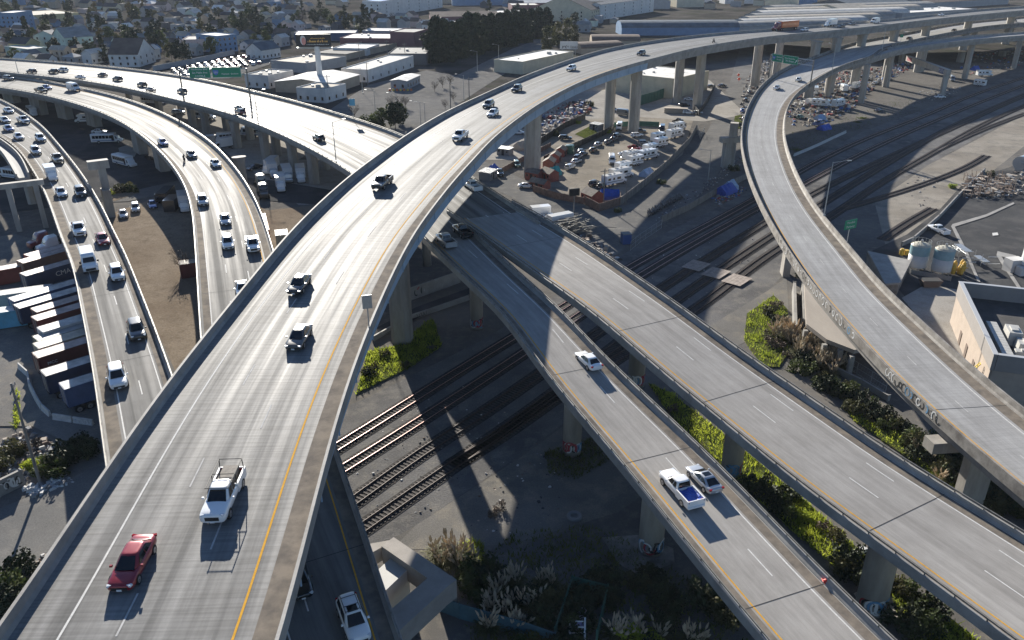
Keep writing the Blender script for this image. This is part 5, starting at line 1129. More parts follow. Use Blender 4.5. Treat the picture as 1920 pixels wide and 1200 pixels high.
def tractor(px, py, hx, hy, col, label):
    p = at(px, py, 0); q = at(hx, hy, 0); root = empty('truck_tractor', p, math.atan2(q.y - p.y, q.x - p.x), label, 'truck', 'parked trucks and tractors'); Z = (0, 0, 0)
    b = MB(); b.box((-1.4, 0, .85), (5.2, .9, .3)); b.build('chassis', TRIM, root, loc=Z)
    b = MB(); body_loft(b, [(3.2, .7, .6, 1.3), (3.1, .95, .5, 1.6), (1.9, 1.0, .5, 1.85), (1.5, 1.15, .5, 2.7), (1.0, 1.2, .5, 3.2), (-.6, 1.2, .5, 3.3)]); b.build('cab', col, root, loc=Z)
    b = MB(); b.quad((1.88, -.9, 1.95), (1.88, .9, 1.95), (1.44, .9, 2.7), (1.44, -.9, 2.7)); b.build('windshield', GLASS, root, loc=Z)
    for s_ in (-1, 1):
        for x in (2.3, -2.0, -3.2): b = MB(); wheel_mb(b, x, s_ * 1.2, .5, s_, .5); b.build('wheel', [TYRE, RIM, TRIM], root, loc=Z)
    return root
tractor(86, 462, 55, 470, COL['maroon'], 'maroon truck tractor behind the far end of the container row')
tractor(104, 470, 70, 478, COL['white'], 'white truck tractor in front of the maroon one')
rubble('debris', [(0, 830), (60, 800), (115, 845), (100, 880), (40, 905), (0, 890)], 240, 'branches and trash heaped beside the utility pole', 'debris', JUNK2, .2, .9, 4)
rubble('trash', [(45, 915), (120, 890), (140, 905), (60, 935)], 90, 'white trash bags along the pavement edge', 'trash', [JUNK[0], JUNK[0], JUNK[1]], .3, .9, 8)
rubble('trash', [(0, 1090), (60, 1060), (90, 1030), (95, 1045), (60, 1090), (10, 1120)], 80, 'trash and dry branches below the flyover parapet', 'trash', JUNK2, .3, 1.0, 9)
PB = mat('jersey_barrier_concrete', (0.46, 0.45, 0.43), .8, noise=.15, nscale=2)
def jersey(px, label, text=False):
    P = [at(x, y, 0) for x, y in px]
    for i, (p, q) in enumerate(zip(P[:-1], P[1:])):
        d = q - p; n = Vector((-d.y, d.x, 0)).normalized(); b = MB(); pr = [(-.3, 0), (.3, 0), (.14, .35), (.09, .9), (-.09, .9), (-.14, .35)]; e = d.normalized() * .1
        b.loft([[tuple(o + n * u + Vector((0, 0, z))) for u, z in pr[::-1]] for o in (p + e, q - e)]); o = b.build('barrier_block', PB, origin=p); tag(o, label, 'concrete barrier', 'concrete barrier blocks around the container yard')
        if text and i == len(P) - 2:
            b = MB(); r = random.Random(2); scrawl(b, (p + q) / 2 - n * .16 + Vector((0, 0, .5)), d.normalized(), (0, 0, 1), d.length * .7, .7, 9, r, .06, 3); g = b.build('graffiti', [SPRAY[2], SPRAY[1], SPRAY[2]], None, origin=p); g.parent = o; g.location = (0, 0, 0)
jersey([(36, 690), (54, 706), (58, 728), (70, 752), (80, 768), (96, 782)], 'pale concrete barrier block beside the container yard')
jersey([(100, 786), (138, 792), (177, 798)], 'pale concrete barrier block sprayed with blue letters', True)
P0, T0 = utility_pole(76, 908, 12.5, 'leaning wooden utility pole at the left edge', (-.6, 1.0), 2, 1.9)
fence([(-40, 945), (0, 931), (46, 908)], 2.0, CONC, 'graffiti covered concrete retaining wall at the left edge', .35, 'wall', 30, 'retaining_wall')
b = MB(); p, q = at(0, 931, 0), at(44, 909, 0); d = (q - p).normalized(); n = Vector((d.y, -d.x, 0)); scrawl(b, (p + q) / 2 + n * .19 + Vector((0, 0, 1.0)), d, (0, 0, 1), (q - p).length * .9, 1.5, 7, random.Random(4), .03, 2); o = b.build('graffiti', SPRAY[:2]); tag(o, 'black and white bubble letters sprayed on the retaining wall', 'graffiti')
for x, y, s, k in ((20, 855, 1.3, 'olive'), (85, 885, 1.2, 'green'), (112, 890, 1.1, 'green'), (105, 870, 1.1, 'olive'), (60, 840, 1.2, 'dry'), (130, 862, 1.4, 'dark'), (12, 1105, 1.5, 'green'), (35, 1075, 1.2, 'dark'), (10, 1140, 1.5, 'dark'), (150, 845, 1.2, 'dark'), (5, 880, 1.3, 'olive'), (60, 875, .9, 'lush'), (170, 850, 1.2, 'dark')):
    bush(k, x, y, s, 'scrubby bush in the undergrowth left of the flyover', 'bushes in the lower left undergrowth')
grass_area([(30, 730), (36, 728), (38, 790), (30, 805), (26, 800)], 400, .35, None, 'thin strip of green weeds beside the grey gravel', 31, False)
# lots under the ramps
def bus(px, py, hx, hy, label, kind='bus'): return park(px, py, hx, hy, kind, 'white', label, 'white shuttle buses in the lot')
bus(203, 268, 240, 267, 'white shuttle bus parked broadside in the shaded lot')
bus(236, 311, 262, 318, 'white shuttle bus with a striped side behind the broadside one')
bus(166, 230, 140, 231, 'boxy white shuttle bus beside the ramp pillar', 'rv')
bus(62, 216, 74, 226, 'white shuttle bus nose down beside the leftmost ramp')
bus(26, 335, -4, 331, 'white bus standing under the ramp stub')
bus(288, 195, 316, 196, 'cream roofed bus under the white freeway')
bus(300, 190, 326, 191, 'second cream roofed bus behind the first under the freeway')
bus(383, 224, 410, 226, 'tan bus behind the pillar row in sunlight')
bus(470, 256, 440, 254, 'long white roofed bus under the freeway bend')
bus(424, 266, 398, 268, 'long shaded bus in front of the pillar row')
bus(421, 280, 398, 284, 'grey shuttle van behind the ramp parapet', 'boxtruck')
for x, y, hx, hy, k, c, l in ((232, 406, 236, 420, 'sedan', 'white', 'small white sedan parked on the tan dirt lot'), (255, 395, 257, 410, 'suv', 'white', 'white sport utility parked on the tan dirt lot'), (287, 388, 290, 400, 'sedan', 'blue', 'dark blue sedan in the shade of the dirt lot'), (187, 250, 200, 250, 'sedan', 'white', 'white car behind the broadside shuttle bus'), (320, 305, 335, 308, 'suv', 'dark', 'dark car parked under the ramp bend'), (478, 318, 460, 322, 'sedan', 'black', 'black sedan parked in the shade behind the ramp'), (335, 214, 350, 214, 'suv', 'silver', 'silver car parked below the freeway pillars')):
    park(x, y, hx, hy, k, c, l)
park(347, 392, 350, 410, 'boxtruck', 'white', 'white box truck half hidden by the ramp parapet')
tractor(495, 368, 500, 385, COL['tan'], 'brownish truck tractor parked on the sunlit dirt beside the ramp')
tractor(490, 350, 500, 362, COL['beige'], 'cream truck tractor in the shade')
park(527, 355, 530, 372, 'boxtruck', 'white', 'white box truck in the shaded truck group, nearest the camera')
park(540, 338, 548, 356, 'boxtruck', 'silver', 'grey box truck beside the nearest shaded one')
park(512, 330, 520, 345, 'boxtruck', 'silver', 'grey box truck at the left of the shaded group')
park(565, 338, 567, 352, 'boxtruck', 'white', 'white box truck at the right of the shaded group')
park(508, 322, 500, 328, 'boxtruck', 'white', 'white box truck farthest back in the shaded group')
container(440, 425 - 6, .1, 470, 420, 'green', 'green container with white top half hidden by the ramp', 'pale', L=6.1, group=None)
container(505, 431, .1, 498, 402, 'orange', 'orange container with a bright white top beside the flyover', 'pale', L=12.2, group=None)
container(502, 461, .1, 502, 440, 'white', 'white container in front of the orange one', 'pale', L=8, group=None)
container(540, 440, .1, 538, 428, 'beige', 'cream container peeking over the flyover parapet', 'pale', L=4, group=None)
container(336, 497, .1, 357, 494, 'maroon', 'small maroon container under a bare tree', 'tan', L=6.1, group=None)
grow('bare', 345, 512, .75, 'leafless tree growing behind the small maroon container', 'tree')
b = MB(); p = at(312, 375, 0); b.box((p.x, p.y, 1.4), (2.6, 7.5, 2.2), .1); b.box((p.x, p.y, 2.55), (2.3, 7.2, .1), .1, 1); o = b.build('dump_trailer', [COL['black'], BED], origin=(p.x, p.y, 0)); tag(o, 'black open top dump trailer in the shade of the dirt lot', 'trailer')
b = MB(); p = at(325, 392, 0); b.box((p.x, p.y, 1.5), (2.6, 5.5, 2.6), .1); b.box((p.x, p.y + 3, .5), (2.0, 9, .4), .1); o = b.build('dump_trailer', [COL['dark']], origin=(p.x, p.y, 0)); tag(o, 'dark tipper body beside the white box truck', 'trailer')
for x, y, s, k in ((205, 365, 1.2, 'lush'), (222, 362, 1.5, 'olive'), (240, 358, 1.5, 'olive'), (280, 300, 1.2, 'dry'), (248, 360, 1.3, 'green')): bush(k, x, y, s, 'low shrub on the traffic island below the ramps', 'shrubs on the traffic island')
patch('traffic_island', [(200, 372), (205, 358), (255, 352), (262, 362), (215, 378)], G_TAN)
patch('painted_sun_patch', [(222, 278), (240, 272), (258, 285), (252, 295), (225, 292)], G_YARD)  # paler sheet stands in for sunlight falling on the lot
# old bent caps left of the ramps
def bent(name, cx, cy, hx, hy, L, h, legs, label, beam=(1.3, 1.1), text=None, leg=1.0, m=CONC_PILLAR):
    p = at(cx, cy, 0); q = at(hx, hy, 0); a = math.atan2(q.y - p.y, q.x - p.x); root = empty(name, p, a, label, 'concrete bent'); Z = (0, 0, 0)
    b = MB(); b.box((0, 0, h - beam[1] / 2), (L, beam[0], beam[1])); b.build('cap_beam', m, root, loc=Z)
    for x in legs: b = MB(); b.box((x, 0, (h - beam[1]) / 2), (leg, leg, h - beam[1])); b.build('column', m, root, loc=Z)
    return root
bent('concrete_bent', 63, 430, 84, 427, 8.2, 10.5, (-2.6, 2.4), 'old freestanding concrete bent with two columns by the left ramp')
bent('concrete_bent', 205, 404, 218, 402, 4.2, 12.6, (.5,), 'hammerhead concrete pier beside the left ramp parapet', (1.8, 1.8), leg=1.5)

upper_end()
bent('concrete_bent', 1366, 314, 1393, 313, 7.0, 9.4, (-1.0,), 'hammerhead concrete pier left of the ramp bend', (2.6, 1.5), leg=2.4)
# ------------------------------------------------------------------ camp and yards between the flyover and the rail bed
for x, y, hx, hy, L, W, h, g, l in ((1002, 337, 1012, 339, 4.6, 3.2, 2.4, 'red', 'red gabled shed directly in front of the big flyover pillar'), (1030, 338, 1040, 342, 4.8, 3.4, 2.6, 'red', 'red gabled shed with open front right of the big flyover pillar'), (1012, 353, 1026, 356, 5.2, 3.2, 1.9, 'red', 'low red shed with tan roof beside the white parked car'), (1030, 316, 1038, 306, 4.2, 3.4, 2.5, 'red', 'red shed nearest the teal tarp, first of three in line'), (1041, 303, 1049, 294, 4.0, 3.2, 2.2, 'red', 'red shed in the middle of three in line'), (1052, 292, 1060, 284, 4.0, 3.0, 2.2, 'red', 'red shed at the far end of three in line'), (1110, 378, 1124, 384, 5.0, 4.0, 2.4, 'red', 'maroon shed with tan roof behind the board fence corner'), (947, 290, 962, 292, 4.6, 3.0, 2.2, 'grey', 'small grey cabin with two white framed windows'), (1118, 243, 1133, 246, 4.4, 3.0, 2.2, 'grey', 'pale small cabin with a door beside a flyover pillar'), (915, 335, 922, 331, 5, 3.6, 2.4, 'grey', 'grey cabin beside the overpass parapet')):
    shed(x, y, hx, hy, L, W, h, REDBARN if g == 'red' else JUNK[1], SHINGLE if g == 'red' else CORR['grey'], l, gable=(g == 'red'))
def tent(px, py, hx, hy, L, W, h, m, label):
    p = at(px, py, 0); q = at(hx, hy, 0); a = math.atan2(q.y - p.y, q.x - p.x); b = MB(); r = random.Random(int(px)); n = 6; vs = []
    for i in range(n + 1):
        for j in range(5): t = j / 4; vs.append((-L / 2 + L * i / n, -W / 2 + W * t, h * (.35 + .65 * (1 - abs(2 * t - 1))) + r.uniform(-.15, .15)))
    b.add(vs, [(i * 5 + j, (i + 1) * 5 + j, (i + 1) * 5 + j + 1, i * 5 + j + 1) for i in range(n) for j in range(4)])
    for s_ in (0, 4): b.add([vs[i * 5 + s_] for i in range(n + 1)] + [(vs[i * 5 + s_][0], vs[i * 5 + s_][1] * 1.08, 0.02) for i in range(n + 1)], [(i, i + 1, n + 2 + i, n + 1 + i) for i in range(n)])
    for e in (0, n): b.add([vs[e * 5 + j] for j in range(5)] + [(vs[e * 5][0], vs[e * 5 + 4][1], .02), (vs[e * 5][0], vs[e * 5][1], .02)], [tuple(range(7))])
    o = b.build('tarp_tent', m); o.location = p; o.rotation_euler = (0, 0, a); tag(o, label, 'tent', 'tarp tents in the camp')
TEAL = mat('teal_tarp', (0.02, 0.26, 0.27), .5, noise=.2, nscale=2); TARPB = TARP; TARPL = mat('pale_blue_tarp', (0.30, 0.42, 0.60), .5, noise=.2, nscale=1)
tent(1039, 328, 1048, 326, 3.4, 3.0, 2.6, TEAL, 'teal tarp tent beside the line of red sheds')
tent(1143, 372, 1158, 372, 5.0, 3.4, 2.6, TARPB, 'bright blue tarp shelter at the corner of the board fence')
tent(1360, 362, 1374, 357, 6.0, 4.0, 2.6, TARPB, 'blue tarp tent beside the grey wall near the tracks')
tent(1368, 357, 1376, 353, 4.0, 3.4, 3.0, TARPL, 'pale tarp tent touching the blue one near the tracks')
tent(978, 280, 986, 278, 5, 4, 2.8, JUNK[3], 'tan tent behind the big flyover pillar')
tent(923, 322, 930, 318, 4, 3, 2.2, TARPB, 'blue tarp shelter next to the grey cabin by the overpass')
tent(1212, 330, 1222, 326, 4, 3, 2.4, TARPL, 'pale blue tarp over the fence beside the motorhomes')
b = MB(); p = at(1068, 288, 0); b.lathe((p.x, p.y, 0), [(1.5, 0), (1.5, 2.6), (1.3, 2.9), (.2, 3.1)], 16); tag(b.build('water_tank', COL['green'], origin=(p.x, p.y, 0)), 'dark green round water tank at the end of the car row', 'tank')
b = MB(); p = at(1173, 456, 0); b.box((p.x, p.y, 1.2), (2.0, 2.0, 2.3), .2); b.box((p.x, p.y, 2.4), (2.1, 2.1, .15), .2, 1); tag(b.build('portable_toilet', [COL['blue'], JUNK[1]], origin=(p.x, p.y, 0)), 'blue portable toilet cabin at the street corner by the tracks', 'toilet cabin')
for x, y, hx, hy, l in ((1152, 346, 1166, 343, 'motorhome nearest the blue tarp shelter'), (1165, 334, 1180, 331, 'motorhome second from the blue tarp shelter'), (1172, 322, 1187, 319, 'cream camper with a rounded front end in the row'), (1194, 309, 1209, 306, 'long white camper in the middle of the row'), (1186, 300, 1200, 297, 'white camper with black stripe behind the long one'), (1216, 298, 1230, 295, 'white motorhome with roof hatches beside the fence'), (1222, 287, 1236, 284, 'tan topped camper behind the hatch roofed one'), (1241, 275, 1255, 272, 'grey roofed camper under a blue cover'), (1236, 265, 1250, 262, 'pale camper third from the far end of the row'), (1266, 258, 1279, 255, 'white motorhome second from the far end of the row'), (1270, 245, 1283, 242, 'white motorhome at the far end of the row')):
    park(x, y, hx, hy, 'rv' if 'motorhome' in l else 'trailer', 'white', l, 'campers parked along the fence')
park(1147, 306, 1149, 318, 'van', 'white', 'white van parked alone in the middle of the gravel lot')
park(1271, 231, 1281, 228, 'pickup', 'black', 'black pickup beyond the camper row'); park(1241, 248, 1239, 257, 'van', 'dark', 'dark van parked left of the camper row'); park(1161, 243, 1158, 250, 'van', 'white', 'white delivery van between the two flyover pillars')
for i, (x, y, k, c, l) in enumerate(((987, 352, 'sedan', 'white', 'white sedan beside the low red shed'), (1060, 262, 'suv', 'black', 'black car alone on the grey pavement behind the fence'), (1115, 348, 'suv', 'dark', 'dark blue sport utility in front of the campers'), (1121, 274, 'sedan', 'silver', 'silver car in the row along the dark fence, fifth from the near end'), (1140, 269, 'sedan', 'grey', 'grey car in the row, third from the far end'), (1150, 264, 'sedan', 'dark', 'dark car in the row, second from the far end'), (1157, 258, 'suv', 'dark', 'dark tall car at the far end of the row'), (1090, 287, 'sedan', 'grey', 'grey car behind the black one in the row'), (1093, 292, 'sedan', 'black', 'black low car in the row beside the water tank'), (1112, 284, 'sedan', 'tan', 'brownish car in the row, fourth from the near end'), (1083, 299, 'suv', 'dark', 'dark car with a pale hood near the row end'), (1080, 306, 'sedan', 'silver', 'silver car second from the near end of the row'), (1069, 317, 'suv', 'silver', 'silver car at the near end of the row'), (1194, 257, 'suv', 'white', 'white sport utility crossways beside the dark van'), (1199, 248, 'sedan', 'dark', 'dark car behind the crossways white one'), (1190, 280, 'sedan', 'red', 'bright red car beside the camper row'), (1193, 286, 'hatch', 'red', 'second red car, in front of the bright one'), (1172, 293, 'sedan', 'white', 'white car left of the camper row'), (1176, 300, 'hatch', 'silver', 'silver car left of the camper row'), (1208, 272, 'suv', 'grey', 'grey car between red cars and campers'), (1128, 352, 'hatch', 'tan', 'small brown car beside the dark blue one'), (1292, 189, 'sedan', 'white', 'white sedan behind the paired flyover pillars'), (1290, 214, 'suv', 'white', 'white sport utility at the foot of a flyover pillar'), (1306, 214, 'sedan', 'silver', 'silver car beside the white one at the pillar foot'), (1333, 164, 'sedan', 'grey', 'grey car at the street corner behind the warehouse'), (1354, 163, 'sedan', 'black', 'black car crossing the street behind the warehouse'), (1150, 209, 'suv', 'white', 'white car behind the flyover pillar pair in shade'), (1170, 217, 'van', 'grey', 'grey van between two flyover pillars'), (1283, 199, 'sedan', 'black', 'black car in the pillar shade'), (1035, 411, 'sedan', 'white', 'white car parked behind the overpass parapet'), (973, 252, 'suv', 'white', 'white off road car left of the big flyover pillar'))):
    s_ = rnd.uniform(-2, 2); hx, hy = (x + 12, y - 6 + s_) if 1065 < x < 1165 and y > 250 else (x + 14, y + s_)
    park(x, y, hx, hy, k, c, l, 'cars parked in the yards')
park(937, 328, 940, 334, 'pickup', 'dark', 'dark off road truck beside the blue tarp shelter'); park(969, 312, 973, 318, 'suv', 'green', 'green off road car in front of the board fence')
b = MB(); p = at(1013, 405, 0); b.box((p.x, p.y, 1.5), (5, 2.3, 2.4), .3); tag(b.build('cargo_trailer', COL['white'], origin=(p.x, p.y, 0)), 'white box trailer behind the overpass parapet', 'trailer')
b = MB(); p = at(1050, 422, 0); rbox(b, -3.2, 3.2, 1.2, .5, 2.9, .1); o = b.build('cargo_trailer', COL['white']); o.location = p; o.rotation_euler = (0, 0, .55); tag(o, 'larger white trailer beside the scrap steel pile', 'trailer')
b = MB(); r = random.Random(12); p0 = at(1076, 432, 0)
for _ in range(90):
    a = r.uniform(.1, .9); L = r.uniform(2, 6); x, y, z = p0.x + r.gauss(0, 2.2), p0.y + r.gauss(0, 2.6), r.uniform(.2, 2.6); b.tube((x - L / 2 * math.cos(a), y - L / 2 * math.sin(a), z), (x + L / 2 * math.cos(a), y + L / 2 * math.sin(a), z + r.uniform(-.5, .5)), .09, n=4)
tag(b.build('scrap_steel', STEEL_DARK), 'heap of rusty steel frames beside the overpass', 'scrap', None, 'stuff')
b = MB(); r = random.Random(13)
for k in range(34):
    p = at(1215 + k * 1.9, 405 - k * 1.05, 0); b.box((p.x, p.y, .5 + .3 * (k % 3)), (.25, 3.6, .25), r.uniform(-.1, .1))
tag(b.build('scrap_grating', TRIM), 'dark steel grating stacked along the street edge', 'scrap', None, 'stuff')
rubble('scrap', [(1080, 440), (1150, 492), (1165, 488), (1100, 440)], 60, 'boards and scrap along the overpass', 'scrap', JUNK2, .4, 1.8, 21)
fence([(1096, 383), (1123, 397), (1162, 385), (1163, 375)], 2.2, WOODFENCE, 'brown board fence around the maroon shed corner')
fence([(1000, 360), (1040, 373), (1094, 383)], 1.9, WOODFENCE, 'brown board fence along the street below the red sheds')
fence([(1163, 385), (1208, 350), (1250, 314), (1292, 270), (1306, 243)], 2.2, WOOD, 'grey board fence behind the camper row')
fence([(1020, 304), (1078, 278), (1130, 255), (1150, 244)], 2.0, TRIM, 'dark screened fence behind the parked car row')
fence([(1012, 272), (1060, 240), (1097, 224)], 2.3, TRIM, 'dark fence between scrap yard and grey pavement')
fence([(940, 325), (985, 300), (1032, 276)], 1.6, WOODFENCE, 'brown fence left of the big flyover pillar')
fence([(1192, 200), (1232, 188), (1257, 179)], 4.2, MESHGREEN, 'tall dark green netting fence beside the warehouse')
fence([(1140, 240), (1190, 236), (1235, 238)], 1.9, MESHGREEN, 'low green netting fence beyond the camper row')
fence([(1240, 418), (1290, 395), (1338, 367), (1400, 335)], 1.8, WOOD, 'grey wall between the street and the rail tracks', .2, 'wall', 3.5, 'wall')
chain_fence([(1182, 470), (1200, 455), (1240, 428)], 2.2, 'chain link fence at the street end beside the tracks')
chain_fence([(1306, 243), (1313, 262), (1320, 250)], 2.2, 'chain link gate at the end of the camper row')
b = MB(); p = at(1267, 212, 0)
for k in range(4): b.box((p.x, p.y, .35 + .52 * k), (9.5, 2.6, .42), -.18)
tag(b.build('lumber_stack', JUNK[3], origin=(p.x, p.y, 0)), 'long stack of pale lumber packs in the yard', 'lumber stack')
fence([(1300, 205), (1310, 218), (1328, 190), (1340, 165)], 2.3, TRIM, 'dark fence along the street beside the yard')
rubble('scrap', [(1012, 262), (1060, 235), (1105, 215), (1108, 190), (1060, 195), (1020, 215), (1010, 240)], 420, 'colourful scrap and salvage piled in the pale yard', 'scrap', JUNK, .4, 1.9, 22, .9)
rubble('trash', [(1335, 372), (1395, 350), (1400, 360), (1345, 388)], 160, 'trash scattered around the tents by the tracks', 'trash', JUNK, .2, .9, 23)
rubble('trash', [(1225, 420), (1330, 355), (1400, 300), (1385, 290), (1340, 330), (1240, 400)], 240, 'trash along the street verge', 'trash', JUNK2, .15, .6, 24)
rubble('debris', [(1395, 300), (1385, 230), (1395, 160), (1420, 110), (1450, 115), (1420, 180), (1402, 240), (1415, 300)], 520, 'junk and debris heaped along the verge below the ramp bend', 'debris', JUNK2, .3, 1.6, 25, .8)
for i, (x, y) in enumerate(((1392, 210), (1398, 190), (1405, 175), (1395, 225), (1415, 150))): park(x, y, x + 3, y - 9, rnd.choice(['sedan', 'suv', 'hatch']), ('blue', 'dark', 'black', 'grey', 'white')[i], ('blue', 'charcoal', 'black', 'grey', 'white')[i] + ' car amid the junk left of the ramp bend', 'cars amid the junk by the ramp bend')
utility_pole(1131, 386, 10, 'wooden pole at the corner of the blue tarp shelter'); utility_pole(1173, 385, 8, 'pale wooden pole beside the board fence', arms=0)
light_pole(1327, 343, 9.5, 'street light beside the camper street', toward=(1290, 343)); light_pole(1391, 258, 8, 'street light on the verge by the ramp bend', toward=(1380, 258))
root_, _ = utility_pole(1075, 416, 8.5, 'pole carrying a dark sign box beside the street', arms=0); b = MB(); p = at(1075, 416, 0); b.box((p.x, p.y, 7.6), (2.6, .5, 1.8), .2); o = b.build('sign_box', TRIM, root_)
for x, y, s, k in ((1108, 200, 1.6, 'olive'), (1100, 215, 1.4, 'dry'), (1040, 255, 1.3, 'olive'), (1085, 232, 1.0, 'lush'), (1140, 250, 1.0, 'lush'), (1158, 398, .8, 'green'), (1400, 305, 1.2, 'lush'), (1375, 320, 1.2, 'green'), (1240, 345, 1.0, 'green')): bush(k, x, y, s, 'scruffy shrub growing along a yard fence', 'shrubs along the yard fences')
grass_area([(1078, 252), (1110, 235), (1120, 250), (1100, 262)], 500, .35, GRASS_DULL, 'patch of green grass beside the small pale cabin', 41)
grass_area([(1378, 218), (1392, 215), (1392, 240), (1374, 245)], 250, .35, GRASS_DULL, 'narrow green verge by the street', 42)
def diamond(px, py, label):
    p = at(px, py, 0); root = empty('road_work_sign', p, 0, label, 'road sign', 'orange road work signs'); b = MB(); b.tube((0, 0, 0), (0, 0, 1.6), .04, n=5); b.tube((-.5, 0, .03), (.5, 0, .03), .03, n=4); b.build('stand', TRIM, root, loc=(0, 0, 0)); b = MB(); b.add([(0, -.05, .7), (.85, -.05, 1.55), (0, -.05, 2.4), (-.85, -.05, 1.55), (0, .0, .7), (.85, .0, 1.55), (0, .0, 2.4), (-.85, .0, 1.55)], [(0, 1, 2, 3), (7, 6, 5, 4), (0, 4, 5, 1), (1, 5, 6, 2), (2, 6, 7, 3), (3, 7, 4, 0)]); b.build('panel', mat('sign_orange_red', (0.75, 0.10, 0.04), .5), root, loc=(0, 0, 0))
diamond(1384, 146, 'orange diamond road work sign farther up the street'); diamond(1385, 154, 'orange diamond road work sign nearer the camera')
# camp under the right ramp ---------------------------------------------------------
rubble('camp_debris', [(1470, 175), (1540, 140), (1640, 130), (1720, 108), (1715, 125), (1640, 165), (1600, 205), (1545, 235), (1490, 240), (1474, 215)], 1500, 'sea of trash and wreckage under the right ramp', 'debris', JUNK, .25, 1.7, 26, .8)
rubble('camp_debris', [(1820, 100), (1920, 85), (1990, 80), (1990, 110), (1900, 130), (1825, 145), (1800, 130)], 420, 'dark trash field beyond the painted bent', 'debris', JUNK, .3, 1.4, 27, .8)
rubble('camp_debris', [(1715, 175), (1760, 160), (1800, 165), (1790, 180), (1750, 190)], 130, 'trash around the foot of the painted bent', 'debris', JUNK2, .2, .9, 28)
for i, (x, y, hx, hy, k, c, l) in enumerate(((1540, 200, 1556, 201, 'rv', 'white', 'white motorhome broadside in the camp, longest one'), (1572, 200, 1582, 198, 'rv', 'white', 'white motorhome with a square front in the camp'), (1605, 166, 1618, 162, 'trailer', 'white', 'white camper between two ramp pillars'), (1583, 172, 1590, 176, 'trailer', 'white', 'round ended white camper deep in the camp'), (1528, 176, 1530, 184, 'rv', 'white', 'white motorhome facing the camera beside a pillar'), (1518, 196, 1528, 193, 'van', 'white', 'white van at the near edge of the camp'), (1505, 200, 1515, 197, 'sedan', 'beige', 'beige sedan at the near edge of the camp'), (1535, 209, 1548, 207, 'sedan', 'beige', 'pale wrecked sedan in front of the long motorhome'), (1598, 182, 1608, 179, 'sedan', 'blue', 'light blue car in the middle of the camp'), (1517, 183, 1518, 190, 'suv', 'silver', 'silver car beside the front facing motorhome'), (1535, 235, 1545, 232, 'pickup', 'blue', 'blue pickup at the shaded camp edge'), (1500, 222, 1512, 219, 'hatch', 'green', 'grey green wreck near the ramp parapet'), (1570, 212, 1580, 210, 'sedan', 'brown', 'brown sedan half buried in trash'), (1640, 158, 1652, 154, 'sedan', 'white', 'white sedan at the far side of the camp'), (1626, 150, 1638, 147, 'suv', 'grey', 'grey car at the far side of the camp'), (1660, 140, 1672, 137, 'van', 'white', 'white van farthest back in the camp'), (1785, 152, 1788, 160, 'van', 'silver', 'pale van behind the painted bent'), (1845, 143, 1858, 143, 'rv', 'white', 'white camper truck in shade right of the painted bent'), (1840, 162, 1855, 164, 'trailer', 'white', 'low white trailer in shade right of the painted bent'), (1762, 184, 1770, 184, 'sedan', 'white', 'white car at the foot of the painted bent'), (1646, 209, 1655, 206, 'sedan', 'grey', 'grey car alone in the grass shade'))):
    park(x, y, hx, hy, k, c, l, 'vehicles in the camp under the ramp')
tent(1537, 224, 1548, 222, 4, 3, 2, TARPL, 'pale blue tent at the near edge of the ramp camp'); tent(1545, 243, 1556, 241, 5, 3, 2, TARPB, 'dark blue tent in the ramp shade'); tent(1828, 132, 1838, 131, 4, 3, 2.5, TARPB, 'blue tent beyond the painted bent')
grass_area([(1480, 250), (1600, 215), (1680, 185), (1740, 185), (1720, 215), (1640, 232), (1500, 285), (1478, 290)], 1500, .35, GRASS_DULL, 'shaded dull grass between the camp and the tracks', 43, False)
jersey([(1488, 293), (1512, 283), (1537, 272), (1562, 260), (1586, 249)], 'white painted concrete block in the line beside the tracks')
p1_, p2_ = at(1766, 179, 0), at(1703, 113, 9.5); dv = Vector((p2_.x - p1_.x, p2_.y - p1_.y, 0)); Lb = dv.length; a = math.atan2(dv.y, dv.x)
root = empty('painted_bent', p1_, a, 'tall concrete bent with MOEN painted on its beam', 'concrete bent'); Z = (0, 0, 0)
b = MB(); b.box((Lb / 2 - .5, 0, 10.4), (Lb + 3, 1.9, 2.6)); b.build('cap_beam', CONC_PILLAR, root, loc=Z); b = MB(); b.box((0, 0, 4.55), (2.0, 1.9, 9.1)); b.build('column', CONC_PILLAR, root, loc=Z)
sd = 1 if at(1740, 125, 10).x * 0 + (math.cos(a + math.pi / 2) * -p1_.x + math.sin(a + math.pi / 2) * -p1_.y) > 0 else -1
b = MB(); b.box((4.2, sd * .96, 10.4), (5.6, .03, 2.0)); b.build('blue_panel', mat('sprayed_blue', (0.03, 0.05, 0.20), .6), root, loc=Z)
b = MB(); text_on(b, 'MOEN', 2.1, (4.2, sd * .985, 10.4), (-sd, 0, 0) if sd > 0 else (1, 0, 0), (0, 0, 1), .02); b.build('lettering', WHITE_PAINT, root, loc=Z)
b = MB(); b.box((Lb - 4, sd * .96, 10.4), (6.5, .03, 1.8)); b.build('red_panel', mat('sprayed_red', (0.28, 0.05, 0.06), .6), root, loc=Z)
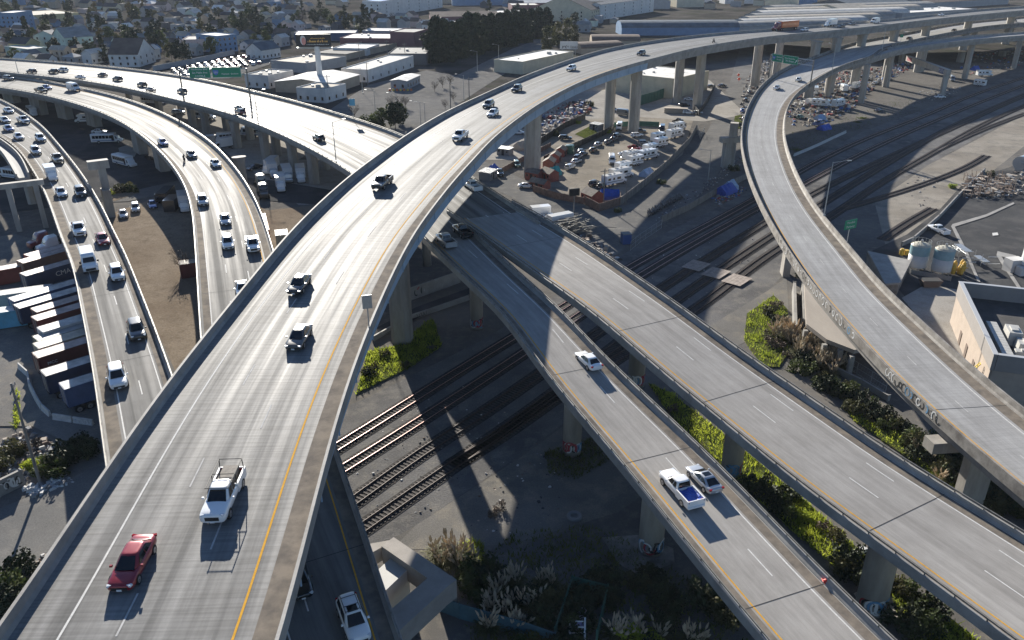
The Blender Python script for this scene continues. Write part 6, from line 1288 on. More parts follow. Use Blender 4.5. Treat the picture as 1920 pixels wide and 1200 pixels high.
# plant at the right -------------------------------------------------------------------
def tank(px, py, r_, h, label):
    p = at(px, py, 0); root = empty('storage_tank', p, .3, label, 'storage tank', 'pale storage tanks'); Z = (0, 0, 0)
    b = MB(); b.lathe((0, 0, .9), [(r_, 0), (r_, h * .55)], 28); o = b.build('shell', mat('tank_pale_paint', (0.62, 0.60, 0.55), .5, col2=(0.50, 0.50, 0.48), nscale=.6), root, smooth=False, loc=Z); o.data.polygons.foreach_set('use_smooth', [True] * len(o.data.polygons))
    b = MB(); b.lathe((0, 0, .9 + h * .55), [(r_ + .01, 0), (r_ + .01, h * .42)], 28); o = b.build('upper_band', mat('tank_blue_band', (0.22, 0.36, 0.40), .5, noise=.12, nscale=.8), root, loc=Z)
    b = MB(); b.lathe((0, 0, .9 + h * .97), [(r_ + .03, 0), (r_ * .8, .3), (r_ * .35, .55), (.2, .65)], 28); o = b.build('roof', mat('tank_roof', (0.50, 0.47, 0.37), .5, noise=.15, nscale=1), root, loc=Z)
    b = MB(); b.tube((0, 0, .9 + h + .5), (0, 0, .9 + h + 1), .25, n=8)
    for k in range(16):
        t = k * math.pi / 8; x, y = r_ * .95 * math.cos(t), r_ * .95 * math.sin(t); b.tube((x, y, h + .9), (x, y, h + 1.9), .03, n=4); t2 = t + math.pi / 8; b.tube((x, y, h + 1.85), (r_ * .95 * math.cos(t2), r_ * .95 * math.sin(t2), h + 1.85), .025, n=4)
    for s_ in (-.25, .25): b.tube((r_ + .15, s_, 0), (r_ + .15, s_, h + 1.6), .03, n=4)
    for k in range(16): b.tube((r_ + .15, -.25, .4 * k + .4), (r_ + .15, .25, .4 * k + .4), .02, n=4)
    b.build('railing_and_ladder', GALV, root, loc=Z); b = MB()
    for k in range(6): t = k * math.pi / 3; b.tube((r_ * .85 * math.cos(t), r_ * .85 * math.sin(t), 0), (r_ * .85 * math.cos(t), r_ * .85 * math.sin(t), 1), .14, n=6)
    b.build('legs', GALV, root, loc=Z)
tank(1717, 505, 1.95, 4.7, 'pale blue banded storage tank, left of two'); tank(1762, 513, 1.95, 4.7, 'pale blue banded storage tank with a yellowish roof, right of two')
fence([(1694, 506), (1708, 514), (1782, 527)], 1.0, GALV, 'grey steel railing in front of the storage tanks', .05, 'railing', 1.2, 'railing')
YEL = mat('pump_yellow', (0.60, 0.38, 0.05), .5, noise=.2, nscale=2)
b = MB(); p = at(1795, 512, 0)
for k in range(7): b.lathe((p.x + rnd.uniform(-2, 2), p.y + rnd.uniform(-1.6, 1.6), 0), [(.35, .3), (.45, .5), (.45, 1.8), (.3, 2.2), (.12, 2.5)], 10)
for k in range(10): q = (p.x + rnd.uniform(-2, 2), p.y + rnd.uniform(-1.5, 1.5)); b.tube((q[0], q[1], .4), (q[0] + rnd.uniform(-1.5, 1.5), q[1] + rnd.uniform(-1, 1), rnd.uniform(.5, 2.4)), .1, n=6)
tag(b.build('pump_group', YEL, origin=(p.x, p.y, 0)), 'cluster of yellow pumps and vessels beside the right tank', 'pumps')
b = MB(); p = at(1690, 478, 0); b.lathe((p.x, p.y, 0), [(.5, 0), (.5, 1.2), (.3, 1.5)], 10); b.box((p.x + 1, p.y, .6), (.9, .9, 1.1)); tag(b.build('pump', YEL, origin=(p.x, p.y, 0)), 'small yellow pump left of the storage tanks', 'pump')
b = MB(); p = at(1815, 490, 0)
for k in range(26): x, y, z = p.x + rnd.uniform(-3, 3), p.y + rnd.uniform(-5, 5), rnd.uniform(.4, 2.8); d = rnd.choice([(2.5, 0, 0), (0, 2.5, 0), (0, 0, -z + .05)]); b.tube((x, y, z), (x + d[0], y + d[1], z + d[2]), .07, n=5)
b.box((p.x, p.y + 3, 2.0), (1.6, 5, .15)); b.box((p.x + 1, p.y - 3, 1.7), (1.4, 4, .15)); tag(b.build('pipe_rack', GALV, origin=(p.x, p.y, 0)), 'pale pipe rack and catwalk behind the yellow pumps', 'pipe rack')
def silo(px, py, r_, h, label):
    p = at(px, py, 0); b = MB(); b.lathe((0, 0, 1.2), [(r_ * .4, 0), (r_, .8), (r_, h), (r_ * .9, h + .3), (.1, h + .6)], 20)
    for k in range(4): t = k * 1.571 + .4; b.tube((r_ * .8 * math.cos(t), r_ * .8 * math.sin(t), 0), (r_ * .8 * math.cos(t), r_ * .8 * math.sin(t), 2), .1, n=5)
    o = b.build('silo', COL['white']); o.location = p; tag(o, label, 'silo')
silo(1925, 512, 1.7, 7.0, 'white silo at the right edge'); b = MB(); p = at(1898, 508, 0); b.box((p.x, p.y, 1.4), (3.2, 2.4, 2.8), .2); b.box((p.x + .6, p.y - 2.2, .9), (2, 1.6, 1.8), .2); tag(b.build('machine_cabin', JUNK[0], origin=(p.x, p.y, 0)), 'pale machine cabin beside the white silo', 'cabin')
b = MB(); p = at(1908, 322, 0); d = Vector((.8, .6, 0)); c1, c2 = Vector((p.x, p.y, 2.6)), Vector((p.x, p.y, 2.6)) + d * 7; b.tube(c1, c2, 2.1, n=24); b.tube(c1 - d * .05, c1, 1.6, n=24); b.tube(c1 - d * .3, c1, .7, n=12); b.box((p.x + 2.5, p.y + 2, .4), (5, 2.4, .8), .64); tag(b.build('horizontal_tank', COL['silver'], origin=(p.x, p.y, 0)), 'big horizontal steel drum at the right edge', 'tank')
b = MB(); r = random.Random(31)
for k in range(240):
    x, y = r.uniform(1805, 1900), r.uniform(333, 372); p = at(x, y, 0)
    if r.random() < .5: h = r.uniform(1, 3); b.tube((p.x, p.y, 0), (p.x + r.uniform(-.5, .5), p.y + r.uniform(-.5, .5), h), .07, n=4, mi=0)
    else: b.box((p.x, p.y, r.uniform(.2, 1.6)), (r.uniform(.4, 3), r.uniform(.3, 1), .2), r.uniform(0, 3), r.randrange(3))
tag(b.build('form_work', [JUNK[2], JUNK[1], JUNK[3]]), 'dense stack of rusty forms and timber in the plant yard', 'scrap', None, 'stuff')
rubble('debris', [(1800, 372), (1860, 375), (1920, 365), (1960, 330), (1960, 300), (1890, 325)], 200, 'scattered junk in the plant yard', 'debris', JUNK2, .3, 1.5, 32)
rubble('trash', [(1700, 345), (1725, 320), (1760, 345), (1720, 400)], 40, 'stones and trash on the sandy ground', 'trash', JUNK2, .2, .7, 33)
park(1758, 436, 1742, 429, 'pickup', 'white', 'white pickup parked broadside in the plant yard')
fence([(1690, 462), (1712, 452), (1760, 410), (1795, 372), (1845, 322)], 1.1, CONC, 'low concrete wall between the plant yard and the sandy ground', .3, 'wall', 30, 'wall')
patch('kerb_strip', [(1783, 425), (1786, 421), (1848, 403), (1900, 380), (1902, 383), (1850, 407), (1790, 426), (1815, 475), (1838, 530), (1833, 530), (1808, 476)], CONC)
patch('concrete_strip', [(1905, 480), (1870, 472), (1868, 480), (1880, 500), (1912, 548), (1917, 545), (1888, 500), (1878, 482), (1905, 490)], CONC)
patch('pad', [(1735, 535), (1800, 545), (1795, 600), (1760, 640), (1690, 560)], G_YARD); patch('road_plate', [(1860, 438), (1870, 437), (1872, 442), (1861, 443)], WHITE_PAINT)
# sloping roofed loading shed
def slab(name, px, z0, z1, m, label, cat, legs=False):
    P = [at(x, y, z1) for x, y in px]; root = empty(name, (P[0].x, P[0].y, 0), 0, label, cat); b = MB(); b.prism([(p.x, p.y) for p in P], z0, z1); b.build('roof', m, root); return root, P
sr, SP = slab('loading_shed', [(1627, 470), (1709, 488), (1688, 530), (1660, 532)], 2.6, 3.0, CONC, 'low flat roofed concrete shed beside the ramp and tanks', 'shed')
b = MB(); b.prism([(p.x + (SP[0].x - p.x) * .03, p.y + (SP[0].y - p.y) * .03) for p in SP], 0, 2.6); b.build('walls', CONC_DIRTY, sr)
b = MB(); p = at(1742, 538, 0); b.loft([[(p.x - 1.4, p.y - .8, .1), (p.x + 1.4, p.y - .8, .1), (p.x + 1.4, p.y + .8, .1), (p.x - 1.4, p.y + .8, .1)], [(p.x - 2, p.y - 1.1, 1.6), (p.x + 2, p.y - 1.1, 1.6), (p.x + 2, p.y + 1.1, 1.6), (p.x - 2, p.y + 1.1, 1.6)]], mi=0, caps=True); b.box((p.x, p.y, 1.62), (3.7, 2.0, .05), 0, 1); tag(b.build('skip_bin', [JUNK[2], BED], origin=(p.x, p.y, 0)), 'rusty brown skip bin in front of the right tank', 'skip')
# tan building with parapet and roof plant
zt = 8.0; Q = [at(1865, 664, zt), at(1800, 529, zt)]; d = (Q[1] - Q[0]); dn = d.normalized(); n = Vector((dn.y, -dn.x, 0)); W_ = 26.0
root = empty('plant_building', (Q[0].x, Q[0].y, 0), math.atan2(dn.y, dn.x), 'tan walled building with a dark sunken roof full of plant, lower right edge', 'building'); L_ = d.length; Z = (0, 0, 0)
TANW = mat('tan_plaster', (0.40, 0.33, 0.27), .8, noise=.08, nscale=.6); b = MB(); b.box((L_ / 2, -.15, (zt - 2.6) / 2), (L_, .3, zt - 2.6)); b.box((.15, -W_ / 2 - .15, (zt - 2.6) / 2), (.3, W_, zt - 2.6)); b.box((L_ - .15, -W_ / 2 - .15, (zt - 2.6) / 2), (.3, W_, zt - 2.6)); b.build('walls', TANW, root, loc=Z)
PARA = mat('parapet_panels', (0.27, 0.25, 0.235), .7, noise=.06, nscale=.5); b = MB(); b.box((L_ / 2, -.15, zt - 1.3), (L_ + .3, .5, 2.6)); b.box((.05, -W_ / 2 - .45, zt - 1.3), (.5, W_, 2.6)); b.box((L_ - .05, -W_ / 2 - .45, zt - 1.3), (.5, W_, 2.6)); b.build('parapet', PARA, root, loc=Z)
b = MB(); b.box((L_ / 2, -.15, zt + .05), (L_ + .5, .7, .1)); b.box((.05, -W_ / 2 - .55, zt + .05), (.7, W_, .1)); b.box((L_ - .05, -W_ / 2 - .55, zt + .05), (.7, W_, .1)); b.build('coping', mat('coping_metal', (0.42, 0.43, 0.44), .5), root, loc=Z)
b = MB(); b.box((L_ / 2, -W_ / 2, zt - 2.7), (L_ - .6, W_, .2)); b.build('roof', mat('tar_roof', (0.05, 0.048, 0.047), .85, noise=.3, nscale=.5), root, loc=Z)
DUCT = mat('duct_metal', (0.44, 0.43, 0.40), .5, noise=.12, nscale=1)
b = MB(); 
for k in range(14): b.box((1.6 + k * 1.0, -2.6, zt - 1.8), (.94, 1.5, 1.5)); 
for k in range(8): b.box((1.9, -4.1 - k * 1.05, zt - 1.8), (1.4, 1.0, 1.5))
b.build('duct_run', DUCT, root, loc=Z)
for x, y, sx, sy, h in ((11.5, -5.0, 3.6, 2.0, 2.2), (8.2, -6.5, 2.6, 3.2, 1.7), (5.5, -5.8, 1.3, 3.5, 1.3), (4.2, -8.5, 2.4, 1.6, 1.2), (12.5, -9.5, 3, 3, 2.6), (7.5, -11.5, 3, 2.4, 1.6)):
    b = MB(); b.box((x, y, zt - 2.6 + h / 2), (sx, sy, h), 0, 0, .93); b.box((x, y, zt - 2.6 + h + .1), (sx * .5, sy * .5, .25)); b.build('roof_unit', DUCT, root, loc=Z)
for x in (L_ * .30, L_ * .50, L_ * .68):
    b = MB(); b.box((x, .04, 1.3), (1.3, .12, 2.4)); b.build('door', mat('brown_door', (0.16, 0.12, 0.095), .7), root, loc=Z)
b = MB()
for s_ in (-.3, .3): b.tube((L_ * .2 + s_, 2.0, .3), (L_ * .12 + s_, .5, 4.6), .07, n=5)
for k in range(12): t = k / 11; b.tube((L_ * (.2 - .08 * t) - .3, 2 - 1.5 * t, .3 + 4.3 * t), (L_ * (.2 - .08 * t) + .3, 2 - 1.5 * t, .3 + 4.3 * t), .05, n=5)
o = b.build('ladder', mat('safety_yellow', (0.75, 0.55, 0.03), .5)); o.parent = root
patch('pad', [(1750, 640), (1800, 600), (1870, 720), (1840, 760)], G_YARD)
# old platform building under the ramp
zt = 4.2; px = [(1508, 527), (1512, 607), (1550, 636), (1602, 656), (1700, 640), (1560, 500)]
root, P = slab('platform_building', px, 3.5, zt, mat('worn_tan_concrete', (0.36, 0.32, 0.275), .8, col2=(0.29, 0.255, 0.22), nscale=.3, stretch=(1, .25, 1)), 'open sided concrete platform building under the right ramp', 'building')
b = MB()
for q in ((1514, 614), (1550, 640), (1580, 650), (1602, 662)):
    p = at(q[0], q[1], zt); b.box((p.x, p.y + .5, 1.7), (.7, .7, 3.5))
b.build('columns', CONC, root); b = MB(); s1, s2, s3 = at(1518, 604, zt), at(1556, 632, zt), at(1610, 650, zt)
for p, q in ((s1, s2), (s2, s3)): c = (p + q) / 2; dd = q - p; b.box((c.x, c.y + 3.5, 1.7), (dd.length, .3, 3.4), math.atan2(dd.y, dd.x))
b.build('shade_backing', TRIM, root)  # black backing paints in the shade behind the columns
fence([(1487, 548), (1489, 632)], 2.2, CONC, 'outer low concrete wall left of the platform building', .5, 'wall', 30, 'wall'); fence([(1503, 548), (1506, 640)], 2.0, CONC, 'inner low concrete wall left of the platform building', .4, 'wall', 30, 'wall')
patch('ramp_lane', [(1489, 548), (1503, 548), (1505, 636), (1490, 632)], G_GREYGRAVEL)
fence([(1512, 668), (1560, 695), (1615, 722), (1665, 752)], 1.0, CONC, 'low concrete kerb wall below the platform building', .4, 'wall', 30, 'wall')
chain_fence([(1530, 655), (1580, 685), (1660, 735)], 2.0, 'chain link fence below the platform building')
# bent caps of the right ramp
for px_, l in (((1758, 812), 'stubby concrete bent cap at the near end of the right ramp'), ):
    p, a = DECKS['R3'].place(*(1790, 790)); i = DECKS['R3'].near(p.x, p.y); dk = DECKS['R3']; c = dk.pt(i, dk.W[i] / 2); an = math.atan2(dk.N[i].y, dk.N[i].x)
    root = empty('concrete_bent', (c.x, c.y, 0), an, l, 'concrete bent'); zc = c.z - 2.0; b = MB(); b.box((-.3, 0, zc - .75), (dk.W[i] + .9, 1.9, 1.4)); b.build('cap_beam', CONC_PILLAR, root, loc=Z); b = MB(); b.box((1.0, 0, (zc - 1.4) / 2), (3.2, 1.4, zc - 1.4)); b.build('column', CONC_PILLAR, root, loc=Z)
# bottom centre ------------------------------------------------------------------------
zt = 5.2; root = empty('outrigger_frame', at(856, 1086, zt) - Vector((0, 0, zt)), 0, 'heavy concrete outrigger frame around a pale pier beside the shaded ramp', 'concrete frame')
def beam(px, z0, z1, m, nm): b = MB(); b.prism([tuple(at(x, y, z1)[:2]) for x, y in px], z0, z1); b.build(nm, m, root)
CF = mat('frame_concrete', (0.33, 0.30, 0.27), .8, col2=(0.25, 0.23, 0.205), nscale=.5)
beam([(738, 1007), (715, 1024), (832, 1105), (856, 1087)], zt - 2.3, zt, CF, 'beam'); beam([(834, 1104.5), (802, 1083.5), (640, 1222), (690, 1236)], zt - 2.31, zt - .004, CF, 'beam')
beam([(733, 1046), (766, 1066), (720, 1110), (690, 1085)], 0, zt - .9, mat('pale_pier', (0.50, 0.49, 0.46), .7, noise=.06, nscale=.6), 'pier'); beam([(735, 1012), (722, 1022), (705, 1032), (690, 1040), (690, 1020)], zt - 2.3, zt - .5, CF, 'beam')
beam([(846, 1079), (834, 1090), (846, 1098), (856, 1087)], 0, zt - 2.3, CF, 'column')
fence([(826, 1146), (862, 1160), (918, 1176), (975, 1192), (1040, 1215)], 2.0, mat('blue_green_screen', (0.05, 0.12, 0.15), .8, noise=.15, nscale=1), 'blue green screened fence at the bottom')
fence([(1040, 1205), (1058, 1150), (1072, 1108), (1138, 1124), (1118, 1210)], 2.0, MESHGREEN, 'small green fenced pen at the bottom edge')
b = MB(); p, q = at(1083, 1190, 0), at(1092, 1168, 0); b.tube((p.x, p.y, .9), (q.x, q.y + .8, .9), .5, n=14); tag(b.build('gas_cylinder', mat('lilac_cylinder', (0.30, 0.28, 0.48), .5), origin=(p.x, p.y, 0)), 'lilac cylinder lying in the fenced pen', 'tank')
b = MB()
for x in (1066, 1094): p = at(x, 1198, 0); b.tube((p.x, p.y - 1, 1.0), (p.x + .2, p.y + 1.2, 1.6), .1, n=6)
for k in range(4): p, q = at(1066, 1198, 0), at(1094, 1198, 0); b.tube((p.x, p.y - 1 + .6 * k, 1.05 + .15 * k), (q.x, q.y - 1 + .6 * k, 1.05 + .15 * k), .07, n=5)
tag(b.build('white_ladder', COL['white']), 'white ladder frame in the fenced pen', 'ladder')
b = MB(); p = at(1077, 971, 0); b.lathe((p.x, p.y, 0), [(.9, .05), (.95, .3), (.8, .5), (.45, .42), (.42, .1)], 20); tag(b.build('tyre', JUNK[1], origin=(p.x, p.y, 0)), 'grey painted tractor tyre lying on the dark ground', 'tyre')
patch('pad', [(1128, 1010), (1195, 1005), (1262, 1030), (1265, 1058), (1200, 1082), (1160, 1060)], CONC_DIRTY); patch('pad', [(1395, 870), (1425, 875), (1455, 905), (1420, 930), (1390, 900)], G_YARD); patch('pad', [(1600, 1115), (1665, 1085), (1715, 1120), (1690, 1165), (1625, 1160)], G_YARD)
# vegetation ---------------------------------------------------------------------------
grass_area([(668, 740), (690, 660), (745, 650), (800, 605), (812, 600), (828, 650), (770, 690)], 5200, .55, None, 'bright green grass at the foot of the biggest flyover pillar', 51)
grass_area([(850, 1030), (885, 1015), (905, 1025), (912, 1060), (880, 1055)], 900, .5, None, 'bright grass tuft beside the outrigger frame', 52)
grass_area([(1395, 640), (1400, 590), (1450, 555), (1475, 580), (1480, 660), (1460, 690), (1430, 690)], 3200, .5, None, 'green grass between rail bed and low walls', 53)
grass_area([(1215, 720), (1260, 740), (1400, 850), (1520, 950), (1640, 1060), (1620, 1110), (1500, 1010), (1380, 900), (1280, 810)], 6500, .5, GRASS, 'grass strip between the two overpasses', 54)
grass_area([(1640, 1060), (1780, 1160), (1900, 1260), (1800, 1290), (1690, 1180), (1660, 1090)], 3000, .5, GRASS, 'grass strip between the overpasses at the lower right', 55)
grass_area([(1560, 720), (1640, 760), (1740, 830), (1850, 880), (1880, 960), (1800, 930), (1700, 860), (1600, 790)], 3600, .5, GRASS, 'green verge between overpass and right ramp', 56)
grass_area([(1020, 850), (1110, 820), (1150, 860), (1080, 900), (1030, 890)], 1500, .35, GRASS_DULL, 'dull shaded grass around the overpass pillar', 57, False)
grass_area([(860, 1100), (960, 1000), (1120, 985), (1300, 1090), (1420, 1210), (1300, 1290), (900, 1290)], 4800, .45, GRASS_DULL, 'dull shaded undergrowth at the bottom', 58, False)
for i in range(70):
    t = i / 45; x = 1437 + 400 * t + rnd.uniform(-14, 14); y = 650 + 265 * t + rnd.uniform(-22, 16)
    bush(('dark', 'dark', 'green', 'olive')[i % 4] if t > .12 else 'dry', x, y, rnd.uniform(.8, 1.5), 'dense dark shrub in the hedge between overpass and right ramp', 'hedge shrubs beside the overpass')
for i in range(44):
    t = rnd.random(); x = 1440 + 130 * t + rnd.uniform(-18, 22); y = 628 + 66 * t + rnd.uniform(-16, 14)
    pampas(x, y, rnd.uniform(.85, 1.3), 'tall pampas grass with pale plumes in the clump beside the platform building', 'pampas clump beside the right ramp')
for x, y in ((1720, 850), (1745, 868), (1760, 905), (1735, 842)): pampas(x, y, .8, 'pampas grass on the green verge below the ramp bent', 'pampas on the verge below the bent')
for x, y, s in ((815, 1045, 1.0), (838, 1040, 1.1), (855, 1050, 1.15), (872, 1046, 1.0), (830, 1060, 1.0), (860, 1066, 1.1), (885, 1062, .9)): pampas(x, y, s, 'pampas grass in the sunlit clump beside the outrigger frame', 'pampas clump beside the outrigger frame')
for i in range(22): pampas(rnd.uniform(905, 1035), rnd.uniform(1085, 1190), rnd.uniform(.7, 1.05), 'shaded pampas grass in the dark undergrowth at the bottom', 'shaded pampas at the bottom')
for x, y in ((1150, 1195), (1165, 1202), (1185, 1190), (1200, 1200), (1235, 1198), (1290, 1205), (1310, 1210)): pampas(x, y, .95, 'pampas grass at the bottom edge below the overpass', 'pampas at the bottom edge')
for i in range(34): bush(rnd.choice(['dark', 'dark', 'olive', 'green']), rnd.uniform(880, 1380), rnd.uniform(1085, 1235), rnd.uniform(.9, 1.6), 'shaded shrub in the dark undergrowth at the bottom', 'shrubs in the bottom undergrowth')
for x, y, s, k in ((1180, 1205, 1.3, 'lush'), (1215, 1212, 1.2, 'lush'), (900, 1085, 1.5, 'green'), (925, 1090, 1.5, 'dark'), (690, 705, .9, 'dark'), (720, 670, .9, 'olive'), (760, 690, .8, 'olive'), (700, 690, .8, 'dry'), (812, 655, .8, 'dry'), (935, 955, .9, 'dry'), (925, 968, .7, 'dry'), (1455, 575, 1.2, 'dry'), (1440, 590, 1.4, 'olive'), (1462, 610, 1.2, 'dark'), (1458, 600, 1.0, 'dry'), (1420, 925, 1.5, 'dark'), (1445, 945, 1.5, 'dark'), (1470, 960, 1.3, 'green'), (1550, 998, 1.1, 'dry'), (1570, 1015, 1.0, 'olive'), (1590, 1060, 1.4, 'dark'), (1610, 1085, 1.3, 'dark'), (1580, 1070, 1.2, 'olive'), (1690, 1110, 1.3, 'olive'), (1715, 1130, 1.4, 'green'), (1740, 1150, 1.4, 'dark'), (1700, 1175, 1.5, 'dark'), (1730, 1190, 1.5, 'green'), (1260, 770, .9, 'dry'), (1480, 930, 1.0, 'green'), (1505, 975, .9, 'lush'), (1855, 330, 1.2, 'olive'), (1785, 352, 1.0, 'lush'), (1765, 890, 1.2, 'olive'), (1790, 905, 1.3, 'green'), (1830, 935, 1.2, 'dark'), (1865, 965, 1.2, 'olive'), (1500, 520, .9, 'dark')):
    bush(k, x, y, s, 'scrub bush on the rough ground around the overpass pillars', 'scattered scrub around the overpasses')
rubble('trash', [(900, 880), (1010, 830), (1080, 930), (980, 1010), (880, 990)], 70, 'litter scattered on the gravel under the overpass', 'trash', JUNK2, .1, .4, 61)
rubble('trash', [(640, 840), (860, 700), (960, 780), (820, 960), (690, 990)], 130, 'litter and stones between the rail tracks', 'trash', JUNK2, .08, .35, 62)
rubble('trash', [(1190, 500), (1420, 385), (1470, 500), (1310, 590)], 90, 'litter between the rail tracks', 'trash', JUNK2, .08, .35, 63)
rubble('debris', [(1540, 995), (1585, 1010), (1575, 1030), (1545, 1015)], 40, 'heap of dead branches on the grass strip', 'debris', JUNK2[1:4], .2, .8, 64)
b = MB(); p = at(1612, 1037, 0); b.box((p.x, p.y, .4), (2.4, .9, .3), .5, 0, .7); tag(b.build('sheet', COL['white'], origin=(p.x, p.y, 0)), 'crumpled white sheet lying on the grass strip', 'sheet')
# graffitied pillars and ramp fascia, wall under the flyover -----------------------------
def curved(b, fn, w, h, n, r, mats=4, th_=.1):
    for k in range(n):
        x = -w / 2 + w * (k + .5) / n; a0 = r.uniform(0, 6.28); R1 = h * r.uniform(.26, .48); sp = r.uniform(3, 6); mi = r.randrange(mats); th = h * r.uniform(.8, 1.4) * th_; o = .02 + .004 * (k % 5); pts = [(x + R1 * .8 * math.cos(a0 + sp * q / 9), R1 * math.sin(a0 + sp * q / 9)) for q in range(10)]
        for (xa, ya), (xb, yb) in zip(pts[:-1], pts[1:]):
            d = Vector((xb - xa, yb - ya)); m = Vector((-d.y, d.x)).normalized() * th / 2
            b.add([fn(xa - m.x, ya - m.y, o), fn(xb - m.x, yb - m.y, o), fn(xb + m.x, yb + m.y, o), fn(xa + m.x, ya + m.y, o)], [(0, 1, 2, 3)], mi)
for (x, y, rr) in ((1072, 848, 1.27), (894, 615, 1.17), (1219, 1032, 1.42), (1370, 888, 1.37), (1192, 722, 1.32), (1631, 1140, 1.52)):
    p = at(x, y, 0); b = MB(); fn = lambda u, v, o: (p.x + (rr + o) * math.sin(u / rr), p.y - (rr + o) * math.cos(u / rr), 1.4 + v); curved(b, fn, 3.2, 1.9, 9, random.Random(x), 4); tag(b.build('graffiti', SPRAY), 'spray painted tags around the foot of a round overpass pillar', 'graffiti', 'graffiti on the overpass pillars')
dk = DECKS['R3']
def fas(s0, s1, dz, n, seed, mats, label):
    b = MB(); sm_ = (s0 + s1) / 2
    def fn(u, v, o): q = dk.pts(sm_ + u, -o, dz + v); return tuple(q)
    curved(b, fn, s1 - s0, 1.25, n, random.Random(seed), mats, .12); tag(b.build('graffiti', SPRAY), label, 'graffiti', 'graffiti along the right ramp')
def s_of(px, py): p, _ = dk.place(px, py); return dk.S[dk.near(p.x, p.y)]
fas(s_of(1480, 455), s_of(1600, 610), .35, 26, 71, 2, 'black and white tags along the parapet of the right ramp'); fas(s_of(1690, 705), s_of(1800, 805), .3, 15, 73, 3, 'large dark letters along the parapet of the right ramp')
fas(s_of(1612, 622), s_of(1632, 645), .35, 2, 72, 4, 'red round tags on the parapet of the right ramp')
W1 = fence([(770, 563), (812, 548), (862, 530)], 2.6, CONC, 'graffiti wall in the shade under the flyover', .3, 'wall', 30, 'wall'); b = MB(); p, q = at(775, 561, 0), at(858, 531, 0); d = (q - p).normalized(); nn = Vector((d.y, -d.x, 0)); scrawl(b, (p + q) / 2 + nn * .17 + Vector((0, 0, 1.3)), d, (0, 0, 1), (q - p).length * .95, 2.2, 13, random.Random(9), .03, 4); tag(b.build('graffiti', SPRAY), 'mural of black and blue tags on the wall under the flyover', 'graffiti')
W2 = fence([(700, 640), (770, 600), (800, 590), (880, 562), (900, 555)], 1.0, CONC, 'low concrete wall with tags behind the grass under the flyover', .3, 'wall', 30, 'wall'); b = MB(); p, q = at(776, 599, 0), at(800, 590, 0); d = (q - p).normalized(); nn = Vector((d.y, -d.x, 0)); scrawl(b, (p + q) / 2 + nn * .17 + Vector((0, 0, .55)), d, (0, 0, 1), 2.6, .9, 5, random.Random(19), .03, 1); tag(b.build('graffiti', SPRAY), 'black tag on the low wall behind the bright grass', 'graffiti')
patch('street', [(690, 625), (780, 578), (885, 540), (900, 552), (800, 590), (700, 640)], G_ASPH)
# furniture on the decks ------------------------------------------------------------------
GREEN = mat('sign_green', (0.0, 0.22, 0.115), .45); SHIELD = mat('shield_blue', (0.05, 0.16, 0.50), .45)
def gantry(deck, pA, pB, h, signs, label):
    """sign bridge between two deck pixels; signs are (from metre, width, height, lines, shield, arrow, tab)"""
    dk = DECKS[deck]; A, _ = dk.place(*pA); B_, _ = dk.place(*pB); d = (B_ - A); d.z = 0; L = d.length; a = math.atan2(d.y, d.x); root = empty('sign_gantry', A, a, label, 'sign gantry', 'overhead sign gantries'); Z = (0, 0, 0)
    for x, zz in ((0, 0), (L, B_.z - A.z)): b = MB(); b.tube((x, 0, zz - .3), (x, 0, h), .26, .22, 10); b.build('post', STEEL_DARK, root, loc=Z)
    b = MB()
    for zz in (h - .15, h - 1.9):
        for y in (-.5, .5): b.tube((0, y, zz), (L, y, zz), .07, n=5)
    n = int(L / 1.8)
    for k in range(n):
        x0, x1 = L * k / n, L * (k + 1) / n
        for y in (-.5, .5): b.tube((x0, y, h - .15 if k % 2 else h - 1.9), (x1, y, h - 1.9 if k % 2 else h - .15), .04, n=4)
        b.tube((x0, -.5, h - .15), (x0, .5, h - .15), .04, n=4)
    b.build('truss', GALV, root, loc=Z)
    for x0, w, hh, lines, sh, arrow in signs:
        zc = h - 1.0; b = MB(); b.box((x0 + w / 2, -.72, zc), (w, .08, hh)); p = b.build('sign_panel', GREEN, root, loc=Z); b = MB()
        for zz in (zc - hh / 2 + .08, zc + hh / 2 - .08): b.box((x0 + w / 2, -.775, zz), (w - .1, .02, .06))
        for xx in (x0 + .08, x0 + w - .08): b.box((xx, -.775, zc), (.06, .02, hh - .1))
        off = 0
        if sh: off = hh * .62
        for i, t in enumerate(lines):
            if not t: continue
            wd = w - off - (hh * .35 if arrow else 0) - .5; sz = min(hh * (.36 if len(lines) < 3 else .27), wd / (len(t) * .56)); text_on(b, t, sz, (x0 + off + (w - off - (hh * .3 if arrow else 0)) / 2, -.765, zc + hh * ((len(lines) - 1) / 2 - i) * .31), (1, 0, 0), (0, 0, 1), .02)
        if arrow: x = x0 + w - hh * .3; b.add([(x - .55, -.79, zc - .75), (x - .35, -.79, zc - .9), (x + .25, -.79, zc - .1), (x + .05, -.79, zc + .05)], [(0, 1, 2, 3)]); b.add([(x + .4, -.79, zc + .35), (x - .15, -.79, zc + .1), (x + .38, -.79, zc - .3)], [(0, 1, 2)])
        lt = b.build('lettering', mat('sign_white', (0.8, 0.8, 0.8), .5), None); lt.parent = p
        if sh:
            b = MB(); cx = x0 + hh * .36; s = hh * .27; b.add([(cx + s * u, -.79, zc + s * v) for u, v in ((-.9, .9), (0, .75), (.9, .9), (1, .1), (.6, -.6), (0, -1), (-.6, -.6), (-1, .1))][::-1], [tuple(range(8))]); text_on(b, sh, s * .95, (cx, -.80, zc - s * .05), (1, 0, 0), (0, 0, 1), .01, 1); q = b.build('shield', [SHIELD, WHITE_PAINT], None); q.parent = p
    return root
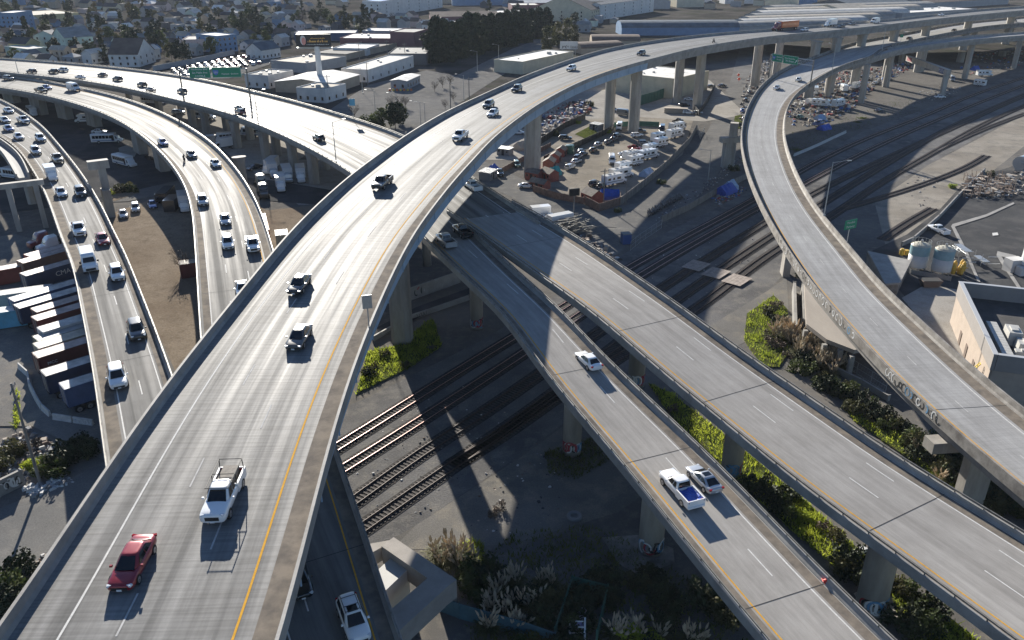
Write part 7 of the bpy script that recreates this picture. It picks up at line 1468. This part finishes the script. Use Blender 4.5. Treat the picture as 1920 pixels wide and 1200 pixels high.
gantry('L3', (346, 193), (470, 190), 10.2, [(3.0, 6.4, 3.3, ['MacArthur Blvd', 'San Pablo Ave', '1/4 MILE'], None, False), (9.9, 8.8, 3.2, ['', 'Hayward - Stockton'], '580', False)], 'sign gantry with two green signs over the white freeway')
gantry('R3', (1441, 146), (1519, 161), 8.6, [(1.2, 5.2, 2.8, ['Alameda', 'San Jose'], '880', False), (6.8, 7.0, 2.9, ['West Grand Ave', '7th Street'], None, True)], 'sign gantry with two green signs over the right ramp')
def deck_lamp(deck, px, py, h, label, arm=2.4, left=False, side=1):
    dk = DECKS[deck]; p, a = dk.place(px, py); i = dk.near(p.x, p.y); e = dk.pt(i, .14, .9, left); n = dk.N[i] * (-1 if left else 1) * side; q = e + n * 5
    light_pole(0, 0, h, label, arm, base=e, toward=proj(q), group='light poles on the elevated roads')
deck_lamp('L3', 644, 312, 9.0, 'light pole on the near parapet of the freeway beside the flyover'); deck_lamp('L3', 500, 238, 8.5, 'light pole on the near parapet right of the freeway sign'); deck_lamp('L3', 50, 139, 8, 'light pole on the freeway at the left'); deck_lamp('R3', 1548, 412, 10.5, 'tall light pole on the outer parapet of the right ramp', 2.6, True, -1); deck_lamp('R3', 1556, 136, 9.5, 'light pole on the inner parapet above the camp', 2.2, True); deck_lamp('R3', 1653, 96, 9, 'light pole at the fork of the right ramp', 2.2, True)
def deck_sign(deck, px, py, h, w, hh, m, lines, label, left=True, ang=0.0):
    dk = DECKS[deck]; p, a = dk.place(px, py); i = dk.near(p.x, p.y); e = dk.pt(i, .1, .7, left); root = empty('road_sign', e, ang, label, 'road sign'); Z = (0, 0, 0); b = MB(); b.tube((0, 0, 0), (0, 0, h), .07, n=6); b.build('post', GALV, root, loc=Z); b = MB(); b.box((0, -.1, h), (w, .06, hh)); pn = b.build('sign_panel', m, root, loc=Z)
    if lines:
        b = MB()
        for k, t in enumerate(lines): text_on(b, t, hh * .36, (0, -.135, h + hh * (.22 - .44 * k)), (1, 0, 0), (0, 0, 1), .012)
        q = b.build('lettering', WHITE_PAINT, None); q.parent = pn
deck_sign('R3', 1602, 468, 3.6, 3.0, 1.7, GREEN, ['Mandela', 'Parkway'], 'green two line road sign on the right ramp parapet', True, .5); deck_sign('R3', 1684, 83, 3.2, 1.5, 1.4, GREEN, None, 'small green sign at the ramp fork', True); deck_sign('M', 683, 628, 3.2, 1.0, 1.5, GALV, None, 'grey back of a small sign on the flyover parapet', False, .3); deck_sign('L3', 684, 226, 4.5, 1.6, 1.9, CORR['cyan'], None, 'pale blue panel on the far parapet of the freeway', True)
p, a = DECKS['R1'].place(1543, 1094); b = MB(); b.lathe((0, 0, .05), [(.2, 0), (.16, .1), (.05, .7), (.03, .72)], 12); b.box((0, 0, .03), (.45, .45, .05)); o = b.build('traffic_cone', mat('cone_red', (0.75, 0.05, 0.03), .5)); o.location = p; o.rotation_euler = (0, .9, 0); o.location.z += .2; tag(o, 'red traffic cone knocked over on the overpass shoulder', 'traffic cone')
# ------------------------------------------------------------------ city beyond the freeway
WALLC = {k: mat('wall_' + k, c, .9, spec=.1, noise=.10, nscale=.3) for k, c in {'white': (0.62, 0.62, 0.60), 'cream': (0.55, 0.50, 0.38), 'grey': (0.33, 0.34, 0.35), 'blue': (0.16, 0.26, 0.40), 'mint': (0.45, 0.55, 0.50), 'pink': (0.50, 0.42, 0.41), 'tan': (0.42, 0.35, 0.27), 'maroon': (0.19, 0.10, 0.11), 'yellow': (0.55, 0.47, 0.26), 'dark': (0.09, 0.10, 0.115), 'navy': (0.06, 0.11, 0.20)}.items()}
ROOFC = {k: mat('roofing_' + k, c, .9, spec=.15, noise=.2, nscale=.25) for k, c in {'white': (0.70, 0.68, 0.64), 'grey': (0.26, 0.26, 0.25), 'dark': (0.075, 0.075, 0.08), 'brown': (0.15, 0.115, 0.095), 'tan': (0.40, 0.36, 0.30), 'blue': (0.08, 0.22, 0.42), 'slate': (0.10, 0.13, 0.16), 'pale': (0.50, 0.49, 0.46)}.items()}
UW = None
def window(parent, x, y, z, w, h, rz):
    global UW
    if UW is None:
        b = MB(); b.box((0, 0, 0), (1, .08, 1)); UW = b.build('window', GLASS); UW['_p'] = 1
    o = UW.copy(); C.objects.link(o); o.parent = parent; o.location = (x, y, z); o.rotation_euler = (0, 0, rz); o.scale = (w, 1, h)
    if '_p' in o.keys(): del o['_p']
FOOT = []
def house(x, y, a, L, W, h, wall, roof, label, kind='gable', group=None, wins=True, cat='house', units=0, name='house', rise=.32):
    root = empty(name, (x, y, 0), a, label, cat, group); Z = (0, 0, 0); b = MB(); b.box((0, 0, h / 2), (L, W, h)); FOOT.append((x, y, max(L, W) * .62))
    if kind == 'gable':
        r = W * rise
        for s_ in (-1, 1): b.add([(s_ * L / 2, -W / 2, h), (s_ * L / 2, W / 2, h), (s_ * L / 2, 0, h + r)], [(0, 1, 2) if s_ > 0 else (2, 1, 0)])
    if kind == 'arch':
        for s_ in (-1, 1): b.add([(s_ * L / 2, -W / 2 * math.cos(math.pi * q / 8), h + W * .16 * math.sin(math.pi * q / 8)) for q in range(9)], [tuple(range(9))])
    b.build('walls', WALLC[wall], root, loc=Z); b = MB(); e = .35
    if kind == 'gable':
        for s_ in (-1, 1):
            lo, hi = h - e * rise * 2, h + W * rise
            P = [(-L / 2 - e, s_ * (W / 2 + e), lo + .08), (L / 2 + e, s_ * (W / 2 + e), lo + .08), (L / 2 + e, 0, hi + .08), (-L / 2 - e, 0, hi + .08)]; Q = [(p[0], p[1], p[2] + .14) for p in P]; b.loft([P, Q] if s_ < 0 else [P[::-1], Q[::-1]])
    elif kind == 'hip':
        k = min(L, W) / 2; P = [(-L / 2 - e, -W / 2 - e, h), (L / 2 + e, -W / 2 - e, h), (L / 2 + e, W / 2 + e, h), (-L / 2 - e, W / 2 + e, h)]; T_ = [(-L / 2 + k, 0, h + W * .25), (L / 2 - k + .01, 0, h + W * .25)]; b.add(P + T_, [(0, 1, 5, 4), (1, 2, 5), (2, 3, 4, 5), (3, 0, 4), (3, 2, 1, 0)])
    elif kind == 'arch':
        b.loft([[(x_, -(W / 2 + .1) * math.cos(math.pi * q / 12), h + .1 + W * .16 * math.sin(math.pi * q / 12)) for q in range(13)] for x_ in (-L / 2 - .2, L / 2 + .2)], closed=False); b.f = [q[::-1] for q in b.f]
    else:
        b.box((0, 0, h + .02), (L - .5, W - .5, .1))
    b.build('roof', ROOFC[roof], root, loc=Z)
    if kind == 'flat':
        b = MB()
        for s_ in (-1, 1): b.box((0, s_ * (W / 2 - .12), h + .2), (L, .24, .5)); b.box((s_ * (L / 2 - .12), 0, h + .2), (.24, W - .48, .5))
        b.build('parapet', WALLC[wall], root, loc=Z)
    r = random.Random(int(x * 7 + y * 3))
    for k in range(units): b = MB(); s = r.uniform(.5, 1.6); b.box((r.uniform(-.38, .38) * L, r.uniform(-.38, .38) * W, h + .07 + s * .4), (s * 1.3, s, s * .8)); b.build('roof_unit', DUCT, root, loc=Z)
    if wins:
        ns = max(1, int(h // 2.8)); nx = max(2, min(6, int(L // 3))); ny = max(1, min(3, int(W // 3.5)))
        for f in range(ns):
            z = 1.6 + f * 2.8
            for k in range(nx): window(root, -L / 2 + L * (k + .5) / nx, -W / 2 - .01, z, .95, 1.3, 0)
            for k in range(ny): window(root, -L / 2 - .01, -W / 2 + W * (k + .5) / ny, z, .95, 1.3, math.pi / 2); window(root, L / 2 + .01, -W / 2 + W * (k + .5) / ny, z, .95, 1.3, math.pi / 2)
    return root
def bld(near, right, left, h, wall, roof, label, kind='flat', **k):
    """building from three ground pixels: near corner, corner to its right, corner to its left"""
    n, r, l = at(*near, 0), at(*right, 0), at(*left, 0); d = r - n; L = d.length; d.normalize(); pr = Vector((-d.y, d.x, 0)); W = abs((l - n).dot(pr)); c = n + d * (L / 2) + pr * (W / 2); swap = k.pop('swap', False); a = math.atan2(d.y, d.x)
    if swap: return house(c.x, c.y, a + math.pi / 2, W, L, h, wall, roof, label, kind, cat=k.pop('cat', 'building'), name=k.pop('name', 'building'), **k)
    return house(c.x, c.y, a, L, W, h, wall, roof, label, kind, cat=k.pop('cat', 'building'), name=k.pop('name', 'building'), **k)
bld((1262, 186), (1326, 169), (1150, 168), 8.5, 'cream', 'white', 'big cream warehouse with white roof behind the flyover pillars', units=6, wins=False, name='warehouse', cat='warehouse')
upper_begin()
bld((576, 138), (650, 124), (517, 131), 4.4, 'grey', 'tan', 'grey warehouse with tan flat roof left of the billboard', units=3, wins=False, name='warehouse', cat='warehouse')
bld((620, 178), (675, 159), (527, 170), 4.2, 'tan', 'white', 'wide warehouse with a low white roof at the billboard foot', 'gable', wins=False, name='warehouse', cat='warehouse', rise=.06)
wb = bld((558, 190), (612, 194), (500, 172), 5.0, 'white', 'tan', 'white flat roofed building with graffiti beside the freeway', units=3, name='building')
bld((692, 155), (776, 126), (656, 148), 5.2, 'white', 'pale', 'long white building along the vacant lot', 'flat', units=2)
bld((688, 105), (712, 96), (624, 104), 3.6, 'white', 'white', 'white roofed low building right of the billboard panel', wins=False)
bld((650, 113), (748, 90), (600, 106), 2.8, 'tan', 'dark', 'low tan yard building behind the white roofed one', wins=False)
bld((752, 90), (772, 80), (648, 85), 5.0, 'maroon', 'white', 'maroon walled building with a white roof', wins=False, units=3)
bld((778, 92), (804, 84), (770, 80), 9.0, 'maroon', 'grey', 'tall maroon building against the pine row', wins=False)
bld((778, 72), (790, 66), (698, 64), 4.2, 'grey', 'white', 'grey walled hall with a white roof left of the pine row', wins=False, units=2, name='warehouse', cat='warehouse')
bld((668, 76), (672, 70), (562, 70), 4.4, 'navy', 'white', 'dark sided hall with a thin white roof behind the billboard', wins=False, name='warehouse', cat='warehouse')
bld((800, 122), (812, 108), (735, 116), 5.2, 'dark', 'grey', 'dark hall with broad grey roof beside the pine row', 'flat', wins=False, units=4, name='warehouse', cat='warehouse')
bld((763, 169), (788, 157), (733, 168), 3.6, 'grey', 'white', 'grey site trailer with a bright white roof on the vacant lot', 'gable', rise=.08, name='site_trailer', cat='trailer')
b = MB(); p = at(745, 170, 0)
for k in range(7): b.box((p.x - 3 + k * 1.5, p.y - 1, .5), (.9, .8, .9), .2, k % 2)
tag(b.build('machine', [COL['orange'], COL['yellow']], origin=(p.x, p.y, 0)), 'orange machinery in front of the site trailer', 'machine')
bld((128, 103), (180, 99), (96, 97), 9.0, 'mint', 'grey', 'pale green apartment block of three storeys, left background', 'gable', swap=False, rise=.2)
bld((110, 97), (126, 94), (93, 92), 8.5, 'mint', 'grey', 'pale green apartment block behind the other green one', 'gable', rise=.2)
bld((411, 100), (447, 96), (402, 92), 9.0, 'blue', 'white', 'blue three storey house with white trim', 'flat')
bld((345, 98), (390, 97), (340, 90), 6.5, 'pink', 'grey', 'pinkish two storey apartment house beside the blue one', 'flat')
bld((207, 126), (262, 126), (200, 116), 6.2, 'white', 'brown', 'white house close to the freeway parapet', 'gable')
bld((492, 113), (527, 107), (481, 108), 5.0, 'white', 'slate', 'white gabled house beside the full parking lot', 'gable')
bld((505, 167), (552, 156), (478, 160), 5.2, 'white', 'grey', 'white flat roofed building behind the freeway sign', 'flat', units=4)
bld((0, 62), (34, 62), (-10, 56), 13, 'blue', 'white', 'tall blue white apartment block at the left edge', 'flat')
bld((20, 100), (52, 102), (-30, 92), 5.5, 'yellow', 'dark', 'yellow house with dark roof at the left edge', 'gable')
bld((55, 110), (95, 106), (50, 100), 4.5, 'mint', 'pale', 'low mint building at the left beside the freeway', 'flat', wins=False)
bld((35, 45), (150, 38), (30, 36), 5.5, 'yellow', 'tan', 'long row of yellowish townhouses, far left', 'flat')
bld((715, 34), (830, 14), (700, 30), 13, 'white', 'blue', 'long pale apartment building with bright blue roof edge', 'flat')
bld((1125, 38), (1225, 22), (1122, 35), 12, 'white', 'grey', 'row of white townhouses with grey roofs, top centre', 'gable', rise=.15)
bld((1108, 42), (1130, 36), (1028, 32), 9, 'cream', 'dark', 'row of cream townhouses right of the pine row', 'gable', rise=.2)
bld((1165, 67), (1385, 66), (1163.5, 60.5), 5.0, 'blue', 'slate', 'very long blue shed with vaulted slate roof behind the flyover', 'arch', wins=False, name='warehouse', cat='warehouse')
bld((1110, 88), (1200, 88), (1108, 82), 3.4, 'tan', 'brown', 'brown vaulted hall with roof vents, left of the flyover', 'arch', wins=False, units=4, name='warehouse', cat='warehouse')
bld((1090, 102), (1170, 98), (1087, 95), 3.0, 'tan', 'brown', 'nearer brown vaulted hall with roof vents', 'arch', wins=False, units=4, name='warehouse', cat='warehouse')
bld((980, 140), (1075, 118), (950, 130), 5.5, 'cream', 'white', 'building with a glaring white roof behind the flyover parapet', 'flat', wins=False, units=4)
for k in range(7): bld((1385 + k * 12, 62 - k * 5.2), (1600 + k * 26, 55 - k * 5.5), (1383 + k * 12, 57 - k * 5.2), 4.0, 'grey', ('grey', 'pale', 'tan')[k % 3], ['long pale vaulted hall directly behind the orange semi truck', 'second long pale vaulted hall behind the flyover', 'third long pale vaulted hall behind the flyover', 'fourth long pale vaulted hall behind the flyover', 'fifth long pale vaulted hall behind the flyover', 'sixth long pale vaulted hall behind the flyover', 'farthest long pale vaulted hall behind the flyover'][k], 'arch', wins=False, name='warehouse', cat='warehouse', group='long vaulted halls behind the flyover')
bld((1480, 26), (1495, 24), (1460, 20), 12, 'cream', 'white', 'tall cream tower block beyond the vaulted halls', 'flat', wins=False); bld((1600, 24), (1720, 15), (1590, 14), 6, 'dark', 'slate', 'long dark hall at the top right', 'gable', wins=False, rise=.1); bld((1690, 35), (1830, 26), (1660, 26), 4, 'grey', 'white', 'broad white roofed hall at the top right', 'flat', wins=False, units=5); bld((1590, 34), (1650, 30), (1500, 28), 5, 'cream', 'tan', 'cream yard building behind the box truck', 'gable', wins=False, rise=.1); bld((1740, 18), (1890, 8), (1730, 12), 6, 'grey', 'brown', 'brown roofed hall at the top right corner', 'gable', wins=False, rise=.1)
# large halls filling the industrial blocks behind the flyover
hw_ = random.Random(321)
for k in range(110):
    x, y = hw_.uniform(800, 1930), hw_.uniform(1, 44)
    if y > 46 - (x - 1000) * .045 and x > 1000: continue
    p = at(x, y, 0)
    if any((p.x - fx) ** 2 + (p.y - fy) ** 2 < (fr + 9) ** 2 for fx, fy, fr in FOOT): continue
    L, W = hw_.uniform(26, 60), hw_.uniform(16, 30); w, ro = hw_.choice(['grey', 'white', 'tan', 'cream', 'blue', 'maroon']), hw_.choice(['white', 'pale', 'grey', 'tan', 'brown', 'dark', 'white']); kd = hw_.choice(['flat', 'flat', 'gable', 'arch'])
    house(p.x, p.y, hw_.choice([.12, .12, 1.69]) + hw_.uniform(-.05, .05), L, W, hw_.uniform(4, 8), w, ro, '%s walled hall with a %s %s roof in the far industrial blocks' % (w, ro, {'flat': 'flat', 'gable': 'pitched', 'arch': 'vaulted'}[kd]), kd, 'halls in the far industrial blocks', False, 'warehouse', hw_.randint(0, 4) if kd == 'flat' else 0, 'warehouse', .12)
# signs and billboard
p = at(602, 166, 0); root = empty('billboard', p, 0, 'black billboard with a face and orange letters on a thick white post', 'billboard'); Z = (0, 0, 0)
b = MB(); b.tube((0, 0, -.3), (0, 0, 17.2), 1.25, 1.15, 18); o = b.build('post', WALLC['white'], root, loc=Z); b = MB(); b.box((-1.0, 0, 16.6), (15, 1.6, .35)); b.build('catwalk', GALV, root, loc=Z)
an = .10
def bbx(u, v, o): return (-1.0 + u * math.cos(an) + o * math.sin(an), -.95 + u * math.sin(an) - o * math.cos(an), 19.6 + v)
b = MB(); b.loft([[bbx(-7.2, -2.5, -.5), bbx(7.2, -2.5, -.5), bbx(7.2, 2.5, -.5), bbx(-7.2, 2.5, -.5)][::-1], [bbx(-7.2, -2.5, 0), bbx(7.2, -2.5, 0), bbx(7.2, 2.5, 0), bbx(-7.2, 2.5, 0)][::-1]]); b.loft([[(-8.2, -.3, 17.1), (-8.2, 1.5, 17.1), (-8.2, 1.5, 22), (-8.2, -.3, 22)], [(4, 6.2, 17.1), (4, 6.8, 17.1), (4, 6.8, 22), (4, 6.2, 22)]]); b.build('panel', mat('billboard_black', (0.012, 0.012, 0.015), .5), root, loc=Z)
b = MB(); r = random.Random(77)
for (v, h_, u0, u1, mi) in ((.9, .45, -1.2, 4.6, 0), (-.2, .95, -2.4, 5.8, 0), (-1.55, .32, -3.0, 6.2, 1)):
    u = u0
    while u < u1: w = h_ * r.uniform(.25, .6); hh = h_ * r.choice([.6, .6, 1]); b.add([bbx(u, v - h_ / 2, .03), bbx(u + w, v - h_ / 2, .03), bbx(u + w, v - h_ / 2 + hh, .03), bbx(u, v - h_ / 2 + hh, .03)], [(0, 1, 2, 3)], mi); u += w + h_ * r.choice([.12, .12, .4])
b.build('lettering', [mat('billboard_orange', (0.75, 0.42, 0.10), .5), WHITE_PAINT], root, loc=Z); b = MB()
for (cu, cv, ru, rv, m_, o_) in ((-4.3, .2, 1.15, 1.9, 1, .03), (-4.05, -.25, .85, 1.5, 0, .04)): b.add([bbx(cu + ru * math.cos(q * .393), cv + rv * math.sin(q * .393), o_) for q in range(16)], [tuple(range(16))], m_)
b.build('portrait', [mat('billboard_skin', (0.60, 0.26, 0.22), .5), WALLC['white']], root, loc=Z)
p = at(1066, 108, 0); root = empty('wall_sign', p, 0, 'white sign board with black painted letters on posts', 'sign'); b = MB()
for x in (-3.6, 3.6): b.tube((x, 0, 0), (x, 0, 5), .15, n=6)
b.build('posts', GALV, root, loc=Z); b = MB(); b.box((0, 0, 6.4), (9.6, .3, 4.0)); b.build('panel', WALLC['white'], root, loc=Z); b = MB(); scrawl(b, (-2.2, -.17, 5.5), (1, 0, 0), (0, 0, 1), 4.2, 1.8, 6, random.Random(5), .03, 1); scrawl(b, (2.3, -.17, 5.5), (1, 0, 0), (0, 0, 1), 4.2, 1.8, 6, random.Random(6), .03, 1); b.build('lettering', SPRAY, root, loc=Z)
# pine row and named trees
PG = 'dark pine row above the street'
for i in range(15):
    t = i / 14; x = 820 + 205 * t; y = 116 - 50 * t + (3 if i % 2 else 0); grow('row', x, y, rnd.uniform(.95, 1.15) * (1 - .12 * t), ['nearest tall dark pine at the left end of the row', 'tall dark pine standing inside the row'][min(i, 1)] if i < 14 else 'farthest dark pine at the right end of the row', 'tree', PG)
for x, y, s, l in ((1028, 103, 1.0, 'big olive tree left of the white sign board'), (1045, 90, .95, 'olive tree behind the big one by the sign board'), (1065, 80, .95, 'olive tree at the far side of the tree group by the sign board'), (1075, 86, .8, 'small olive tree right of the group by the sign board')): grow('tall', x, y, s, l)
for x, y, s, k, l in ((742, 246, 1.0, 'dark', 'round dark tree beside the flyover parapet'), (732, 240, .9, 'oak', 'green tree left of the round dark one'), (718, 236, .7, 'oak', 'bushy green tree beside the freeway parapet'), (752, 232, .8, 'oak', 'green tree behind the round dark one')): grow(k, x, y, s, l)
for x, y, s in ((700, 236, 1.5), (690, 232, 1.3), (708, 238, 1.4)): bush('green', x, y, s * 1.6, 'green hedge bush beside the freeway parapet', 'hedge by the freeway')
for x, y, s in ((735, 205, .8), (750, 205, .8), (760, 203, .7), (665, 222, .8), (830, 165, .8), (815, 172, .7), (845, 160, .7), (850, 190, .6), (835, 205, .6)): grow('bare', x, y, s, 'leafless street tree along the vacant lot', 'tree', 'leafless trees along the vacant lot')
for x, y, s, k, l in ((190, 75, 1.1, 'conifer', 'big dark conifer group behind the green apartments'), (172, 66, 1.0, 'conifer', 'dark conifer left of the big group'), (231, 62, 1.0, 'conifer', 'leaning dark conifer in the left background'), (197, 118, 1.0, 'conifer', 'dark conifer beside the freeway at the left'), (263, 80, .9, 'dark', 'dark round tree in the left background'), (380, 72, 1.0, 'rust', 'rusty orange tree beside the blue house'), (684, 62, 1.35, 'conifer', 'tall pointed cypress behind the white roofed halls'), (672, 66, .9, 'conifer', 'smaller cypress left of the tall one'), (671, 70, .9, 'palm', 'palm tree at the foot of the tall cypress'), (270, 112, 1.0, 'palm', 'palm tree beside the white house'), (568, 30, .9, 'conifer', 'dark conifer in the far background'), (648, 60, 1.0, 'dark', 'broad dark tree left of the cypress'), (350, 120, 1.1, 'dark', 'dark clipped trees beside the parking lot'), (330, 118, .9, 'dark', 'dark tree left of the clipped ones'), (10, 25, 1.1, 'oak', 'round green tree in the top left corner'), (115, 108, .9, 'oak', 'green shrubby tree in front of the green apartments'), (150, 112, .7, 'olive', 'pale shrubby tree beside the freeway'), (85, 86, .8, 'oak', 'green tree left of the green apartments'), (1858, 42, .8, 'olive', 'olive tree growing beside the flyover at the far right')): grow(k, x, y, s, l)
# full parking lot
patch('parking_lot', [(290, 140), (470, 103), (520, 112), (505, 122), (430, 148), (330, 150)], G_STREET); fence([(288, 134), (380, 116), (440, 102)], 2.6, WALLC['grey'], 'long grey wall behind the full parking lot', .2, 'wall', 40, 'wall'); n = 0
NM = {'white': 'white', 'silver': 'silver', 'grey': 'grey', 'black': 'black', 'red': 'red', 'maroon': 'maroon', 'beige': 'beige', 'brown': 'brown', 'yellow': 'yellow'}
for rw in range(6):
    for cl in range(13):
        x = 325 + cl * 12.2 + rw * 3.2; y = 138 - cl * 2.35 + rw * 2.9 - 4
        if y > 150 or x > 490: continue
        c = rnd.choice(['white', 'white', 'silver', 'silver', 'grey', 'black', 'red', 'maroon', 'beige', 'brown', 'white']); park(x + rnd.uniform(-1.5, 1.5), y, x + 5, y - 3, rnd.choice(['sedan', 'suv', 'hatch']), c, NM[c] + ' car packed into the full parking lot behind the freeway', 'cars packed in the full parking lot', True)
# filling blocks of houses and trees
CITYP = [at(x, y, 0) for x, y in ((-60, 118), (200, 124), (300, 122), (470, 95), (520, 95), (560, 62), (790, 56), (815, 60), (1035, 48), (1100, 62), (1160, 40), (1240, 30), (1400, 24), (1480, 6), (1930, 4), (1930, -4), (-80, -4))]; CP = [(p.x, p.y) for p in CITYP]
r = random.Random(99); ga = R(-17); gx, gy = Vector((math.cos(ga), math.sin(ga), 0)), Vector((-math.sin(ga), math.cos(ga), 0)); nh = nt_ = 0
ADJ = ['weathered', 'small', 'neat', 'plain', 'narrow', 'square', 'low', 'tall']; HL = {}
keys = sorted(((i, j) for i in range(-90, 90) for j in range(10, 120)), key=lambda q: q[1])
for i, j in keys:
    st_ = 10.8; q = gx * (i * st_ + r.uniform(-2, 2) + (6 if (i // 6) % 2 else 0)) + gy * (j * st_ * 1.02 + r.uniform(-2, 2))
    if not inpoly(q.x, q.y, CP): continue
    X, Y = proj((q.x, q.y, 0))
    if not (-30 < X < 1940 and -6 < Y < 128): continue
    if any((q.x - fx) ** 2 + (q.y - fy) ** 2 < (fr + 4) ** 2 for fx, fy, fr in FOOT[1:62]): continue
    if q.y > 560 and ((i + j) % 2 or (q.y > 720 and i % 2)): continue
    if j % 5 == 0 and r.random() < .8: continue                     # streets
    far = q.y > 700
    if r.random() < (.60 if not far else .5) and nh < 296:
        w = r.choice(['white', 'cream', 'grey', 'blue', 'mint', 'pink', 'tan', 'tan', 'tan', 'dark', 'grey', 'grey', 'dark']); ro = r.choice(['dark', 'dark', 'brown', 'grey', 'grey', 'slate', 'brown', 'pale', 'tan', 'white']); kd = r.choice(['gable', 'gable', 'hip', 'gable', 'flat']); L, W, h = r.uniform(6.5, 9.5), r.uniform(5.2, 7), r.choice([3.0, 3.2, 4.2, 5.2, 6.0]); L, W = (L * 1.5, W * 1.4) if far else (L, W)
        house(q.x, q.y, ga + r.choice([0, math.pi / 2]) + r.uniform(-.06, .06), L, W, h, w, ro, '%s house with a %s %s roof in the residential blocks' % ({'dark': 'charcoal'}.get(w, w), ro, {'gable': 'gabled', 'hip': 'hipped', 'flat': 'flat'}[kd]), kd, 'houses in the residential blocks', wins=q.y < 620); nh += 1
    elif nt_ < 185:
        k = r.choice(['oak', 'dark', 'olive', 'dark', 'conifer', 'bare', 'oak', 'rust' if r.random() < .2 else 'dark']); copy_tree(TREE[k], (q.x, q.y, 0), r.uniform(0, 6.28), {'oak': 'green leafy tree among the houses', 'dark': 'dark round tree among the houses', 'olive': 'olive toned tree among the houses', 'conifer': 'dark conifer among the houses', 'bare': 'leafless tree among the houses', 'rust': 'rusty coloured tree among the houses'}[k], 'tree', {'oak': 'green leafy', 'dark': 'dark round', 'olive': 'olive toned', 'conifer': 'dark conifer', 'bare': 'leafless', 'rust': 'rusty'}[k] + ' trees among the houses', sc=r.uniform(.75, 1.25)); nt_ += 1
for k in range(62):                                                # infill trees between houses, nearer blocks
    x, y = r.uniform(-20, 560), r.uniform(12, 112); p = at(x, y, 0)
    if not inpoly(p.x, p.y, CP) or any((p.x - fx) ** 2 + (p.y - fy) ** 2 < (fr * .8) ** 2 for fx, fy, fr in FOOT): continue
    kd = r.choice(['oak', 'dark', 'olive', 'bare']); copy_tree(TREE[kd], p, r.uniform(0, 6.28), {'oak': 'green leafy tree among the houses', 'dark': 'dark round tree among the houses', 'olive': 'olive toned tree among the houses', 'bare': 'leafless tree among the houses'}[kd], 'tree', {'oak': 'green leafy', 'dark': 'dark round', 'olive': 'olive toned', 'bare': 'leafless'}[kd] + ' trees among the houses', sc=r.uniform(.5, .85))
for x, y, h in ((118, 130, 11), (680, 175, 10), (705, 225, 10), (790, 250, 10), (798, 245, 9), (870, 190, 10), (895, 137, 10), (935, 118, 9), (745, 225, 9)): light_pole(x, y, h, 'street light along the street beyond the freeway', toward=(x - 20, y), group='street lights beyond the freeway')
for x, y in ((512, 160), (617, 190), (690, 160), (675, 120), (727, 112), (760, 118), (845, 205), (880, 195), (390, 92), (207, 118)): utility_pole(x, y, 10, 'wooden utility pole among the buildings beyond the freeway')
for x, y in ((905, 230), (870, 205)): park(x, y, x - 14, y + 6, 'sedan', 'dark', 'dark car on the street beside the flyover parapet', 'cars on the street beyond the freeway')
upper_end()
# ------------------------------------------------------------------ remove the prototypes the copies were made from
for o in list(PROTO.values()) + list(SIMPLE.values()) + list(TREE.values()) + list(BUSH.values()) + PAMPAS + [UW]:
    for c in kids(o): bpy.data.objects.remove(c)
    bpy.data.objects.remove(o)
# ------------------------------------------------------------------ air
b = MB(); b.box((0, 4400, 71), (15000, 10000, 144)); hz = b.build('haze', None)
hz.data.materials.clear(); hm = bpy.data.materials.new('haze'); hm.use_nodes = True; hn = hm.node_tree; hn.nodes.clear()
ho = hn.nodes.new('ShaderNodeOutputMaterial'); pv = hn.nodes.new('ShaderNodeVolumePrincipled'); pv.inputs['Color'].default_value = (0.80, 0.88, 1.0, 1); pv.inputs['Density'].default_value = 0.00006; pv.inputs['Anisotropy'].default_value = 0.0
hn.links.new(pv.outputs[0], ho.inputs['Volume']); hz.data.materials.append(hm); tag(hz, kind='stuff')
